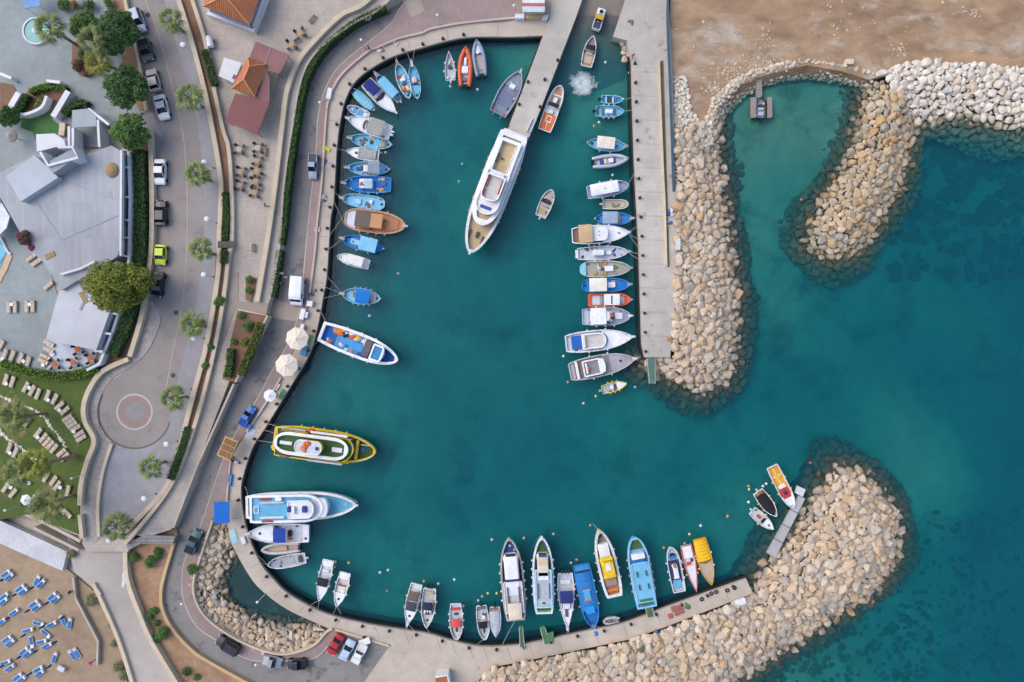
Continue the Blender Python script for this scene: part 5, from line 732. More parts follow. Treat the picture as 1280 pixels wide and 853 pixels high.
# ------------------------------------------------------------------ vehicles
def vehicle(label, kind, front, rear, col, wpx=None, z=None, name=None, extra=()):
    z = ZT if z is None else z; a, b = P(*front, z + .8), P(*rear, z + .8); L = (a - b).length; Wd = (wpx * S if wpx else L * .41)
    c = (a + b) / 2; rz = math.atan2(a.y - b.y, a.x - b.x); hw = Wd / 2
    root = thing(name or kind, label, {'pickup_truck': 'truck', 'van': 'van'}.get(kind, 'car'), (c.x, c.y, z + .012), rz)
    X = lambda u: (u - .5) * L
    def ring(u, w_, z0, z1, sh=.82):
        y = hw * w_; return [(X(u), -y * .92, z0), (X(u), -y, z0 + (z1 - z0) * .45), (X(u), -y * .96, z1 - .06), (X(u), -y * sh, z1), (X(u), 0, z1 + .04), (X(u), y * sh, z1), (X(u), y * .96, z1 - .06), (X(u), y, z0 + (z1 - z0) * .45), (X(u), y * .92, z0)]
    g = .22; pm = mat('car_paint', col, None, .28, .8, .3, spec=.5)
    if kind == 'van':
        prof = [(0, .9, .5, 1.9), (.02, .97, g, 2.05), (.7, 1, g, 2.1), (.8, 1, g, 1.9), (.86, .98, g, 1.25), (.97, .94, g, .95), (1, .82, .4, .7)]
        MB().loft([ring(*p) for p in prof]).build('body', pm, root, False)
        MB().add([(X(.795) + .03, -hw * .72, 1.88), (X(.795) + .03, hw * .72, 1.88), (X(.875) + .03, hw * .86, 1.28), (X(.875) + .03, -hw * .86, 1.28)], [(0, 1, 2, 3)[::-1]]).build('windscreen', GLASS, root)
        for s in (-1, 1): MB().box(X(.6), X(.78), s * hw * .995, s * hw * 1.01, 1.25, 1.75).build('side_window', GLASS, root)
    else:
        pk = kind == 'pickup_truck'
        prof = [(0, .84, .45, .8), (.02, .95, g, .95), (.2, 1, g, 1.0), (.7, 1, g, .98), (.93, .95, g, .84), (.985, .84, g, .72), (1, .7, .4, .6)]
        body = MB().loft([ring(*p) for p in prof]).build('body', pm, root, False)
        c0, c1 = (.36, .72) if pk else ((.04, .74) if kind == 'suv' else ((.1, .74) if kind == 'hatchback' else (.16, .76)))
        t0, t1 = (.39, .58) if pk else ((.09, .56) if kind == 'suv' else ((.2, .56) if kind == 'hatchback' else (.32, .58)))
        zt = 1.7 if kind in ('suv', 'pickup_truck') else 1.42
        def rr(u, y, zz): return [(X(u), -y, zz), (X(u), y, zz)]
        gh = MB(); lo = [(X(c0), -hw * .9, .96), (X(c1), -hw * .9, .94), (X(c1), hw * .9, .94), (X(c0), hw * .9, .96)]; up = [(X(t0), -hw * .74, zt), (X(t1), -hw * .74, zt), (X(t1), hw * .74, zt), (X(t0), hw * .74, zt)]
        gh.loft([lo, up]).build('glasshouse', GLASS, root)
        rf = MB().loft([[(x, y * 1.02, zz - .02) for x, y, zz in up], [(x, y, zz + .03) for x, y, zz in up], [(x * .97 + X((t0 + t1) / 2) * .03, y * .86, zz + .07) for x, y, zz in up]]).build('roof', pm, root)
        for s in (-1, 1):
            MB().tube([(X(c1), s * hw * .9, .95), (X(t1), s * hw * .75, zt + .01)], .045, 5).build('pillar', pm, root)
            MB().tube([(X(c0), s * hw * .9, .97), (X(t0), s * hw * .75, zt + .01)], .06, 5).build('pillar', pm, root)
            MB().box(X(.64), X(.67), s * hw * 1.0, s * hw * 1.13, .92, 1.05, .02).build('mirror', pm, root)
        if pk:
            bd = MB().box(X(.03), X(.34), -hw * .78, hw * .78, 1.0, 1.06).build('cargo_bed', mat('bed_liner', extra[0] if extra else '#35363a', None, .8, 2), root)
            for s in (-1, 1): MB().box(X(.02), X(.35), s * hw * .8, s * hw * .97, .95, 1.16, .03).build('bed_rail', pm, root)
            MB().box(X(.005), X(.03), -hw * .9, hw * .9, .6, 1.14, .02).build('tailgate', pm, root)
    for u in (.17, .82):
        for s in (-1, 1):
            wl = MB(); y0 = s * hw * .84; y1 = s * hw * 1.0
            rings = [[(X(u) + r * math.cos(t), yy, .33 + r * math.sin(t)) for t in [6.283 * k / 12 for k in range(12)]] for yy, r in ((y0, .28), (y0, .33), (y1, .33), (y1, .22))]
            wl.loft(rings).build('wheel', RUBBER, root)
    for s in (-1, 1):
        MB().box(X(.955), X(.99), s * hw * .55, s * hw * .82, .62, .76, .02).build('headlight', mat('lamp_glass', '#e8ecef', None, .2, 2), root)
        MB().box(X(-.004), X(.015), s * hw * .6, s * hw * .85, .68, .84, .01).build('taillight', mat('tail_glass', '#8c1a1a', None, .3, 2), root)
    return root
vehicle('silver blue estate car topmost in the row beside the dark green trees', 'suv', (176.5, 40), (167, 11.5), '#aebbd2', 14.5)
vehicle('dark green pickup with a black bed between two silver cars', 'pickup_truck', (186, 76), (178.5, 50), '#4c5a54', 14.5, extra=('#25272b',))
vehicle('beige silver hatchback behind the white saloon on the upper road', 'hatchback', (188, 86.5), (195, 114), '#b9b5b0', 13.5)
vehicle('white saloon beside the lowest dark green tree on the upper road', 'car', (206, 149.5), (198.5, 119), '#e9ebf0', 14)
vehicle('white saloon parked by the hotel hedge above the black hatchback', 'car', (199.5, 231), (199.8, 199), '#dfe2ea', 14)
vehicle('black hatchback parked above the lime green car', 'hatchback', (201, 250), (200.5, 282), '#2a2f3c', 14)
vehicle('lime green small car parked by the hotel hedge', 'hatchback', (200, 331.5), (201, 306), '#c3d63a', 13.5)
vehicle('black car parked below the lime green car', 'car', (195, 371.5), (199, 340), '#20222a', 14)
vehicle('grey blue pickup driving along the lower harbour road', 'pickup_truck', (390.5, 224), (391.5, 192), '#8e9bb0', 11, ZQ, extra=('#56525c',))
vehicle('white panel van at the pedestrian crossing of the lower road', 'van', (370.3, 382), (373, 346), '#e8eaf0', 15.5, ZQ)
vehicle('bright blue pickup parked near the small white parasol', 'pickup_truck', (316, 509), (302, 532), '#3a6fb8', 11, ZQ, extra=('#2b4f96',))
vehicle('dark teal pickup next to the pond boulders', 'pickup_truck', (248, 663), (236, 692), '#3b5a63', 13.5, ZQ, extra=('#22303a',))
vehicle('black estate car on the outside of the road bend', 'suv', (271, 799), (299, 815), '#2c2f3b', 13.5, ZQ)
vehicle('grey pickup with a cluttered white bed near the black pickup', 'pickup_truck', (352, 830), (328, 824), '#9aa0aa', 13, ZQ, extra=('#c9c2ba',))
vehicle('black pickup at the roadside under the pond boulders', 'pickup_truck', (358.5, 831), (383, 830), '#33353c', 12.5, ZQ, extra=('#26272b',))
vehicle('red car at the left end of the parking bay by the curved mole', 'car', (412, 818), (426, 794), '#b42a30', 12.5, ZQ)
vehicle('pale blue car between the red car and the white pickup', 'hatchback', (440, 801), (428, 825), '#b9cbe2', 12.5, ZQ)
vehicle('white pickup at the right end of the parking bay', 'pickup_truck', (442.5, 830), (455, 805), '#e6e8ea', 12.5, ZQ, extra=('#d7d9db',))
t = thing('trailer', 'white flat trailer behind the white pickup at the curved mole', 'trailer', (*P(456, 802.5, 2)[:2], ZQ + .01), .35)
MB().box(-.9, .9, -.5, .5, .5, .85, .04).build('body', paint(WH), t); MB().tube([(.9, 0, .55), (1.4, 0, .5)], .05).build('tow_bar', metal('#888888'), t)
for s in (-1, 1): MB().lathe([(.3, -.1), (.3, .1)], (0, s * .55, .3), 10).build('wheel', RUBBER, t)
tk = vehicle('white truck with a yellow crossbar reversing down the slipway', 'pickup_truck', (753, 10.5), (744.5, 38), '#dfe2e6', 11, .15, extra=('#3f4a5c',))
tk.rotation_euler = Matrix.Rotation(tk.rotation_euler.z, 3, 'Z').to_euler(); tk.location.z = .2
MB().box(-.5, .25, -.72, .72, 1.72, 1.86, .03).build('yellow_bar', paint('#c9a62c'), tk); MB().lathe([(.3, 0), (.3, .1), (.12, .12)], (1.2, 0, 1.05), 10).build('spare_tyre', RUBBER, tk)
# ------------------------------------------------------------------ vegetation
def leaf_mat(name, c1, c2, c3):
    m = bpy.data.materials.new(name); m.use_nodes = True; n = m.node_tree.nodes; l = m.node_tree.links; b = n['Principled BSDF']; b.inputs['Roughness'].default_value = .65; b.inputs['Specular IOR Level'].default_value = .2
    g = n.new('ShaderNodeNewGeometry'); r = n.new('ShaderNodeValToRGB'); el = r.color_ramp.elements; el.new(.5)
    for e, c, p in zip(el, (c1, c2, c3), (0, .5, 1)): e.color = rgb(c); e.position = p
    l.new(g.outputs['Random Per Island'], r.inputs[0]); l.new(r.outputs[0], b.inputs['Base Color']); return m
LD = leaf_mat('dark_leaves', '#2c4426', '#3c5a30', '#4c6b38')
LY = leaf_mat('yellow_green_leaves', '#4f5a22', '#66702b', '#868a3a')
LM = leaf_mat('mid_leaves', '#3b5a2a', '#4e6e35', '#648042')
LH = leaf_mat('hedge_leaves', '#365029', '#466535', '#577640')
LB_ = leaf_mat('bright_leaves', '#54722a', '#6a8a30', '#86a03c')
LO = leaf_mat('olive_leaves', '#6e7350', '#7f8260', '#93946f')
LPK = leaf_mat('pink_blossom', '#8c2f5c', '#a83c6c', '#5c5a36')
LR = leaf_mat('maroon_leaves', '#5a3a3c', '#6e4a44', '#4b5034')
BARK = mat('bark', '#6d5b4b', '#544537', .95, 3)
PBARK = mat('palm_bark', '#94836f', '#7d6d5b', .95, 3)
def leaves(lobes, n, size, rs):
    m = MB(); vs = []; fs = []
    tot = sum(r ** 2 for *_, r in lobes)
    for cx, cy, cz, rx, rz_, r in [(a, b, c, q, q * .8, q) for a, b, c, q in lobes]:
        for k in range(int(n * r * r / tot)):
            zc = rs.uniform(-.35, 1); t = rs.uniform(0, 6.283); q = math.sqrt(max(0, 1 - zc * zc)); rad = r * (rs.random() ** .35) * (1 + .18 * math.sin(5 * t + cx) * math.cos(4 * zc + cy))
            p = Vector((cx + rad * q * math.cos(t), cy + rad * q * math.sin(t), cz + rad * .8 * zc)); s = size * rs.uniform(.6, 1.4)
            nn = Vector((q * math.cos(t), q * math.sin(t), zc + .5)) + Vector((rs.uniform(-1, 1), rs.uniform(-1, 1), rs.uniform(-.6, 1))) * .7; nn.normalize()
            a = nn.orthogonal().normalized(); a = Matrix.Rotation(rs.uniform(0, 6.28), 3, nn) @ a; b = nn.cross(a); o = len(vs)
            vs += [p - a * s, p - b * s * .5 + nn * s * .15, p + a * s, p + b * s * .5 + nn * s * .15]; fs.append((o, o + 1, o + 2, o + 3))
    m.v = [tuple(v) for v in vs]; m.f = fs; return m
def tree(name, label, px, r, h, lm, z=ZT, n=5200, size=.2, seed=1, lobes=7, group=None, cat='tree'):
    rs = random.Random(seed); zc = z + h; p = P(*px, zc); base = Vector((p.x, p.y, z))
    root = thing(name, label, cat, base, rs.uniform(0, 6), group); R = r * S
    lb = [(0, 0, h - R * .2, R * .62)]
    for k in range(lobes):
        t = 6.283 * k / lobes + rs.uniform(-.3, .3); d = R * rs.uniform(.45, .62); lb.append((d * math.cos(t), d * math.sin(t), h - R * rs.uniform(.25, .6), R * rs.uniform(.34, .48)))
    if h > 1.6:
        MB().tube([(0, 0, -.3), (.1, .05, h * .4), (0, 0, h - R * .3)], R * .09 + .05, 8, R * .05).build('trunk', BARK, root)
        for k in range(4):
            q = lb[1 + k * (lobes // 4)]; MB().tube([(0, 0, h * .45), (q[0] * .5, q[1] * .5, (h * .45 + q[2]) / 2), (q[0], q[1], q[2])], R * .045 + .02, 6, .03).build('limb', BARK, root)
    cr = leaves(lb, n, size, rs); cr.build('crown', lm, root)
    return root
def shrub(label, px, r, lm=None, z=ZT, h=None, seed=1, group=None, n=None, name='shrub'):
    rs = random.Random(seed + int(px[0] * 7 + px[1])); R = r * S; h = h or R * 1.1; p = P(*px, z + h * .6); root = thing(name, label, 'shrub', (p.x, p.y, z), 0, group)
    MB().tube([(0, 0, -.1), (0, 0, h * .6)], .05, 5, .03).build('stem', BARK, root)
    lb = [(0, 0, h * .5, R * .75)] + [(R * .5 * math.cos(t), R * .5 * math.sin(t), h * .4, R * .5) for t in [rs.uniform(0, 6.28) for _ in range(4)]]
    leaves(lb, n or int(200 + R * R * 420), .13, rs).build('foliage', lm or LM, root); return root
def hedge(label, line, width, z, h, lm=LH, dens=55, name='hedge'):
    """a clipped hedge along a pixel polyline; leaf faces over a dark twiggy body"""
    q = W(smooth_line(line), z + h); root = thing(name, label, 'hedge', (q[0].x, q[0].y, z)); o = q[0]; rs = random.Random(int(line[0][0] * 3 + line[0][1]))
    rings = []; lf = []; 
    for i, p in enumerate(q):
        d = (q[min(i + 1, len(q) - 1)] - q[max(i - 1, 0)]); d.z = 0; d.normalize(); nn = Vector((-d.y, d.x, 0)); c = p - o; wv = width * .42
        rings.append([(c + nn * wv).xy.to_3d(), (c - nn * wv).xy.to_3d(), (c - nn * wv * .9).xy.to_3d() + Vector((0, 0, h * .85)), (c + nn * wv * .9).xy.to_3d() + Vector((0, 0, h * .85))])
    MB().loft(rings).build('twigs', mat('hedge_core', '#2a3a20', '#24301c', .95, 4), root)
    vs = []; fs = []
    for a, b in zip(q[:-1], q[1:]):
        seg = (b - a); ln = seg.length; d = seg.normalized(); nn = Vector((-d.y, d.x, 0))
        for k in range(int(ln * width * dens) + int(ln * h * dens * .7)):
            t = rs.random(); s_ = rs.uniform(-1, 1); side = rs.random() < .4
            pt = a.lerp(b, t) - o; pt.z = 0
            if side: pt += nn * (math.copysign(width * .5, s_) * rs.uniform(.88, 1.1)) + Vector((0, 0, rs.uniform(.05, h)))
            else: pt += nn * s_ * width * .5 + Vector((0, 0, h * rs.uniform(.86, 1.1) + .12 * math.sin(pt.x * 2.1) * math.sin(pt.y * 1.7)))
            v = Vector((rs.uniform(-1, 1), rs.uniform(-1, 1), rs.uniform(.1, 1.3))).normalized(); e = v.orthogonal().normalized(); f_ = v.cross(e); sz = rs.uniform(.07, .16); oo_ = len(vs)
            vs += [pt - e * sz, pt - f_ * sz * .6, pt + e * sz, pt + f_ * sz * .6]; fs.append((oo_, oo_ + 1, oo_ + 2, oo_ + 3))
    m = MB(); m.v = [tuple(v) for v in vs]; m.f = fs; m.build('foliage', lm, root); return root
# fan palms
def frond_mesh(seed, lm, ln):
    rs = random.Random(seed); m = MB(); L0 = ln * .5
    m.add([(0, -.03, 0), (0, .03, 0), (L0, .02, .12 * ln), (L0, -.02, .12 * ln)], [(0, 1, 2, 3)])
    nb = 9
    for k in range(nb):
        a = -1.0 + 2.0 * k / (nb - 1); l2 = ln * .6 * (1 - .35 * abs(a) ** 2) * rs.uniform(.85, 1.05); dx, dy = math.cos(a), math.sin(a); wx, wy = -dy * .035 * ln, dx * .035 * ln; b = Vector((L0, 0, .12 * ln)); mid = b + Vector((dx, dy, .02)) * l2 * .6; tip = b + Vector((dx, dy, -.28 - rs.random() * .15)) * l2
        m.add([b, (mid.x + wx, mid.y + wy, mid.z), tip, (mid.x - wx, mid.y - wy, mid.z)], [(0, 1, 2, 3)])
    me = bpy.data.meshes.new('frond'); me.from_pydata(m.v, [], m.f); me.materials.append(lm); return me
PF = {k: [frond_mesh(s, m, 1.0) for s in range(4)] for k, m in (('g', leaf_mat('palm_green', (72, 92, 44), (95, 113, 58), (124, 137, 83))), ('o', leaf_mat('palm_olive', (80, 91, 50), (101, 111, 66), (125, 133, 83))), ('y', leaf_mat('palm_yellow', (91, 98, 41), (113, 119, 50), (137, 137, 63))))}
DRY = mat('dry_frond', '#8b7556', '#75624a', .95, 3)
def palm(label, crown, base, r, kind='g', z=ZT, seed=1, group='palm trees'):
    """crown and base are where the photograph shows them; the height follows from the lean of the view"""
    rs = random.Random(seed); rc = math.hypot(crown[0] - 640, crown[1] - 426.5); rb = math.hypot(base[0] - 640, base[1] - 426.5)
    h = max(2.6, min(9, (1 - rb / rc * (H - z) / H * H / (H - 0)) * H - z)) if rc > rb else 3.0
    top = P(*crown, z + h); b = P(*base, z); bend = Vector((top.x - b.x, top.y - b.y, 0)); R = r * S * rs.uniform(.86, 1.1)
    root = thing('palm_tree', label, 'palm tree', b, 0, group)
    pth = [Vector((bend.x * t ** 1.5, bend.y * t ** 1.5, h * t)) for t in (-.03 if False else 0, .2, .4, .6, .8, 1)]
    MB().tube(pth, .26, 8, .2).build('trunk', PBARK, root)
    MB().lathe([(.1, -.9), (.55, -.5), (.45, .05), (.1, .2)], pth[-1], 9).build('dry_skirt', DRY, root)
    nf = rs.randint(19, 28)
    for k in range(nf):
        ring_ = k / nf; el = .95 - 1.25 * ring_ + rs.uniform(-.12, .12); az = k * 2.39996 + rs.uniform(-.2, .2)
        me = PF[kind][rs.randrange(4)]; o = bpy.data.objects.new('frond', me); C.objects.link(o); o.parent = root
        s = R * 1.15 * (1.0 - .12 * max(0, math.sin(el))) * rs.uniform(.88, 1.08)
        o.matrix_local = Matrix.Translation(pth[-1]) @ Matrix.Rotation(az, 4, 'Z') @ Matrix.Rotation(-el * .9, 4, 'Y') @ Matrix.Rotation(rs.uniform(-.4, .4), 4, 'X') @ Matrix.Diagonal((s, s, s, 1))
    return root
palm('street palm at the top of the upper road pavement', (215, 27), (229, 40), 17, 'g', seed=1)
palm('street palm beside the upper road near the white service box', (238, 124), (253, 134), 15, 'g', seed=2)
palm('street palm beside the upper road level with the white saloon', (248, 219), (263, 226), 15.5, 'g', seed=3)
palm('street palm beside the upper road level with the lime green car', (252, 313), (268, 318), 15.5, 'g', seed=4)
palm('street palm beside the upper road right of the black car', (240.5, 406), (256, 408), 15, 'g', seed=5)
palm('street palm on the right edge of the roundabout', (217.5, 498), (233, 496), 15, 'g', seed=6)
palm('street palm on the paved forecourt below the roundabout', (189.5, 584), (207, 577), 15, 'g', seed=7)
palm('wide palm at the lower end of the paved forecourt by the stairs', (147, 658), (166, 650), 18, 'o', seed=8)
palm('tall palm leaning over the round pool of the stone square', (65, 37), (101, 60), 18, 'o', ZL, seed=9)
palm('tall palm beside the dark green trees, right of the round pool', (118, 52), (144, 66), 17, 'o', ZL, seed=10)
palm('tall palm below its neighbour among the dark green trees', (124, 80), (148, 88), 15, 'y', ZL, seed=11)
palm('tall palm on the lawn at the left edge beside the stone row', (19, 520), (56, 517), 18, 'o', ZL, seed=12)
palm('left one of the tall twin palms on the lawn', (24, 590), (94, 569), 17, 'o', ZL, seed=13)
palm('right yellowish one of the tall twin palms on the lawn', (44, 580), (98, 570), 20, 'y', ZL, seed=14)
palm('tall palm at the lower end of the lawn beside the white parasol', (62, 631), (92, 619), 19, 'o', ZL, seed=15)
tree('tree', 'large dark green tree at the top left beside the silver blue car', (141, 33), 27, 6, LD, ZL, 7000, .22, 21)
tree('tree', 'green tree left of the largest dark tree, near the orange flowers', (100, 27), 18, 5, LM, ZL, 3500, .2, 22)
tree('tree', 'dense dark green tree beside the beige hatchback', (153, 104), 27, 6, LD, ZL, 7000, .22, 23)
tree('tree', 'dark green tree above the flat hotel roof corner', (156, 163), 24, 5, LM, ZL, 5500, .22, 24)
tree('tree', 'big yellow green tree over the lower hotel roof', (138, 357), 40, 7.5, LY, ZL, 15000, .24, 25, 9).scale = (1.02, .84, 1); bpy.data.objects['tree.004'].rotation_euler = (0, 0, .1)
tree('tree', 'dark bush tree at the left edge beside the white hotel wall', (4, 145), 14, 3, LD, ZL, 2500, .18, 26)
shrub('pink flowering bougainvillea on the hotel roof edge', (29, 297), 9.5, LR, ZL + 3.2, 2, group=None, name='bougainvillea', n=1500)
shrub('strip of pink blossom beside the bougainvillea', (23, 294), 5, LPK, ZL + 3, 1.6, name='bougainvillea')
shrub('second clump of pink blossom below the bougainvillea', (38, 309), 4.5, LPK, ZL + 3, 1.4, name='bougainvillea')
shrub('maroon shrub in the round bed of the stone square', (96, 80), 9, LR, ZL, 1.4); shrub('dark green agave clump in the round bed of the stone square', (103, 66), 8, LM, ZL, 1.4); shrub('brown maroon shrub at the lower end of the round bed', (110, 88), 9, LR, ZL, 1.2)
shrub('dark shrub by the orange flowers at the top edge', (78, 4), 9, LM, ZL, 2); shrub('green shrub at the top edge beside the wall', (108, 6), 9, LD, ZL, 2); shrub('orange flowered shrub at the top edge', (92, 5), 6, leaf_mat('orange_blossom', '#b0602a', '#7a6a30', '#556030'), ZL, 1.6)
shrub('green shrub under the top edge beside the white wall', (135, 3), 8, LM, ZL, 1.8)
hedge('bright green clipped hedge arching over the small garden', [(36, 114), (52, 108), (66, 107), (81, 111)], 1.0, ZL, 1.2, LB_, 60)
hedge('green clipped hedge on the left of the small garden', [(31, 117), (26, 128), (20, 138)], 1.3, ZL, 1.2, LM, 60)
hedge('short bright hedge inside the small garden', [(55, 119), (50, 127), (44, 134)], .8, ZL, 1.0, LB_, 60)
hedge('vine hedge beside the pergola deck', [(78, 142), (88, 133), (100, 127), (108, 130)], 1.0, ZL, 1.2, LM, 60)
hedge('long dark hedge between the hotel and the parked cars', [(171, 186), (172, 230), (173, 280), (172, 325), (168, 340)], 2.0, ZL, 1.8, LH, 45)
hedge('dark hedge curving round the lower hotel roof', [(166, 378), (160, 395), (150, 420), (138, 445)], 1.8, ZL, 1.5, LH, 45)
hedge('ragged green hedge along the lower edge of the hotel terrace', [(0, 454), (24, 463), (48, 468), (75, 470), (105, 466), (122, 460)], 1.4, ZL, 1.1, LB_, 45)
hedge('long green hedge along the inner edge of the lower road', [(482, 8), (455, 20), (432, 34), (405, 58), (389, 82), (380, 104), (374, 130), (369, 160), (363, 200), (358, 240), (354, 280), (350, 305)], .8, 1.3, 2.0, LH, 50)
hedge('short green hedge at the lower end of the lower road planting', [(349, 312), (345, 340), (340, 372)], 0.9, 1.3, 1.9, LH, 50)
hedge('green hedge in the planting strip beside the kiosk', [(254, 62), (259, 78), (263, 92), (267, 106)], 1.2, ZT + .3, .9, LH, 50)
hedge('green box hedge in the planting strip beside the cafe tables', [(280.5, 240), (281.5, 270), (280, 300)], 1.1, ZT + .3, .9, LH, 50)
hedge('short box hedge in the planting strip below the little bridge', [(279.5, 313), (279, 329)], 1.3, ZT + .3, .9, LM, 50)
hedge('narrow hedge in the lower planting strip near the roundabout', [(234, 535), (228, 556), (218, 584), (212, 600)], 1.3, ZT + .3, .9, LH, 50)
hedge('tall green hedge in the shrub bed by the lower road', [(325, 404), (318, 425), (307, 450), (300, 470)], 1.3, ZT + .3, 1.0, leaf_mat('olive_hedge', '#56602a', '#6a7032', '#80803c'), 50)
hedge('dark green hedge inside the shrub bed', [(287, 436), (286, 455), (283, 472)], 1.2, ZT + .3, 1.0, LM, 50)
for i, (x, y, r, lb) in enumerate([(274, 377, 8, 'round green shrub in the planting strip right of a street palm'), (263.5, 434, 5.5, 'round shrub in the planting strip above the narrow lower hedge'), (257, 458, 6, 'round shrub in the planting strip beside the lower road bend'), (250, 392 + 10, 4, 'small shrub in the planting strip on the lower slope'), (312, 350, 5.5, 'upper shrub in the small bed by the crossing'), (311, 363, 5, 'lower shrub in the small bed by the crossing'), (300, 395, 6, 'shrub in the upper corner of the shrub bed'), (309, 408, 7.5, 'round shrub in the middle of the shrub bed'), (292, 427, 4.5, 'single round shrub at the edge of the shrub bed'), (305, 428, 6, 'yellowish shrub in the shrub bed'), (320, 420, 6, 'shrub beside the road in the shrub bed')]):
    shrub(lb, (x, y), r, LY if 'yellow' in lb else LM, ZT + .25, seed=i)
for i, (x, y, r, lb) in enumerate([(204, 659, 8, 'round green shrub above the stone steps'), (168, 698, 7.5, 'shrub below the stone steps beside the path wall'), (187, 703, 9, 'large round shrub on the dirt bank'), (197, 693, 8, 'upper right round shrub of the dirt bank pair'), (191, 765, 6, 'shrub on the dirt bank above a cluster'), (187, 771, 6, 'shrub on the dirt bank touching its upper neighbour'), (195, 779, 5, 'small shrub at the top of the lower bank cluster'), (203, 793, 10, 'large shrub of the lower bank cluster'), (192, 800, 7, 'left shrub of the lower bank cluster'), (233, 840, 6.5, 'spiky shrub on the bank at the bottom edge'), (245, 848, 5, 'small shrub on the bank at the bottom edge'), (240, 712, 8, 'shrub on the red pavement beside the pond boulders')]):
    shrub(lb, (x, y), r, LM if i % 3 else LH, 1.75 if i < 11 else ZQ, seed=i + 40)
for i, (x, y, r, lb) in enumerate([(113, 752, 9, 'grey green dune plant beside the beach wall'), (142, 804, 6, 'small dune plant against the path wall'), (146, 833, 8, 'dune plant near the bottom edge by the path wall'), (152, 845, 7, 'lowest dune plant at the bottom edge'), (88, 692, 7, 'grey green bush at the end of the white boardwalk'), (138, 781, 5, 'dune plant clinging to the path wall')]):
    shrub(lb, (x, y), r, LO, 1.6 if i != 4 else 2.4, seed=i + 70)
shrub('tuft of green plants among the southern boulders', (801, 812), 6, LO, 1.8, seed=99)
shrub('dry tuft beside the pier rubble', (849, 248), 4, LO, 1.8, seed=98)
# ------------------------------------------------------------------ hotel buildings
def prism_part(root, nm, pts, z0, z1, m):
    o = root.location; return MB().prism([(p.x - o.x, p.y - o.y) for p in W(pts, z1)], z0 - o.z, z1 - o.z).build(nm, m, root)
def wall_part(root, nm, pts, z, wd, z0, m):
    o = root.location; mb = ribbon(MB(), pts, z, wd, z0); mb.v = [(a - o.x, b - o.y, c - o.z) for a, b, c in mb.v]; return mb.build(nm, m, root)
ho = thing('hotel', 'low hotel wing with a large flat grey roof beside the upper road', 'building', P(100, 260, ZL))
ZR = ZL + 3.6
prism_part(ho, 'roof', [(-60, 250), (0, 216), (43, 194), (96, 199), (139, 182), (151, 189), (150.5, 310), (146.5, 321), (77, 363), (54, 328), (41, 316), (22, 285), (0, 247), (-60, 270)], ZL - .2, ZR, ROOFG)
for a, b in (((41, 247), (76, 300)), ((76, 300), (151, 268)), ((73, 223), (140, 248)) ): wall_part(ho, 'roof_seam', [a, b], ZR + .05, .22, ZR - .1, mat('seam', '#a4abb6', None, .8, 1))
prism_part(ho, 'upper_roof', [(7, 221), (43, 194), (73, 222), (26, 252)], ZR - .1, ZR + 1.3, mat('upper_roof', '#b3bac2', '#a8afb8', .8, .4))
prism_part(ho, 'tower', [(56, 205), (92, 185), (98, 196), (66, 217)], ZR - .1, ZR + 2.2, mat('tower_roof', '#98a2aa', '#8b959e', .8, .4))
wall_part(ho, 'tower_parapet', [(50, 190), (60, 207), (97, 197), (90, 184), (72, 184)], ZR + 2.5, .4, ZR, WHITEW)
prism_part(ho, 'chimney', [(45, 168), (68, 167), (80, 175), (82, 183), (70, 184), (46, 190)], ZL, ZL + 3.0, WHITEW)
wall_part(ho, 'parapet', [(151.5, 188), (150.8, 250), (150.5, 320)], ZR + .25, .3, ZR - .4, WHITEW)
wall_part(ho, 'balcony_wall', [(152, 187), (160, 189), (162, 250), (160.5, 322), (160, 332)], ZL + 2.4, .35, ZL, WHITEW)
prism_part(ho, 'balcony_floor', [(151, 190), (160, 190), (161, 330), (150, 330)], ZL, ZL + .5, mat('balcony_floor', '#8b9098', '#777c84', .8, 1))
for y in (208, 245, 274, 296, 319): wall_part(ho, 'balcony_beam', [(150, y), (162, y + 2)], ZL + 2.7, .3, ZL + 2.4, WHITEW)
lw = thing('hotel_annex', 'lower hotel wing with a pale flat roof under the big yellow green tree', 'building', P(100, 395, ZL))
prism_part(lw, 'roof', [(73, 366), (86, 357), (100, 350), (146, 326), (146, 382), (137, 390), (120, 438), (57, 425)], ZL - .2, ZL + 2.9, mat('annex_roof', '#bfc3cb', '#b3b3b8', .8, .4, .3, spot=('#a9967d', .25, .66)))
wall_part(lw, 'roof_edge', [(76, 343), (100, 336), (118, 327)], ZL + 4.2, .35, ZL + 2.8, WHITEW)
wall_part(lw, 'balcony_wall', [(149, 387), (140, 415), (124, 455), (108, 463)], ZL + 1.7, .4, ZL, WHITEW)
for a, b in (((137, 391), (148, 393)), ((127, 416), (139, 418)), ((117, 438), (128, 440))): wall_part(lw, 'balcony_beam', [a, b], ZL + 2.5, .35, ZL + 2.1, WHITEW)
wall_part(lw, 'roof_seam', [(98, 351), (108, 370), (100, 388)], ZL + 2.98, .4, ZL + 2.8, mat('seam2', '#a59a90', None, .8, 1))
for i, (x, y, sx, sy, a) in enumerate([(104, 372, 14, 5, -58), (66, 320, 12, 6, 25)]):
    p = P(x, y, ZL + 3); ms = MB().box(-sx * S / 2, sx * S / 2, -sy * S / 2, sy * S / 2, 0, .08).build('roof_mat', mat('straw', '#a8906c', '#8d7858', .95, 3), lw); ms.location = (p.x - lw.location.x, p.y - lw.location.y, 2.93 if i == 0 else 3.62); ms.rotation_euler = (0, 0, math.radians(a))
bp_ = thing('thatch_heap', 'round heap of dry thatch on the flat hotel roof', 'thatch', P(140, 213, ZR)); rs = random.Random(3)
MB().lathe([(1.1, 0), (1.0, .25), (.5, .55), (.1, .6)], (0, 0, 0), 11, 1, 1.15).build('heap', mat('straw', '#a8906c', '#8d7858', .95, 3), bp_)
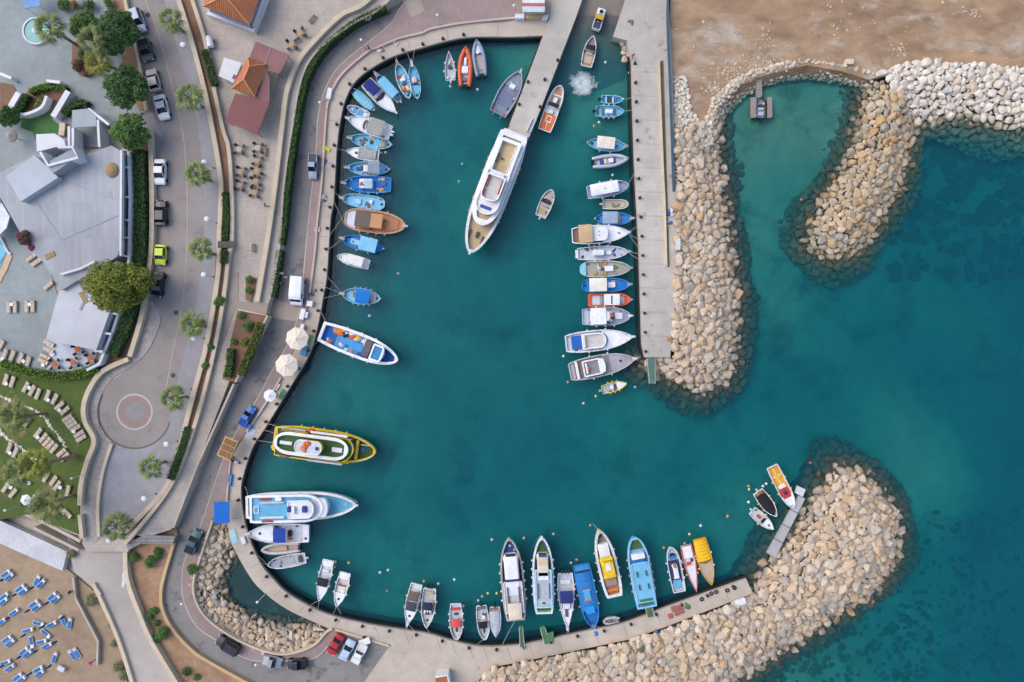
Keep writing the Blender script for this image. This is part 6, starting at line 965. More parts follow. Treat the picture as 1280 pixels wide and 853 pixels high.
# white garden walls, pergola deck, round pool, swimming pool
for lb, pts in (('white angled garden wall left of the small turf plot', [(23, 116), (10, 138)]), ('white wedge wall right of the small turf plot', [(85, 114), (66, 146)]), ('thin white curving wall above the turf plot', [(58, 120), (53, 132), (45, 138), (30, 143), (18, 141)]), ('white wall stub at the entrance of the stone square', [(58, 101), (75, 103)]), ('white wall at the left edge of the stone square', [(0, 92), (14, 98)])):
    wall('garden_wall', pts, ZL + 1.5, .9 if 'wedge' in lb or 'angled' in lb else .45, ZL - .2, WHITEW, lb)
pd = thing('pergola_deck', 'grey roofed terrace pavilion above the hotel roof', 'pavilion', P(108, 160, ZL))
prism_part(pd, 'roof', [(90, 138), (110, 136), (120, 145), (121, 158), (90, 160)], ZL + 2.5, ZL + 2.75, mat('deck_roof', '#a5adb2', '#959da3', .8, .6))
prism_part(pd, 'floor', [(88, 158), (122, 158), (122, 184), (90, 186)], ZL - .1, ZL + .3, mat('deck_floor', '#83898e', '#767c81', .8, 1))
for pts in ([(86, 158), (86, 184)], [(91, 160), (91, 184)], [(122, 150), (124, 184)], [(110, 136), (136, 156)]): wall_part(pd, 'frame', pts, ZL + 2.7, .4, ZL, WHITEW)
rp_ = thing('round_pool', 'round turquoise fountain pool on the stone square', 'pool', P(47, 40, ZL))
for nm, prof, m in (('rim', [(2.25, 0), (2.25, .45), (2.0, .45), (2.0, .1)], WHITEW), ('water', [(2.0, .1), (2.0, .3), (.01, .3)], mat('pool_tiles', '#5fa8a6', '#4f9a9c', .15, 1.5)), ('fountain', [(.5, .3), (.45, .7), (.15, .9)], mat('foamy', '#d9ecec', None, .5, 4))): MB().lathe(prof, (0, 0, 0), 28).build(nm, m, rp_)
sp = thing('swimming_pool', 'corner of a blue swimming pool at the left edge', 'pool', P(2, 320, ZL))
prism_part(sp, 'water', [(-40, 290), (0, 297), (8, 314), (4, 322), (-40, 400)], ZL - .3, ZL + .06, mat('pool_water', '#3fb0d6', '#2f9dc8', .1, 1.2)); wall_part(sp, 'coping', [(0, 297), (9, 315), (13, 318)], ZL + .25, .35, ZL, WHITEW); wall_part(sp, 'coping', [(12, 319), (6, 335), (-3, 352)], ZL + .12, .9, ZL, mat('pool_stone', '#d8c0a0', '#c9b08f', .8, 1))
ca = thing('sail_canopy', 'white angular canopy at the left edge over the pool corner', 'canopy', P(4, 272, ZL)); prism_part(ca, 'canvas', [(-30, 246), (0, 250), (12, 271), (8, 285), (0, 293), (-30, 300)], ZL + 2.6, ZL + 2.75, cloth('#e9ebf0'))
for x, y in ((3, 285), (8, 274)): p = P(x, y, ZL + 2.7); MB().tube([(p.x - ca.location.x, p.y - ca.location.y, 0), (p.x - ca.location.x, p.y - ca.location.y, 2.6)], .06).build('post', metal('#dddddd'), ca)
aw = thing('blue_awning', 'pale blue awning at the top edge above the round pool', 'awning', P(40, 4, ZL)); prism_part(aw, 'canvas', [(29, -12), (49, -12), (50, 8), (30, 11)], ZL + 2.3, ZL + 2.42, cloth('#7fa3d6'))
for x, y in ((31, 9), (48, 7)): p = P(x, y, ZL + 2.3); MB().tube([(p.x - aw.location.x, p.y - aw.location.y, 0), (p.x - aw.location.x, p.y - aw.location.y, 2.3)], .05).build('post', metal('#dddddd'), aw)
hut = thing('round_hut', 'small round thatched shade beside the turf plot', 'hut', P(26, 175, ZL)); MB().lathe([(1.05, 2.1), (.95, 2.25), (.1, 2.7)], (0, 0, 0), 14).build('roof', mat('thatch', '#a39c96', '#8d867f', .95, 3), hut); MB().tube([(0, 0, 0), (0, 0, 2.2)], .07).build('post', WOOD, hut)
cb_ = thing('cushioned_bench', 'beige sun bed on the right of the turf plot', 'bench', P(78, 162, ZL + .4)); MB().box(-.55, .55, -1.1, 1.1, -.4, .0, .08).build('base', WOOD, cb_); MB().box(-.5, .5, -1.05, 1.05, 0, .18, .08).build('cushion', cloth('#d6c4b0'), cb_); cb_.rotation_euler = (0, 0, -.12)
# ------------------------------------------------------------------ plaza buildings
def hip_roof(root, pts, z0, h, m, over=0):
    o = root.location; q = [p - o for p in W(pts, z0)]; c = sum(q, Vector()) / 4
    e0, e1 = (q[0] + q[1]) / 2, (q[2] + q[3]) / 2; r0 = e0.lerp(e1, .3); r1 = e0.lerp(e1, .7); r0.z = r1.z = z0 - o.z + h
    for nm, fc in (('roof_slope', [q[0], q[1], r0]), ('roof_slope', [q[1], q[2], r1, r0]), ('roof_slope', [q[2], q[3], r1]), ('roof_slope', [q[3], q[0], r0, r1])):
        rsx = MB(); n = len(fc); rsx.add(fc + [v - Vector((0, 0, .12)) for v in fc], [tuple(range(n)), tuple(range(2 * n - 1, n - 1, -1))] + [(i, i + n, (i + 1) % n + n, (i + 1) % n) for i in range(n)]); so_ = rsx.build(nm, m, root)
        a, b = fc[0], fc[1]; up = (fc[2] if n == 3 else (fc[2] + fc[3]) / 2) - (a + b) / 2; nn = max(3, int((b - a).length / .33)); nrm = (b - a).cross(up).normalized(); nrm = nrm if nrm.z > 0 else -nrm
        tl = MB()
        for k in range(nn):
            s0 = a.lerp(b, (k + .5) / nn); t = (k + .5) / nn
            if n == 3: mx_ = 1 - abs(2 * t - 1); e = s0 + up * mx_ * .97
            else:
                la = (fc[3] - a).dot((b - a).normalized()) / (b - a).length; lb_ = (fc[2] - a).dot((b - a).normalized()) / (b - a).length; mx_ = min(1, t / max(la, .01), (1 - t) / max(1 - lb_, .01)); e = s0 + up.normalized() * 0 + (up - (b - a) * 0) * mx_ * .98
            if mx_ > .06: tl.tube([s0 + nrm * .02, e + nrm * .02], .09, 5)
        tl.build('tile_row', m, so_)
    for a, b in ((q[0], r0), (q[1], r0), (q[2], r1), (q[3], r1), (r0, r1)): MB().tube([a + Vector((0, 0, .05)), b + Vector((0, 0, .05))], .13, 6).build('ridge_tile', mat('ridge', '#d89a72', '#c4845c', .8, 2), root)
hs = thing('house', 'white house with an orange tiled hip roof at the top of the plaza', 'house', P(290, 5, ZT))
prism_part(hs, 'wall', [(262, 6), (314, 28), (330, -20), (276, -40)], ZT, ZT + 3.0, WHITEW)
hip_roof(hs, [(254, 8), (312, 31), (331, -22), (272, -44)], ZT + 3.1, 2.2, TILE)
wall_part(hs, 'parapet', [(259, 16), (317, 38), (334, -10)], ZT + 1.1, .55, ZT, WHITEW); wall_part(hs, 'blue_gutter', [(262, 13), (313, 33), (328, -8)], ZT + 2.9, .35, ZT + 2.6, paint('#4a5f8e'))
for x, y in ((290, 26), (305, 32)): pass
ks = thing('kiosk', 'cafe kiosk with an orange tiled roof and maroon flat canopies', 'kiosk', P(315, 100, ZT))
prism_part(ks, 'wall', [(311, 75), (329, 82), (317, 118), (293, 109)], ZT, ZT + 2.7, CREAM)
prism_part(ks, 'canopy', [(319.5, 52), (362, 68.5), (349.5, 92), (333, 88), (331, 80), (312, 72)], ZT + 2.4, ZT + 2.55, MAROON)
prism_part(ks, 'canopy', [(334, 90), (337, 98), (337, 128), (330, 128), (320, 121), (323, 110)], ZT + 2.3, ZT + 2.45, MAROON)
prism_part(ks, 'canopy', [(294, 117), (318, 122), (332, 128), (337, 128), (322, 168), (281, 152)], ZT + 2.45, ZT + 2.6, mat('maroon_roof2', '#8a5c5b', '#7d5251', .8, .6))
prism_part(ks, 'seam', [(337.5, 60), (339, 60.5), (332, 80), (330.5, 79.5)], ZT + 2.4, ZT + 2.62, mat('seam3', '#a58686', None, .8, 1))
prism_part(ks, 'terrace_floor', [(336, 90), (349, 92), (338, 125), (337, 98)], ZT, ZT + .12, CREAM)
hip_roof(ks, [(310, 72), (332.5, 80.5), (318.5, 121), (290, 110.5)], ZT + 2.8, 1.5, TILE)
for x, y in ((359, 69), (347, 90), (321, 166), (283, 151), (335, 126)): p = P(x, y, ZT + 2.4) - ks.location; MB().tube([(p.x, p.y, 0), (p.x, p.y, 2.4)], .06).build('post', metal('#8a6a68'), ks)
wb = thing('service_shed', 'white flat roofed shed attached to the cafe kiosk', 'shed', P(287, 88, ZT)); prism_part(wb, 'wall', [(281, 75), (300, 81), (290, 102), (275, 95)], ZT, ZT + 2.3, WHITEW); prism_part(wb, 'roof', [(280, 72), (302, 79), (292, 104), (273, 95)], ZT + 2.3, ZT + 2.45, mat('shed_roof', '#d8d8da', '#c6c6c9', .7, .8)); prism_part(wb, 'roof_hatch', [(292, 93), (297, 95), (295, 100), (290, 98)], ZT + 2.44, ZT + 2.6, MAROON)
sh = thing('storage_tank', 'white rounded gas tank beside the planting strip', 'tank', P(265, 55, ZT)); MB().lathe([(.1, -1), (.5, -.85), (.55, .85), (.1, 1)], (0, 0, 0), 12).build('tank', paint(WH), sh); sh.children[0].rotation_euler = (math.pi / 2, 0, .2); sh.children[0].location = (0, 0, .75); [MB().box(-.4, .4, y - .06, y + .06, 0, .4).build('foot', metal('#888888'), sh) for y in (-.5, .5)]
fk = thing('fishing_kiosk', 'small kiosk with white and red striped roof at the root of the narrow pier', 'kiosk', P(667, 8, ZQ))
prism_part(fk, 'wall', [(655, -12), (680, -12), (680, 13), (655, 13)], ZQ, ZQ + 2.3, CREAM)
for y0, y1, m in ((-14, 4, WHITEW), (4, 8, paint('#c06a5c')), (8, 15, paint('#c9d3e2'))): prism_part(fk, 'roof_panel', [(653, y0 + .2), (681, y0 + .2), (681, y1), (653, y1)], ZQ + 2.3, ZQ + 2.5, m)
prism_part(fk, 'wooden_deck', [(657, 16.5), (677, 16.5), (677, 22.5), (657, 22.5)], ZQ, ZQ + .9, mat('pale_wood', '#d2b68c', '#bda178', .8, 2))
prism_part(fk, 'ice_chest', [(643.5, 17.5), (655.5, 17.5), (655.5, 23), (643.5, 23)], ZQ, ZQ + .9, paint('#dfe4ee')); prism_part(fk, 'ice_chest', [(678, 19), (686, 19), (684, 25), (677, 25)], ZQ, ZQ + .8, paint('#d8dade'))
ck = thing('shelter', 'tiny hut with a white frame and brown roof at the bottom edge', 'hut', P(552, 850, ZQ)); prism_part(ck, 'roof', [(544, 846), (560, 844), (562, 862), (546, 864)], ZQ + 2, ZQ + 2.15, mat('brown_roof', '#a8694a', '#96593c', .8, 1)); wall_part(ck, 'frame', [(544, 847), (559.5, 844.5), (562, 862)], ZQ + 2.3, .25, ZQ, WHITEW)
br_ = thing('footbridge', 'small dark timber footbridge across the planting strip', 'bridge', P(282, 305, ZT))
for k in range(7):
    y0 = 301.5 + k * 1.25; prism_part(br_, 'plank', [(272, y0), (292, y0), (292, y0 + 1.05), (272, y0 + 1.05)], ZT + .75, ZT + .85, mat('dark_plank', '#6a6664', '#5a5655', .8, 2))
# ------------------------------------------------------------------ loungers, parasols, tables
CNT = {}
def lounger_proto(pad, frame, wd=.68, ln=1.95):
    r = thing('sun_lounger', 'x', 'sun lounger')
    MB().box(-ln / 2, ln / 2, -wd / 2, wd / 2, .22, .3, .04).build('frame', paint(frame), r)
    for x in (-ln * .4, ln * .4):
        for s in (-1, 1): MB().box(x - .03, x + .03, s * wd * .42 - .03, s * wd * .42 + .03, 0, .24).build('leg', paint(frame), r)
    MB().box(-ln * .45, ln * .2, -wd * .37, wd * .37, .3, .37, .05).build('cushion', cloth(pad), r)
    b = MB(); b.add([(ln * .25, -wd * .42, .3), (ln * .48, -wd * .42, .46), (ln * .48, wd * .42, .46), (ln * .25, wd * .42, .3), (ln * .25, -wd * .42, .36), (ln * .48, -wd * .42, .52), (ln * .48, wd * .42, .52), (ln * .25, wd * .42, .36)], [(3, 2, 1, 0), (4, 5, 6, 7), (0, 1, 5, 4), (1, 2, 6, 5), (2, 3, 7, 6), (3, 0, 4, 7)])
    b.build('headrest', cloth(frame if pad != '#c8b8a6' else pad), r); return r
LPB, LPL = lounger_proto('#2f76b8', '#d9dbe0'), lounger_proto('#c8b8a6', '#b5a48f', .72, 1.95)
USED = set()
def put_lounger(proto, px, py, ang, z, label, group):
    o = proto if id(proto) not in USED else copy_tree(proto); USED.add(id(proto)); o.location = P(px, py, z + .35); o.location.z = z; o.rotation_euler = (0, 0, math.radians(ang)); tag(o, label, 'sun lounger', group); return o
bl = [(38, 97, 35), (60, 120, 38), (255, 145, 62), (283, 168, 45), (137, 200, 35), (157, 222, 35), (25, 255, 38), (20, 293, 38), (360, 255, 42), (385, 277, 42), (232, 308, 37), (252, 333, 37), (95, 367, 35), (8, 435, 38), (265, 445, -12), (357, 452, 28), (437, 425, 115), (482, 445, 80), (193, 493, 15), (316, 515, -40), (45, 555, 33), (67, 580, 37), (216, 575, -75), (287, 573, 15), (325, 600, 28), (163, 637, 40), (187, 657, 40), (377, 683, 70), (500, 665, 122), (533, 650, 122), (36, 718, 22), (67, 755, 35), (263, 765, 30), (272, 795, 35), (120, 818, 38), (145, 838, 40)]
bl.sort(key=lambda q: math.hypot(q[0] / 5.575 - 60, q[1] / 5.575))
for i, (x, y, a) in enumerate(bl):
    put_lounger(LPB, x / 5.575, 700 + y / 5.575, a, 1.6, f'blue cushioned beach lounger, {ordw(i)} closest to the lower end of the white boardwalk', 'blue sun loungers on the beach')
def closed_umbrella(px, py, z, i):
    p = P(px, py, z + 1.6); r = thing('folded_umbrella', f'folded dark blue beach umbrella, {ordw(i)} closest to the white boardwalk', 'umbrella', (p.x, p.y, z), 0, 'folded umbrellas on the beach')
    MB().tube([(0, 0, 0), (0, 0, 2.3)], .03, 5).build('pole', metal('#cfd3d8'), r); MB().lathe([(.16, 1.1), (.2, 1.4), (.13, 2.0), (.03, 2.35)], (0, 0, 0), 8).build('canopy', cloth('#2b4f86'), r)
for i, (x, y) in enumerate(sorted([(5, 145), (217, 197), (95, 248), (322, 305), (190, 357), (52, 410), (290, 470), (160, 530), (380, 577), (245, 640), (130, 682), (205, 797), (340, 745), (5, 747), (430, 405)], key=lambda q: math.hypot(q[0] / 5.575 - 60, q[1] / 5.575))): closed_umbrella(x / 5.575, 700 + y / 5.575, 1.6, i)
wt = thing('beach_tables', 'low white plastic table on the beach among blue loungers', 'table', P(79, 834, 1.6)); wt.name = 'white_table'
MB().box(-.6, .6, -.4, .4, .6, .66, .03).build('table_top', paint('#d9d9dd'), wt); [MB().box(x - .03, x + .03, y - .03, y + .03, 0, .6).build('leg', paint('#d0d0d4'), wt) for x in (-.5, .5) for y in (-.3, .3)]; wt.rotation_euler = (0, 0, -.5)
ll = [(35, 185, 70), (80, 200, 70), (170, 235, 60), (212, 258, 60), (250, 280, 68), (315, 290, 68), (363, 315, 60), (395, 360, 40), (432, 392, 40), (447, 443, 32), (465, 465, 32), (480, 487, 32), (502, 510, 32), (525, 548, 32), (540, 577, 32), (178, 470, 52), (252, 540, 50), (288, 573, 48), (310, 600, 48), (333, 622, 48), (358, 645, 48), (408, 672, 40), (430, 700, 45), (25, 390, 60), (100, 670, 65), (60, 640, 70), (305, 835, 60), (355, 860, 55), (380, 892, 55), (450, 927, 75), (35, 905, 55), (85, 942, 50), (140, 840, 70), (220, 987, 60), (238, 1020, 60), (405, 1052, -45), (445, 1077, -45)]
NR = {}
for i, (x, y, a) in enumerate(ll):
    NR[a if a == 32 else (48 if a in (48, 50, 52) else 0)] = kk = NR.get(a if a == 32 else (48 if a in (48, 50, 52) else 0), -1) + 1
    put_lounger(LPL, x / 5.333, 440 + y / 5.333, a, ZL, f'beige lounger in the tight row beside the curving lawn wall, {ordw(kk)} from the top' if a == 32 else (f'beige lounger in the middle row of the lawn, {ordw(kk)} from the top' if a in (48, 50, 52) else f'beige lounger set loosely on the lawn, {ordw(kk)} counted down from the hotel hedge'), 'beige sun loungers on the lawn')
tl_ = [(55, 450, 90), (98, 447, 90), (175, 445, 90), (215, 443, 90), (30, 765, 70), (80, 775, 68), (135, 790, 68), (185, 815, 72), (3, 705, 60), (205, 118, 35), (320, 305, 40), (240, 150, 35), (325, 690, -25), (320, 735, -25), (300, 780, -25), (285, 810, -25)]
for i, (x, y, a) in enumerate(tl_):
    put_lounger(LPL, x / 5.333, 300 + y / 5.333, a, ZL, 'beige sun lounger on the grey stone hotel terrace, ' + ['leftmost of the centre pair', 'right of the leftmost centre pair', 'left of the second centre pair', 'right of the second centre pair', 'second by the hedge', 'third by the hedge', 'fourth by the hedge', 'fifth by the hedge', 'first by the hedge', 'uppermost at the roof edge', 'lowest at the roof edge', 'second at the roof edge', 'uppermost left of the orange tables', 'second left of the orange tables', 'third left of the orange tables', 'lowest left of the orange tables'][i], 'beige sun loungers on the hotel terrace')
sidet = []
def side_table(px, py, z, i, where):
    p = P(px, py, z + .4)
    if not sidet:
        r = thing('side_table', 'x', 'table'); MB().box(-.28, .28, -.28, .28, .36, .42, .03).build('table_top', paint('#e6e8ee'), r); MB().lathe([(.2, 0), (.06, .06), (.06, .36)], (0, 0, 0), 8).build('pedestal', paint('#d6d8de'), r); sidet.append(r)
    else: r = copy_tree(sidet[0])
    r.location = (p.x, p.y, z); tag(r, f'low white side table among beige loungers, {ordw(i)} counted across the {where}', 'table', 'low white side tables'); r.rotation_euler = (0, 0, i * .4)
for i, (x, y) in enumerate([(195, 240), (40, 213), (320, 322), (395, 390), (490, 532), (250, 570), (65, 675), (70, 905), (400, 905), (190, 875)]): side_table(x / 5.333, 440 + y / 5.333, ZL, i, 'lawn')
for i, (x, y) in enumerate([(75, 430), (195, 430), (155, 810), (15, 795), (285, 835), (350, 760)]): side_table(x / 5.333, 300 + y / 5.333, ZL, i, 'stone terrace')
def parasol(label, px, py, r, col, z, h=2.6, n=8, rot=.2):
    p = P(px, py, z + h); o = thing('parasol', label, 'parasol', (p.x, p.y, z), rot); R = r * S
    MB().tube([(0, 0, 0), (0, 0, h + .1)], .05, 6).build('pole', metal('#cfc6ba'), o); MB().lathe([(.4, 0), (.4, .12), (.1, .16)], (0, 0, 0), 10).build('base', CONC, o)
    for k in range(n):
        a0, a1 = 6.2832 * k / n, 6.2832 * (k + 1) / n; e0, e1 = Vector((R * math.cos(a0), R * math.sin(a0), h - R * .28)), Vector((R * math.cos(a1), R * math.sin(a1), h - R * .28)); ap = Vector((0, 0, h + .1)); mi = (e0 + e1) / 2 * .97; mi.z = h - R * .26; m0, m1 = ap.lerp(e0, .5), ap.lerp(e1, .5); mm = (m0 + m1) / 2; mm.z -= .05
        MB().add([ap, m0, mm, m1, e0, mi, e1], [(0, 1, 2), (0, 2, 3), (1, 4, 5, 2), (2, 5, 6, 3)]).build('canopy_panel', cloth(col), o)
    MB().lathe([(.12, 0), (.1, .12), (.02, .2)], (0, 0, h + .08), 8).build('finial', paint(col), o); return o
parasol('upper large cream parasol on the quay by the trawler', 370, 423.5, 14.3, '#e8dccb', ZQ + .1, 2.9)
parasol('lower large cream parasol on the quay below its twin', 357, 457, 14.3, '#e8dccb', ZQ + .1, 2.9, rot=.5)
parasol('small white parasol on the red pavement near the blue pickup', 336.6, 495, 8, '#eceef2', ZQ + .1, 2.4)
parasol('white parasol at the lower end of the lounger lawn', 31, 625.5, 7, '#eceef2', ZL, 2.3, 6)
CHM = mat('green_chair', '#33433c', '#2a3832', .6, 2)
def chair_set(px, py, z, rot, top, label, chair_label, group, cm, sq=True):
    p = P(px, py, z + .7); t = thing('cafe_table', label, 'table', (p.x, p.y, z), rot, group + ' tables')
    MB().box(-.42, .42, -.42, .42, .68, .74, .04).build('table_top', mat('table_wood', top, None, .7, 3), t); MB().tube([(0, 0, 0), (0, 0, .7)], .05).build('pedestal', metal('#555555'), t)
    for k in range(4):
        a = rot + k * math.pi / 2 + math.pi / 4 * (1 if sq else 0); q = Vector((p.x + .85 * math.cos(a), p.y + .85 * math.sin(a), z))
        if cm not in CHP:
            r = thing('cafe_chair', 'x', 'chair'); MB().box(-.24, .24, -.24, .24, .42, .48, .04).build('seat', cm, r); MB().box(-.25, -.2, -.23, .23, .48, .9, .03).build('backrest', cm, r)
            [MB().tube([(x, y, 0), (x, y, .43)], .02, 4).build('leg', metal('#444444'), r) for x in (-.2, .2) for y in (-.2, .2)]; CHP[cm] = r
        else: r = copy_tree(CHP[cm])
        r.location = q; r.rotation_euler = (0, 0, a + math.pi + random.uniform(-.3, .3)); tag(r, f'{chair_label}, {["right", "upper right", "upper", "upper left", "left", "lower left", "lower", "lower right"][int(round(a / (math.pi / 4))) % 8]} seat', 'chair', group + ' chairs')
CHP = {}
for i, (x, y) in enumerate([(420, 195), (545, 185), (540, 272), (432, 345), (537, 340), (425, 437), (530, 410), (522, 482)]):
    nm = ['top left', 'top right beside the bench', 'second right', 'middle left', 'third right', 'lowest left', 'fourth right', 'lowest right'][i]
    chair_set(220 + x / 5.333, 150 + y / 5.333, ZT, random.uniform(-.3, .3), '#b7936e' if i not in (0, 1) else '#b9b2a6', 'square wooden cafe table on the plaza, ' + nm + ' of the group', 'dark green chair at the ' + nm.replace(' beside the bench', '') + ' plaza cafe table', 'plaza cafe', CHM)
chair_set(220 + 825 / 5.333, 220 / 5.333, ZT, .4, '#c09a72', 'upper wooden cafe table by the curving plaza wall', 'dark green chair at the upper table by the curving plaza wall', 'wall side cafe', CHM); chair_set(220 + 770 / 5.333, 295 / 5.333, ZT, .1, '#c09a72', 'lower wooden cafe table between kiosk canopy and curving wall', 'dark green chair at the lower table by the curving plaza wall', 'wall side cafe', CHM)
CHD = mat('dark_chair', '#2b2b2f', None, .6, 2)
for i, (x, y) in enumerate([(515, 730), (600, 790), (485, 820), (360, 830)]): chair_set(x / 5.333, 300 + y / 5.333, ZL + .12, random.uniform(-.5, .5), '#b5673a', 'orange wooden table on the pale hotel terrace, ' + ['nearest the annex roof', 'rightmost', 'middle of the lower row', 'leftmost'][i], 'black chair at the orange terrace table ' + ['by the annex', 'furthest right', 'in the middle', 'furthest left'][i], 'hotel terrace', CHD)
for lb, x, y, rot, z, L_ in (('wooden bench on the plaza beside the top cafe tables', 332, 190.5, 1.5, ZT, 1.5), ('slatted grey bench at the top of the plaza near the curving wall', 391, 25, .9, ZT, 1.5), ('dark bench at the lower end of the plaza', 317.5, 310.5, 1.57, ZT, 1.4), ('small white bench on the beach top below the boardwalk', 66.5, 704, -.4, 1.6, 2.0), ('white bench block on the foot path wall', 156.5, 723.5, 1.5, ZP, 2.4), ('pale block on the foot path beside the dune plants', 124, 738, -1.0, ZP, 1.4)):
    b = thing('bench', lb, 'bench', P(x, y, z), rot); col = '#8d6a50' if 'wooden' in lb else ('#e2e2e4' if 'white' in lb or 'pale' in lb else '#6b665f')
    for k in range(4): MB().box(-L_ / 2, L_ / 2, -.25 + k * .13, -.15 + k * .13, .42, .47).build('seat_slat', paint(col), b)
    for s in (-1, 1): MB().box(s * L_ * .4 - .05, s * L_ * .4 + .05, -.22, .22, 0, .42).build('leg', paint(col), b)
# ------------------------------------------------------------------ lamps
def lamp(label, top, z, h, disc=True, group='white disc street lamps along the upper road'):
    p = P(*top, z + h); o = thing('street_lamp', label, 'street lamp', (p.x, p.y, z), 0, group)
    MB().tube([(0, 0, 0), (0, 0, h)], .06, 6, .045).build('pole', metal('#d9dbe0'), o)
    if disc: MB().lathe([(.06, -.2), (.45, 0), (.4, .12), (.1, .2)], (0, 0, h), 14).build('lamp_shade', paint('#d9dade'), o)
    else: MB().lathe([(.05, -.1), (.2, .05), (.21, .2), (.05, .34)], (0, 0, h), 10).build('globe', paint('#eef0f4'), o)
    MB().lathe([(.16, 0), (.12, .15), (.06, .3)], (0, 0, 0), 8).build('base', metal('#8f9298'), o)
for lb, x, y in (('upper road disc lamp below the topmost street palm', 228.5, 56), ('upper road disc lamp touching the second street palm', 247.5, 133), ('upper road disc lamp touching the third street palm', 255, 203), ('upper road disc lamp above the fourth street palm', 258.5, 274), ('upper road disc lamp between fourth and fifth street palm', 254.7, 343.5), ('upper road disc lamp below the fifth street palm', 242, 423), ('disc lamp beside the roundabout palm', 226, 488.5), ('disc lamp between roundabout and forecourt palm', 208, 555.5), ('disc lamp on the forecourt above the stairs', 180, 623.5), ('disc lamp at the gate below the wide forecourt palm', 136, 675.5)): lamp(lb, (x, y), ZT + .1, 3.6)
for lb, x, y, z in (('globe lamp on the red pavement near the north quay', 451.5, 50.5, ZQ), ('globe lamp beside the white quay bench', 400, 128.5, ZQ), ('globe lamp on the inside of the road bend', 227.5, 755, ZQ), ('globe lamp beside the grey and black pickups', 320, 831, ZQ), ('globe lamp standing over the small pond', 322, 752.5, ZQ), ('globe lamp on the red square at the top', 547, 19.5, ZQ), ('globe lamp beside the striped pier kiosk', 642.5, 7.5, ZQ), ('globe lamp at the upper edge of the lawn near the boardwalk', 7, 638, ZL), ('lamp on the lawn beside the twin palms', 90, 598, ZL)): lamp(lb, (x, y), z, 3.4, False, 'globe lamps around the harbour')
# ------------------------------------------------------------------ quay furniture and small things
def heap(name, label, px, py, r, col, z=ZQ, cat='fishing net', group=None, cols=None):
    p = P(px, py, z); o = thing(name, label, cat, p, 0, group); rs = random.Random(int(px * 5 + py)); R = r * S; m = None
    for k in range(5):
        q = R * rs.uniform(.35, .6); m = MB(); m.lathe([(q, 0), (q * .95, q * .3), (q * .55, q * .6), (.02, q * .66)], (rs.uniform(-.6, .6) * R, rs.uniform(-.6, .6) * R, 0), 8, rs.uniform(.7, 1.2), rs.uniform(.7, 1.2)); m.build('net_fold', cloth((cols or [col])[k % len(cols or [col])]), o)
    return o
heap('net_heap', 'yellow fishing net heaped on the west quay', 408, 186, 6, '#d6d24a'); heap('net_heap', 'blue tarpaulin bundle below the yellow net', 406, 203, 4.5, '#3a5f9c'); heap('net_heap', 'heap of grey and white nets on the west quay', 403.5, 247, 6, '#9aa0a5', cols=['#9aa0a5', '#dfe2e6', '#5d656c'])
heap('net_heap', 'second heap of grey nets with an orange float', 398.5, 286, 6, '#a5a9ad', cols=['#a5a9ad', '#e1ab5a', '#d5d8dc']); heap('net_heap', 'pale bundle of nets near the north quay bench', 477, 61, 5.5, '#d8d0cc', cols=['#d8d0cc', '#8f9095']); heap('net_heap', 'bundle of crates and nets next to the pale bundle', 495, 54, 5, '#a8a9ac', cols=['#d3d6da', '#77797f']); heap('net_heap', 'brown nets and blue crate above the white tables', 392, 366, 5, '#8a7259', cols=['#8a7259', '#3a6ea8', '#a39383'])
heap('net_heap', 'blue nets on the strip between pier and blue fence', 837, 265, 6, '#3f5f9a', ZQ + .45, cols=['#3f5f9a', '#d8dade', '#4a6ca8']); heap('net_heap', 'yellow and blue floats lower on the pier strip', 837.5, 281, 4.5, '#c9b83a', ZQ + .45, cols=['#c9c04a', '#3f5f9a']); heap('net_heap', 'brown ball of rope on the pier near its lower end', 836.5, 423, 4, '#b39468', ZQ + .45)
heap('net_heap', 'blue cloth bundle on the southern quay below the all blue boat', 744.5, 792, 3.5, '#2f7fc2'); heap('net_heap', 'black cable heap beside the launching platform', 788, 28, 4, '#77706a', ZQ + .45); heap('net_heap', 'green netting on the south quay near the red pallets', 858, 757, 5, '#4c7a4a')
heap('net_heap', 'blue and white rubbish among the southern boulders', 823, 793, 5, '#3a66b4', 1.7, cols=['#3a66b4', '#d9dde4'])
def boxes(name, label, px, py, sx, sy, h, col, rot=0, z=ZQ, cat='box', parts=()):
    o = thing(name, label, cat, P(px, py, z), rot); hx, hy = sx * S / 2, sy * S / 2
    MB().box(-hx, hx, -hy, hy, 0, h * .82, .03).build('body', paint(col), o); MB().box(-hx * 1.04, hx * 1.04, -hy * 1.04, hy * 1.04, h * .82, h, .04).build('lid', paint(col), o); return o
boxes('quay_bench', 'long white box bench on the red pavement of the west quay', 412.5, 118.5, 5.5, 13.5, .6, '#e2e2e6', -.2); boxes('ice_box', 'white square box beside the crossing on the quay', 388.5, 380, 7, 6.5, .8, '#e6e8ee', -.15); boxes('market_table', 'long white market table above the large parasol', 379.5, 393, 5.5, 13, .75, '#e4e6ec', -.25); boxes('market_chest', 'small white chest beside the long white table', 384, 394, 3.5, 7.5, .6, '#dcdfe6', -.25); boxes('market_table', 'short white table just above the large parasol', 379, 409, 4, 7, .7, '#e4e6ec', -.4)
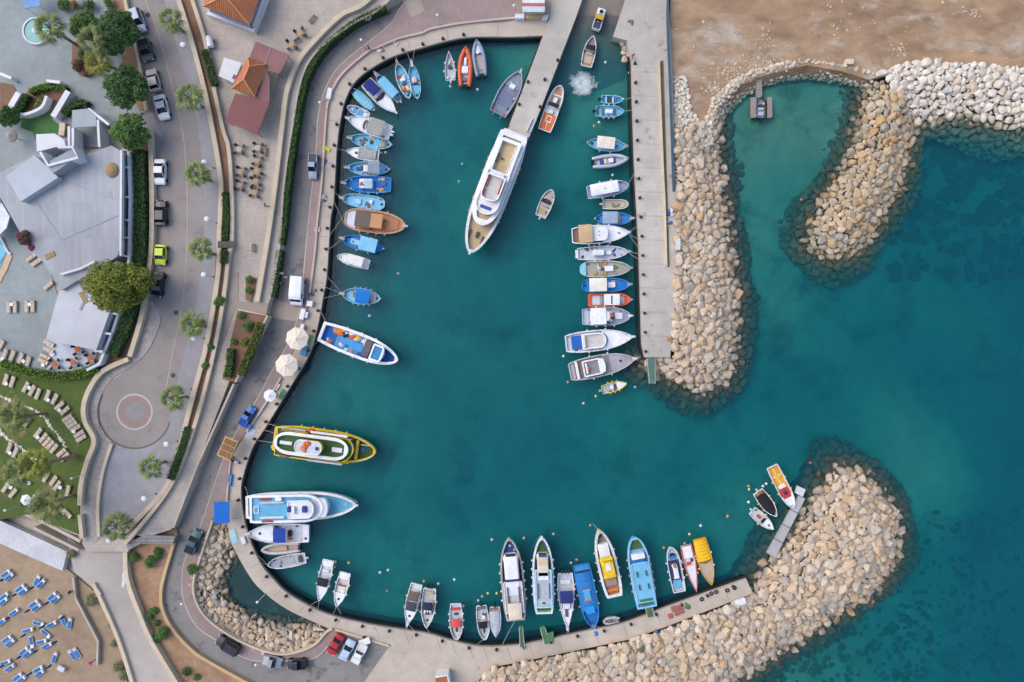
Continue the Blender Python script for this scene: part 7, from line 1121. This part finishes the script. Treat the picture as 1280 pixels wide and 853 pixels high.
boxes('crate', 'blue crate on the quay edge beside the large parasol', 381, 438.5, 7.5, 12, .5, '#2f7ea8', -.3); boxes('mat', 'green mat on the quay right of the upper large parasol', 387, 425, 5, 12, .06, '#5d8f66', -.3, cat='mat'); boxes('mat', 'green mat on the quay near the small white parasol', 353, 493, 6, 12, .06, '#4f8a5c', -.5, cat='mat'); boxes('board', 'pale board on the quay above the green mat', 347.5, 484, 3, 9, .3, '#d8d0c8', -.6); boxes('crate', 'bright blue crate behind the blue pickup', 312, 532.5, 6, 6, .7, '#2f78cc', -.5); boxes('mat', 'pale blue mat beside the bright blue crate', 313, 542, 8, 13, .05, '#b3c0cf', -.6, cat='mat')
boxes('kayak', 'blue kayak leaning on the quay wall above the blue canopy', 288, 600, 4.5, 14, .4, '#2f86d0', -.15, cat='kayak'); boxes('mat', 'light blue board lying on the curved mole', 292.5, 671, 7, 17, .1, '#9fd0dc', .25, cat='board'); boxes('dinghy_box', 'small white dinghy shell on the curved mole', 305, 675, 5, 9, .4, '#d9dbde', .3)
boxes('board', 'white sign board on the boulders below the south quay', 924.5, 752, 13, 7, .5, '#e4e4e6', .32, 1.6); boxes('ledge', 'pale plank ledge among boulders below the south quay', 793, 798, 13, 3.5, .4, '#d8cbb8', .3, 1.6); boxes('ledge', 'white sheet on the quay back edge', 688, 825, 13, 7, .3, '#dfe0e2', .1, 1.3); boxes('cabinet', 'grey white electric cabinet at the pier rubble', 846, 307, 5, 13, 1.1, '#d3d6d8', 0, 1.7); boxes('concrete_block', 'pale concrete block at the edge of the sand plot', 1060, 79, 9, 6, .7, '#d6c8b4', 0, 1.2)
bc = thing('canopy_roof', 'bright blue rectangular canopy over the quay pavement', 'canopy', P(277, 641, ZQ)); prism_part(bc, 'canvas', [(267.5, 628), (286.5, 628), (286.5, 654), (267.5, 654)], ZQ + 2.3, ZQ + 2.42, cloth('#1f6cc8'))
for x, y in ((269, 630), (285, 630), (269, 652), (285, 652)): p = P(x, y, ZQ + 2.3) - bc.location; MB().tube([(p.x, p.y, 0), (p.x, p.y, 2.3)], .05).build('post', metal('#cccccc'), bc)
pg = thing('pergola', 'wooden pergola roof with six brown panels on the quay', 'pergola', P(291.5, 558, ZQ), -.42); 
MB().box(-1.15, 1.15, -1.75, 1.75, 2.2, 2.32, .04).build('frame', mat('pergola_wood', '#cfa878', '#b8905f', .8, 2), pg)
for i in range(2):
    for j in range(3): MB().box(-.95 + i * 1.0, -.05 + i * 1.0, -1.5 + j * 1.05, -.62 + j * 1.05, 2.31, 2.42, .03).build('roof_panel', mat('brown_panel', '#8f6d4f', '#7c5c41', .85, 3), pg)
for x in (-1, 1):
    for y in (-1.6, 1.6): MB().tube([(x, y, 0), (x, y, 2.2)], .06).build('post', WOOD, pg)
sc_ = thing('scooter', 'white and black motor scooter parked beside the pergola', 'scooter', P(294.5, 576, ZQ), -.5); MB().box(-.8, .7, -.16, .16, .25, .6, .08).build('body', paint('#dfe2e8'), sc_); MB().box(-.7, .05, -.15, .15, .6, .72, .05).build('seat', RUBBER, sc_); MB().tube([(.55, -.35, .95), (.6, 0, .9), (.55, .35, .95)], .03).build('handlebar', RUBBER, sc_)
for x in (-.6, .7): MB().lathe([(.01, 0)] * 1 + [(.01, 0), (.01, .01)], (x, 0, .25), 6).build('hub', RUBBER, sc_); w_ = MB(); w_.loft([[(x + .25 * math.cos(t), y, .25 + .25 * math.sin(t)) for t in [6.283 * k / 12 for k in range(12)]] for y in (-.06, .06)]); w_.build('wheel', RUBBER, sc_)
# floating jetty by the south mole and the T dock in the lagoon
fj = thing('floating_jetty', 'floating grey jetty beside the southern boulder mole', 'jetty', P(982, 656, .5))
a, b, c, d = (999, 620), (1006.5, 623.5), (969, 698), (958.5, 692.5)
for k in range(4):
    t0, t1 = k / 4, (k + .96) / 4; prism_part(fj, 'deck_section', [quadpts(a, d, t0), quadpts(b, c, t0), quadpts(b, c, t1), quadpts(a, d, t1)], -.2, .5, mat('jetty_grey', '#b5b4b6', '#a5a4a6', .8, .8))
prism_part(fj, 'ramp', [(998, 608), (1007, 612), (1003.5, 621.5), (995, 617)], .1, .8, paint('#dcdcdf'))
td = thing('floating_dock', 'wooden T shaped floating dock in the lagoon', 'dock', P(952, 125, .5)); dk = mat('dock_wood', '#9a8f8a', '#887d78', .8, 2)
for k in range(8): prism_part(td, 'plank', [(945.5, 96 + k * 3.3), (952.5, 96 + k * 3.3), (952.8, 98.9 + k * 3.3), (945.8, 98.9 + k * 3.3)], .3, .75, dk)
for x0, x1 in ((938.5, 945.7), (959, 965)): prism_part(td, 'float', [(x0, 122), (x1, 121.5), (x1 + .5, 146.5), (x0 + .5, 147.5)], -.2, .5, dk)
gw = [('green gangway with white rails at the navy edged tour boat', [(649, 782), (653, 782), (656, 809), (650, 809)], '#4f7a4a'), ('green L shaped boarding step at the south quay', [(675, 784), (681, 783), (684, 792), (692, 790), (692, 802), (681, 806)], '#5a8457'), ('green stern gangway of the light blue tour boat', [(806, 759), (815, 758), (817, 771), (809, 772)], '#587a50'), ('old green steel gangway at the end of the long pier', [(808, 448), (818, 448), (818, 480), (811, 480)], '#5f8576')]
for lb, pts, col in gw:
    o = thing('gangway', lb, 'gangway', P(*pts[0], 1.2)); prism_part(o, 'ramp', pts, 1.15, 1.5, paint(col)); q = W(pts, 1.6)
    for i in (0, 1): s, e = (q[1], q[2]) if i == 0 else (q[0], q[-1]); o_ = o.location; MB().tube([s - o_ + Vector((0, 0, .6)), e - o_ + Vector((0, 0, .6))], .05, 5).build('rail', metal('#d6d9dc'), o)
nw = thing('gangway', 'white boarding gangway lying on the narrow pier by the huge yacht', 'gangway', P(664, 158, 1.75), 1.15)
for s in (-1, 1): MB().box(-1.2, 1.2, s * .3 - .05, s * .3 + .05, .02, .5).build('rail', paint('#e4e6ea'), nw)
MB().box(-1.2, 1.2, -.25, .25, .02, .1).build('ramp', paint('#b9bcc2'), nw)
for i, (x, y) in enumerate(((838, 770), (846, 766.5), (852, 764), (842, 761), (849, 759))):
    o = thing('pallet', 'faded red fish pallet on the south quay, ' + ['left', 'middle of the lower row', 'right', 'upper left', 'upper right'][i] + ' of the cluster', 'pallet', P(x, y, ZQ), .35, 'red pallets on the south quay')
    for k in range(4): MB().box(-.42, .42, -.4 + k * .22, -.25 + k * .22, .02, .16).build('slat', paint('#b5736a'), o)
    MB().box(-.42, -.34, -.4, .42, 0, .05).build('runner', paint('#a8675f'), o)
# bollards along the quays
bo = []
def bollard(px, py, z, lb, gr):
    p = P(px, py, z)
    if not bo:
        r = thing('bollard', 'x', 'bollard'); MB().lathe([(.2, 0), (.14, .1), (.13, .35), (.24, .42), (.2, .52), (.02, .55)], (0, 0, 0), 9).build('post', mat('iron', '#3a3735', '#2c2a29', .7, 3), r); MB().lathe([(.28, 0), (.28, .04), (.2, .06)], (0, 0, 0), 9).build('base_plate', mat('rust', '#6a4f40', None, .9, 3), r); bo.append(r)
    else: r = copy_tree(bo[0])
    r.location = p; tag(r, lb, 'bollard', gr)
def along(line, step, off):
    acc = 0; out = []; L_ = [Vector((a, b)) for a, b in line]
    for a, b in zip(L_[:-1], L_[1:]):
        d = (b - a).length
        while acc < d: t = a.lerp(b, acc / d); n_ = (b - a).normalized(); out.append((t.x + n_.y * off, t.y - n_.x * off)); acc += step
        acc -= d
    return out
for i, (x, y) in enumerate(along(heN[12:], 26, -3)): bollard(x, y, ZQ, f'small iron bollard on the curved west quay, {ordw(i)} from the north end', 'bollards on the west quay')
for i, (x, y) in enumerate(along(heR[4:] + heS, 34, -3)): bollard(x, y, ZQ, f'small iron bollard on the southern quay, {ordw(i)} from the blue canopy end', 'bollards on the south quay')
for i, (x, y) in enumerate(along([(789.5, 80), (794, 220), (799, 310), (803, 440)], 24, 4)): bollard(x, y, 1.75, f'small iron bollard on the long wide pier, {ordw(i)} from the slipway end', 'bollards on the long pier')
for i, (x, y) in enumerate(((660, 103), (649, 131), (675, 134), (681, 100), (697, 76))): bollard(x, y, 1.75, 'small iron bollard on the narrow pier, ' + ['upper left', 'lower left', 'lowest right', 'middle right', 'upper right'][i], 'bollards on the narrow pier')
# tyres hung along the south quay
for i, (x, y) in enumerate(((877, 749), (889, 742), (895, 740), (909, 738), (918, 735))):
    p = P(x, y, ZQ); o = thing('tyre', f'old black tyre lying on the south quay edge, {ordw(i)} from the left', 'tyre', (p.x, p.y, ZQ), 0, 'tyres on the south quay'); m = MB(); pth = [(.27 * math.cos(t), .27 * math.sin(t), .1) for t in [6.2832 * k / 12 for k in range(13)]]; m.tube(pth, .1, 6).build('tread', RUBBER, o); MB().tube([(a * .72, b * .72, c) for a, b, c in pth], .05, 5).build('bead', mat('bead', '#3a3a3d', None, .8, 3), o)
# buoys
buo = [(563, 108, '#d8dbd8'), (597, 112, WH), (498, 342, '#c9b9a5'), (462, 395, WH), (436, 704, '#e4c94a'), (419, 703, '#d8d5d0'), (418, 709, '#dfc14e'), (475, 716, WH), (485, 713, WH), (484, 739, '#9a8a86'), (530, 727, '#dfa070'), (548, 730, '#e2bcae'), (568, 725, WH), (579, 758, '#dfae98'), (598, 751, '#d3b3a8'), (603, 746, '#d98f6a'), (610, 742, '#dccf5a'), (621, 742, '#dcd55a'), (615, 675, '#e0c8b4'), (655, 673, '#e0b492'), (692, 668, '#d9a88a'), (714, 704, '#e6bda6'), (721, 700, '#c98a7a'), (738, 657, '#b59a80'), (862, 668, '#e6c6b8'), (876, 657.5, WH), (910, 645.5, '#d98a6c'), (1013, 579, '#c9484e'), (936, 608, '#d29a52'), (936.5, 612, '#d8cfa8'), (954, 608, '#e2e2d8'), (936, 628, WH), (958, 605, WH), (749, 153, WH), (743, 157.5, '#d8a888'), (766, 219, WH), (704.5, 445.5, WH), (710, 478, '#dd8a6c'), (729.5, 504.5, '#e3c9c0'), (745, 495.5, '#d9d44a'), (794, 484, '#b8a8ac'), (757, 78, WH), (787, 91, WH), (476, 191, '#e3d24a'), (482, 190.5, '#d9cfae'), (1002, 250, '#c9735a'), (373, 752, '#d8d5d0'), (578, 205, '#8fb8b8'), (574, 227, '#8fb8b8'), (909.5, 646, '#dd8a6c'), (856, 679.5, '#c98a7c'), (830, 685, '#c98a6a')]
BN = {}; buo.sort()
def cname(h):
    r, g, b = [int(h[i:i + 2], 16) for i in (1, 3, 5)]
    if min(r, g, b) > 200: return 'white'
    if r > 190 and g > 180 and b < 120: return 'yellow'
    if r > 190 and g < 100: return 'red'
    if r > 190 and b < 150: return 'orange'
    if abs(r - b) < 45: return 'greyish'
    return 'pinkish'
for i, (x, y, col) in enumerate(buo):
    p = P(x, y, .1); zone = 'off the southern quay' if y > 640 and x < 900 else ('near the floating jetty' if x > 900 else ('off the west quay' if x < 560 and y > 150 else ('near the long wide pier' if x > 690 else 'in the northern basin')))
    kb = (cname(col), zone); BN[kb] = BN.get(kb, -1) + 1
    o = thing('mooring_buoy', f'small {cname(col)} mooring buoy floating {zone}, {ordw(BN[kb])} from the left', 'buoy', (p.x, p.y, 0), 0, f'{cname(col)} buoys {zone}'); R = .24
    MB().lathe([(.02, -.28), (R * .8, -.15), (R, .03), (R * .8, .2), (.05, .3)], (0, 0, 0), 10).build('float', paint(col), o, True); MB().lathe([(.05, .28), (.07, .34), (.02, .4)], (0, 0, 0), 6).build('ring', metal('#888888'), o)
# prop wash behind the launching motorboat
fm = bpy.data.materials.new('foam'); fm.use_nodes = True; n = fm.node_tree.nodes; l = fm.node_tree.links; b = n['Principled BSDF']; b.inputs['Base Color'].default_value = (.75, .83, .84, 1); b.inputs['Roughness'].default_value = .8
tc = n.new('ShaderNodeTexCoord'); nz = n.new('ShaderNodeTexNoise'); nz.inputs['Scale'].default_value = .62; nz.inputs['Detail'].default_value = 10; nz.inputs['Roughness'].default_value = .68; nz.inputs['Distortion'].default_value = 1.2; l.new(tc.outputs['Object'], nz.inputs['Vector'])
gr = n.new('ShaderNodeVectorMath'); gr.operation = 'LENGTH'; l.new(tc.outputs['Object'], gr.inputs[0]); mr = n.new('ShaderNodeMapRange'); mr.inputs[1].default_value = 1.0; mr.inputs[2].default_value = 3.6; mr.inputs[3].default_value = .22; mr.inputs[4].default_value = -.4; l.new(gr.outputs['Value'], mr.inputs[0])
ad = n.new('ShaderNodeMath'); l.new(nz.outputs[0], ad.inputs[0]); l.new(mr.outputs[0], ad.inputs[1]); m3 = n.new('ShaderNodeMapRange'); m3.inputs[1].default_value = .4; m3.inputs[2].default_value = .86; m3.inputs[4].default_value = .72; l.new(ad.outputs[0], m3.inputs[0]); l.new(m3.outputs[0], b.inputs['Alpha'])
p = P(728, 105, 0); fo = MB().lathe([(3.7, .0), (2.8, .05), (1.4, .12), (.05, .1)], (0, 0, 0), 28, .85, 1).build('prop_wash_foam', fm, None, True, (p.x, p.y, .012)); tag(fo, 'white churned foam behind the launching motorboat', 'foam', None, 'stuff')
# people
def person(label, px, py, z, rot, top, legs, walk=.25):
    me = bpy.data.meshes.new('person'); j = [(0, 0, .95), (0, 0, 1.2), (0, 0, 1.42), (.02, 0, 1.55), (.03, 0, 1.68), (0, .2, 1.4), (walk * .6, .27, 1.15), (walk, .25, .92), (0, -.2, 1.4), (-walk * .6, -.27, 1.15), (-walk * .6, -.25, .92), (0, .1, .9), (-walk * .5, .11, .5), (-walk, .11, .06), (0, -.1, .9), (walk * .7, -.11, .5), (walk, -.11, .06), (-walk + .14, .12, .04), (walk + .14, -.12, .04)]
    ed = [(0, 1), (1, 2), (2, 3), (3, 4), (2, 5), (5, 6), (6, 7), (2, 8), (8, 9), (9, 10), (0, 11), (11, 12), (12, 13), (0, 14), (14, 15), (15, 16), (13, 17), (16, 18)]
    me.from_pydata(j, ed, []); rr = [.15, .15, .16, .06, .11, .07, .05, .04, .07, .05, .04, .1, .07, .05, .1, .07, .05, .04, .04]
    o = link('person', me, None, P(px, py, z + .8)); o.location.z = z; o.rotation_euler = (0, 0, rot); md = o.modifiers.new('skin', 'SKIN'); me.skin_vertices[0].data[0].use_root = True
    for i, r in enumerate(rr): me.skin_vertices[0].data[i].radius = (r, r)
    o.modifiers.new('sub', 'SUBSURF').render_levels = 1
    m = bpy.data.materials.new('clothes_' + top); m.use_nodes = True; n = m.node_tree.nodes; l = m.node_tree.links; tc = n.new('ShaderNodeTexCoord'); sx = n.new('ShaderNodeSeparateXYZ'); r = n.new('ShaderNodeValToRGB'); r.color_ramp.interpolation = 'CONSTANT'; l.new(tc.outputs['Object'], sx.inputs[0]); mp = n.new('ShaderNodeMath'); mp.operation = 'MULTIPLY'; mp.inputs[1].default_value = .5; l.new(sx.outputs[2], mp.inputs[0]); l.new(mp.outputs[0], r.inputs[0])
    el = r.color_ramp.elements; el.new(.5); el.new(.9)
    for e, (q, c) in zip(el, ((0, '#3a2f2a'), (.05, legs), (.48, top), (.77, '#b98a6c'))): e.position = q; e.color = rgb(c)
    el.new(.86).color = rgb('#2b2320'); l.new(r.outputs[0], n['Principled BSDF'].inputs['Base Color']); me.materials.append(m); tag(o, label, 'person'); return o
for lb, x, y, z, rot, tp, lg in (('person in a white top walking on the lower road left of the van', 352.8, 342, ZQ, -1.2, '#e6e6ea', '#d9d4cc'), ('person in pale pink clothes walking beside the one in white', 358, 347, ZQ, -1.2, '#d9bdb6', '#8a8f9a'), ('person in dark clothes walking nearest the crossing', 352.5, 354.5, ZQ, -1.4, '#4a4d58', '#33363e'), ('person in brown clothes standing by the plaza wall', 332, 257, ZT, .4, '#6b5348', '#3d3a3a'), ('person in black clothes at the top of the beach wall', 88.5, 740, 1.6, .3, '#24242a', '#2a2a30'), ('person in a pink top at the foot of the beach wall', 114.5, 828, 1.6, 1.2, '#c23f96', '#2f2a33'), ('person in dark clothes on the red pavement near the globe lamp', 461, 60, ZQ, .6, '#3a3d45', '#2d2f36'), ('person in a red top on the pier beside the slipway stones', 791, 70, 1.75, 2, '#b04a42', '#4a4d55')): person(lb, x, y, z, rot, tp, lg)
# scattered debris on the sand plot and lawn stones
rk = shapes(ROCKW, 2.6, 6)
for lb, x0, x1, y0, y1, k, z, s0, s1, gname in (('row of pale stepping stones across the lawn', 0, 0, 0, 0, 0, 0, 0, 0, ''),):
    root = thing('stone_row', 'curving row of pale edging stones across the lounger lawn', 'stones', (0, 0, 0)); rs = random.Random(4)
    for ln_ in ([(0, 495), (18, 503), (34, 509), (44, 513), (56, 522), (66, 536), (76, 548), (83, 560)], [(0, 538), (8, 548), (18, 554), (28, 562), (40, 572), (48, 577)]):
        for x, y in along(ln_, 3.4, 0):
            p = P(x, y, ZL); o = bpy.data.objects.new('stone', rk[rs.randrange(6)]); C.objects.link(o); o.parent = root; r = rs.uniform(.14, .34); o.location = (p.x + rs.uniform(-.1, .1), p.y, ZL + .05); o.scale = (r * 1.3, r, r * .6); o.rotation_euler = (0, 0, rs.uniform(0, 6))
rs = random.Random(8); vs = []; fs = []; off = 0
for k in range(900):
    cx, cy, sp_ = (rs.choice([(905, 90, 14), (935, 82, 18), (965, 76, 14), (895, 110, 8)])) if k > 420 else rs.choice([(900, 40, 16), (955, 50, 12), (1062, 20, 30), (1125, 65, 8), (1215, 15, 6), (1240, 75, 50), (990, 20, 60), (870, 70, 25), (1150, 40, 90)]); p = P(rs.gauss(cx, sp_), min(85 if k <= 420 else 118, rs.gauss(cy, sp_ * .5)), 1.25)
    if p.x < 26.6: continue
    r = .05 + .16 * rs.random() ** 3; mt = Matrix.Translation((p.x, p.y, 1.27)) @ Matrix.Rotation(rs.uniform(0, 6), 4, 'Z') @ Matrix.Diagonal((r * 1.3, r, r * .5, 1)); me = rk[k % 6]; vs += [tuple(mt @ v.co) for v in me.vertices]; fs += [tuple(i + off for i in q.vertices) for q in me.polygons]; off += len(me.vertices)
me = bpy.data.meshes.new('scattered_rubble'); me.from_pydata(vs, [], fs); me.materials.append(ROCK); tag(link('scattered_rubble', me), 'pale rubble scattered over the sand plot', 'rubble', None, 'stuff')

for lb, x, y in (('upper road manhole cover beside the silver blue estate car', 185, 19), ('upper road manhole cover left of the fifth street palm', 220, 391), ('manhole cover on the road entering the roundabout', 216.5, 469.5)):
    o = thing('manhole_cover', lb, 'manhole cover', P(x, y, ZT + .007)); MB().lathe([(.4, 0), (.4, .012), (.34, .016)], (0, 0, 0), 14).build('frame', mat('iron2', '#5f5a58', None, .8, 3), o); MB().lathe([(.33, .01), (.33, .022), (.02, .024)], (0, 0, 0), 14).build('lid', mat('iron3', '#4f4b4a', None, .8, 5), o)
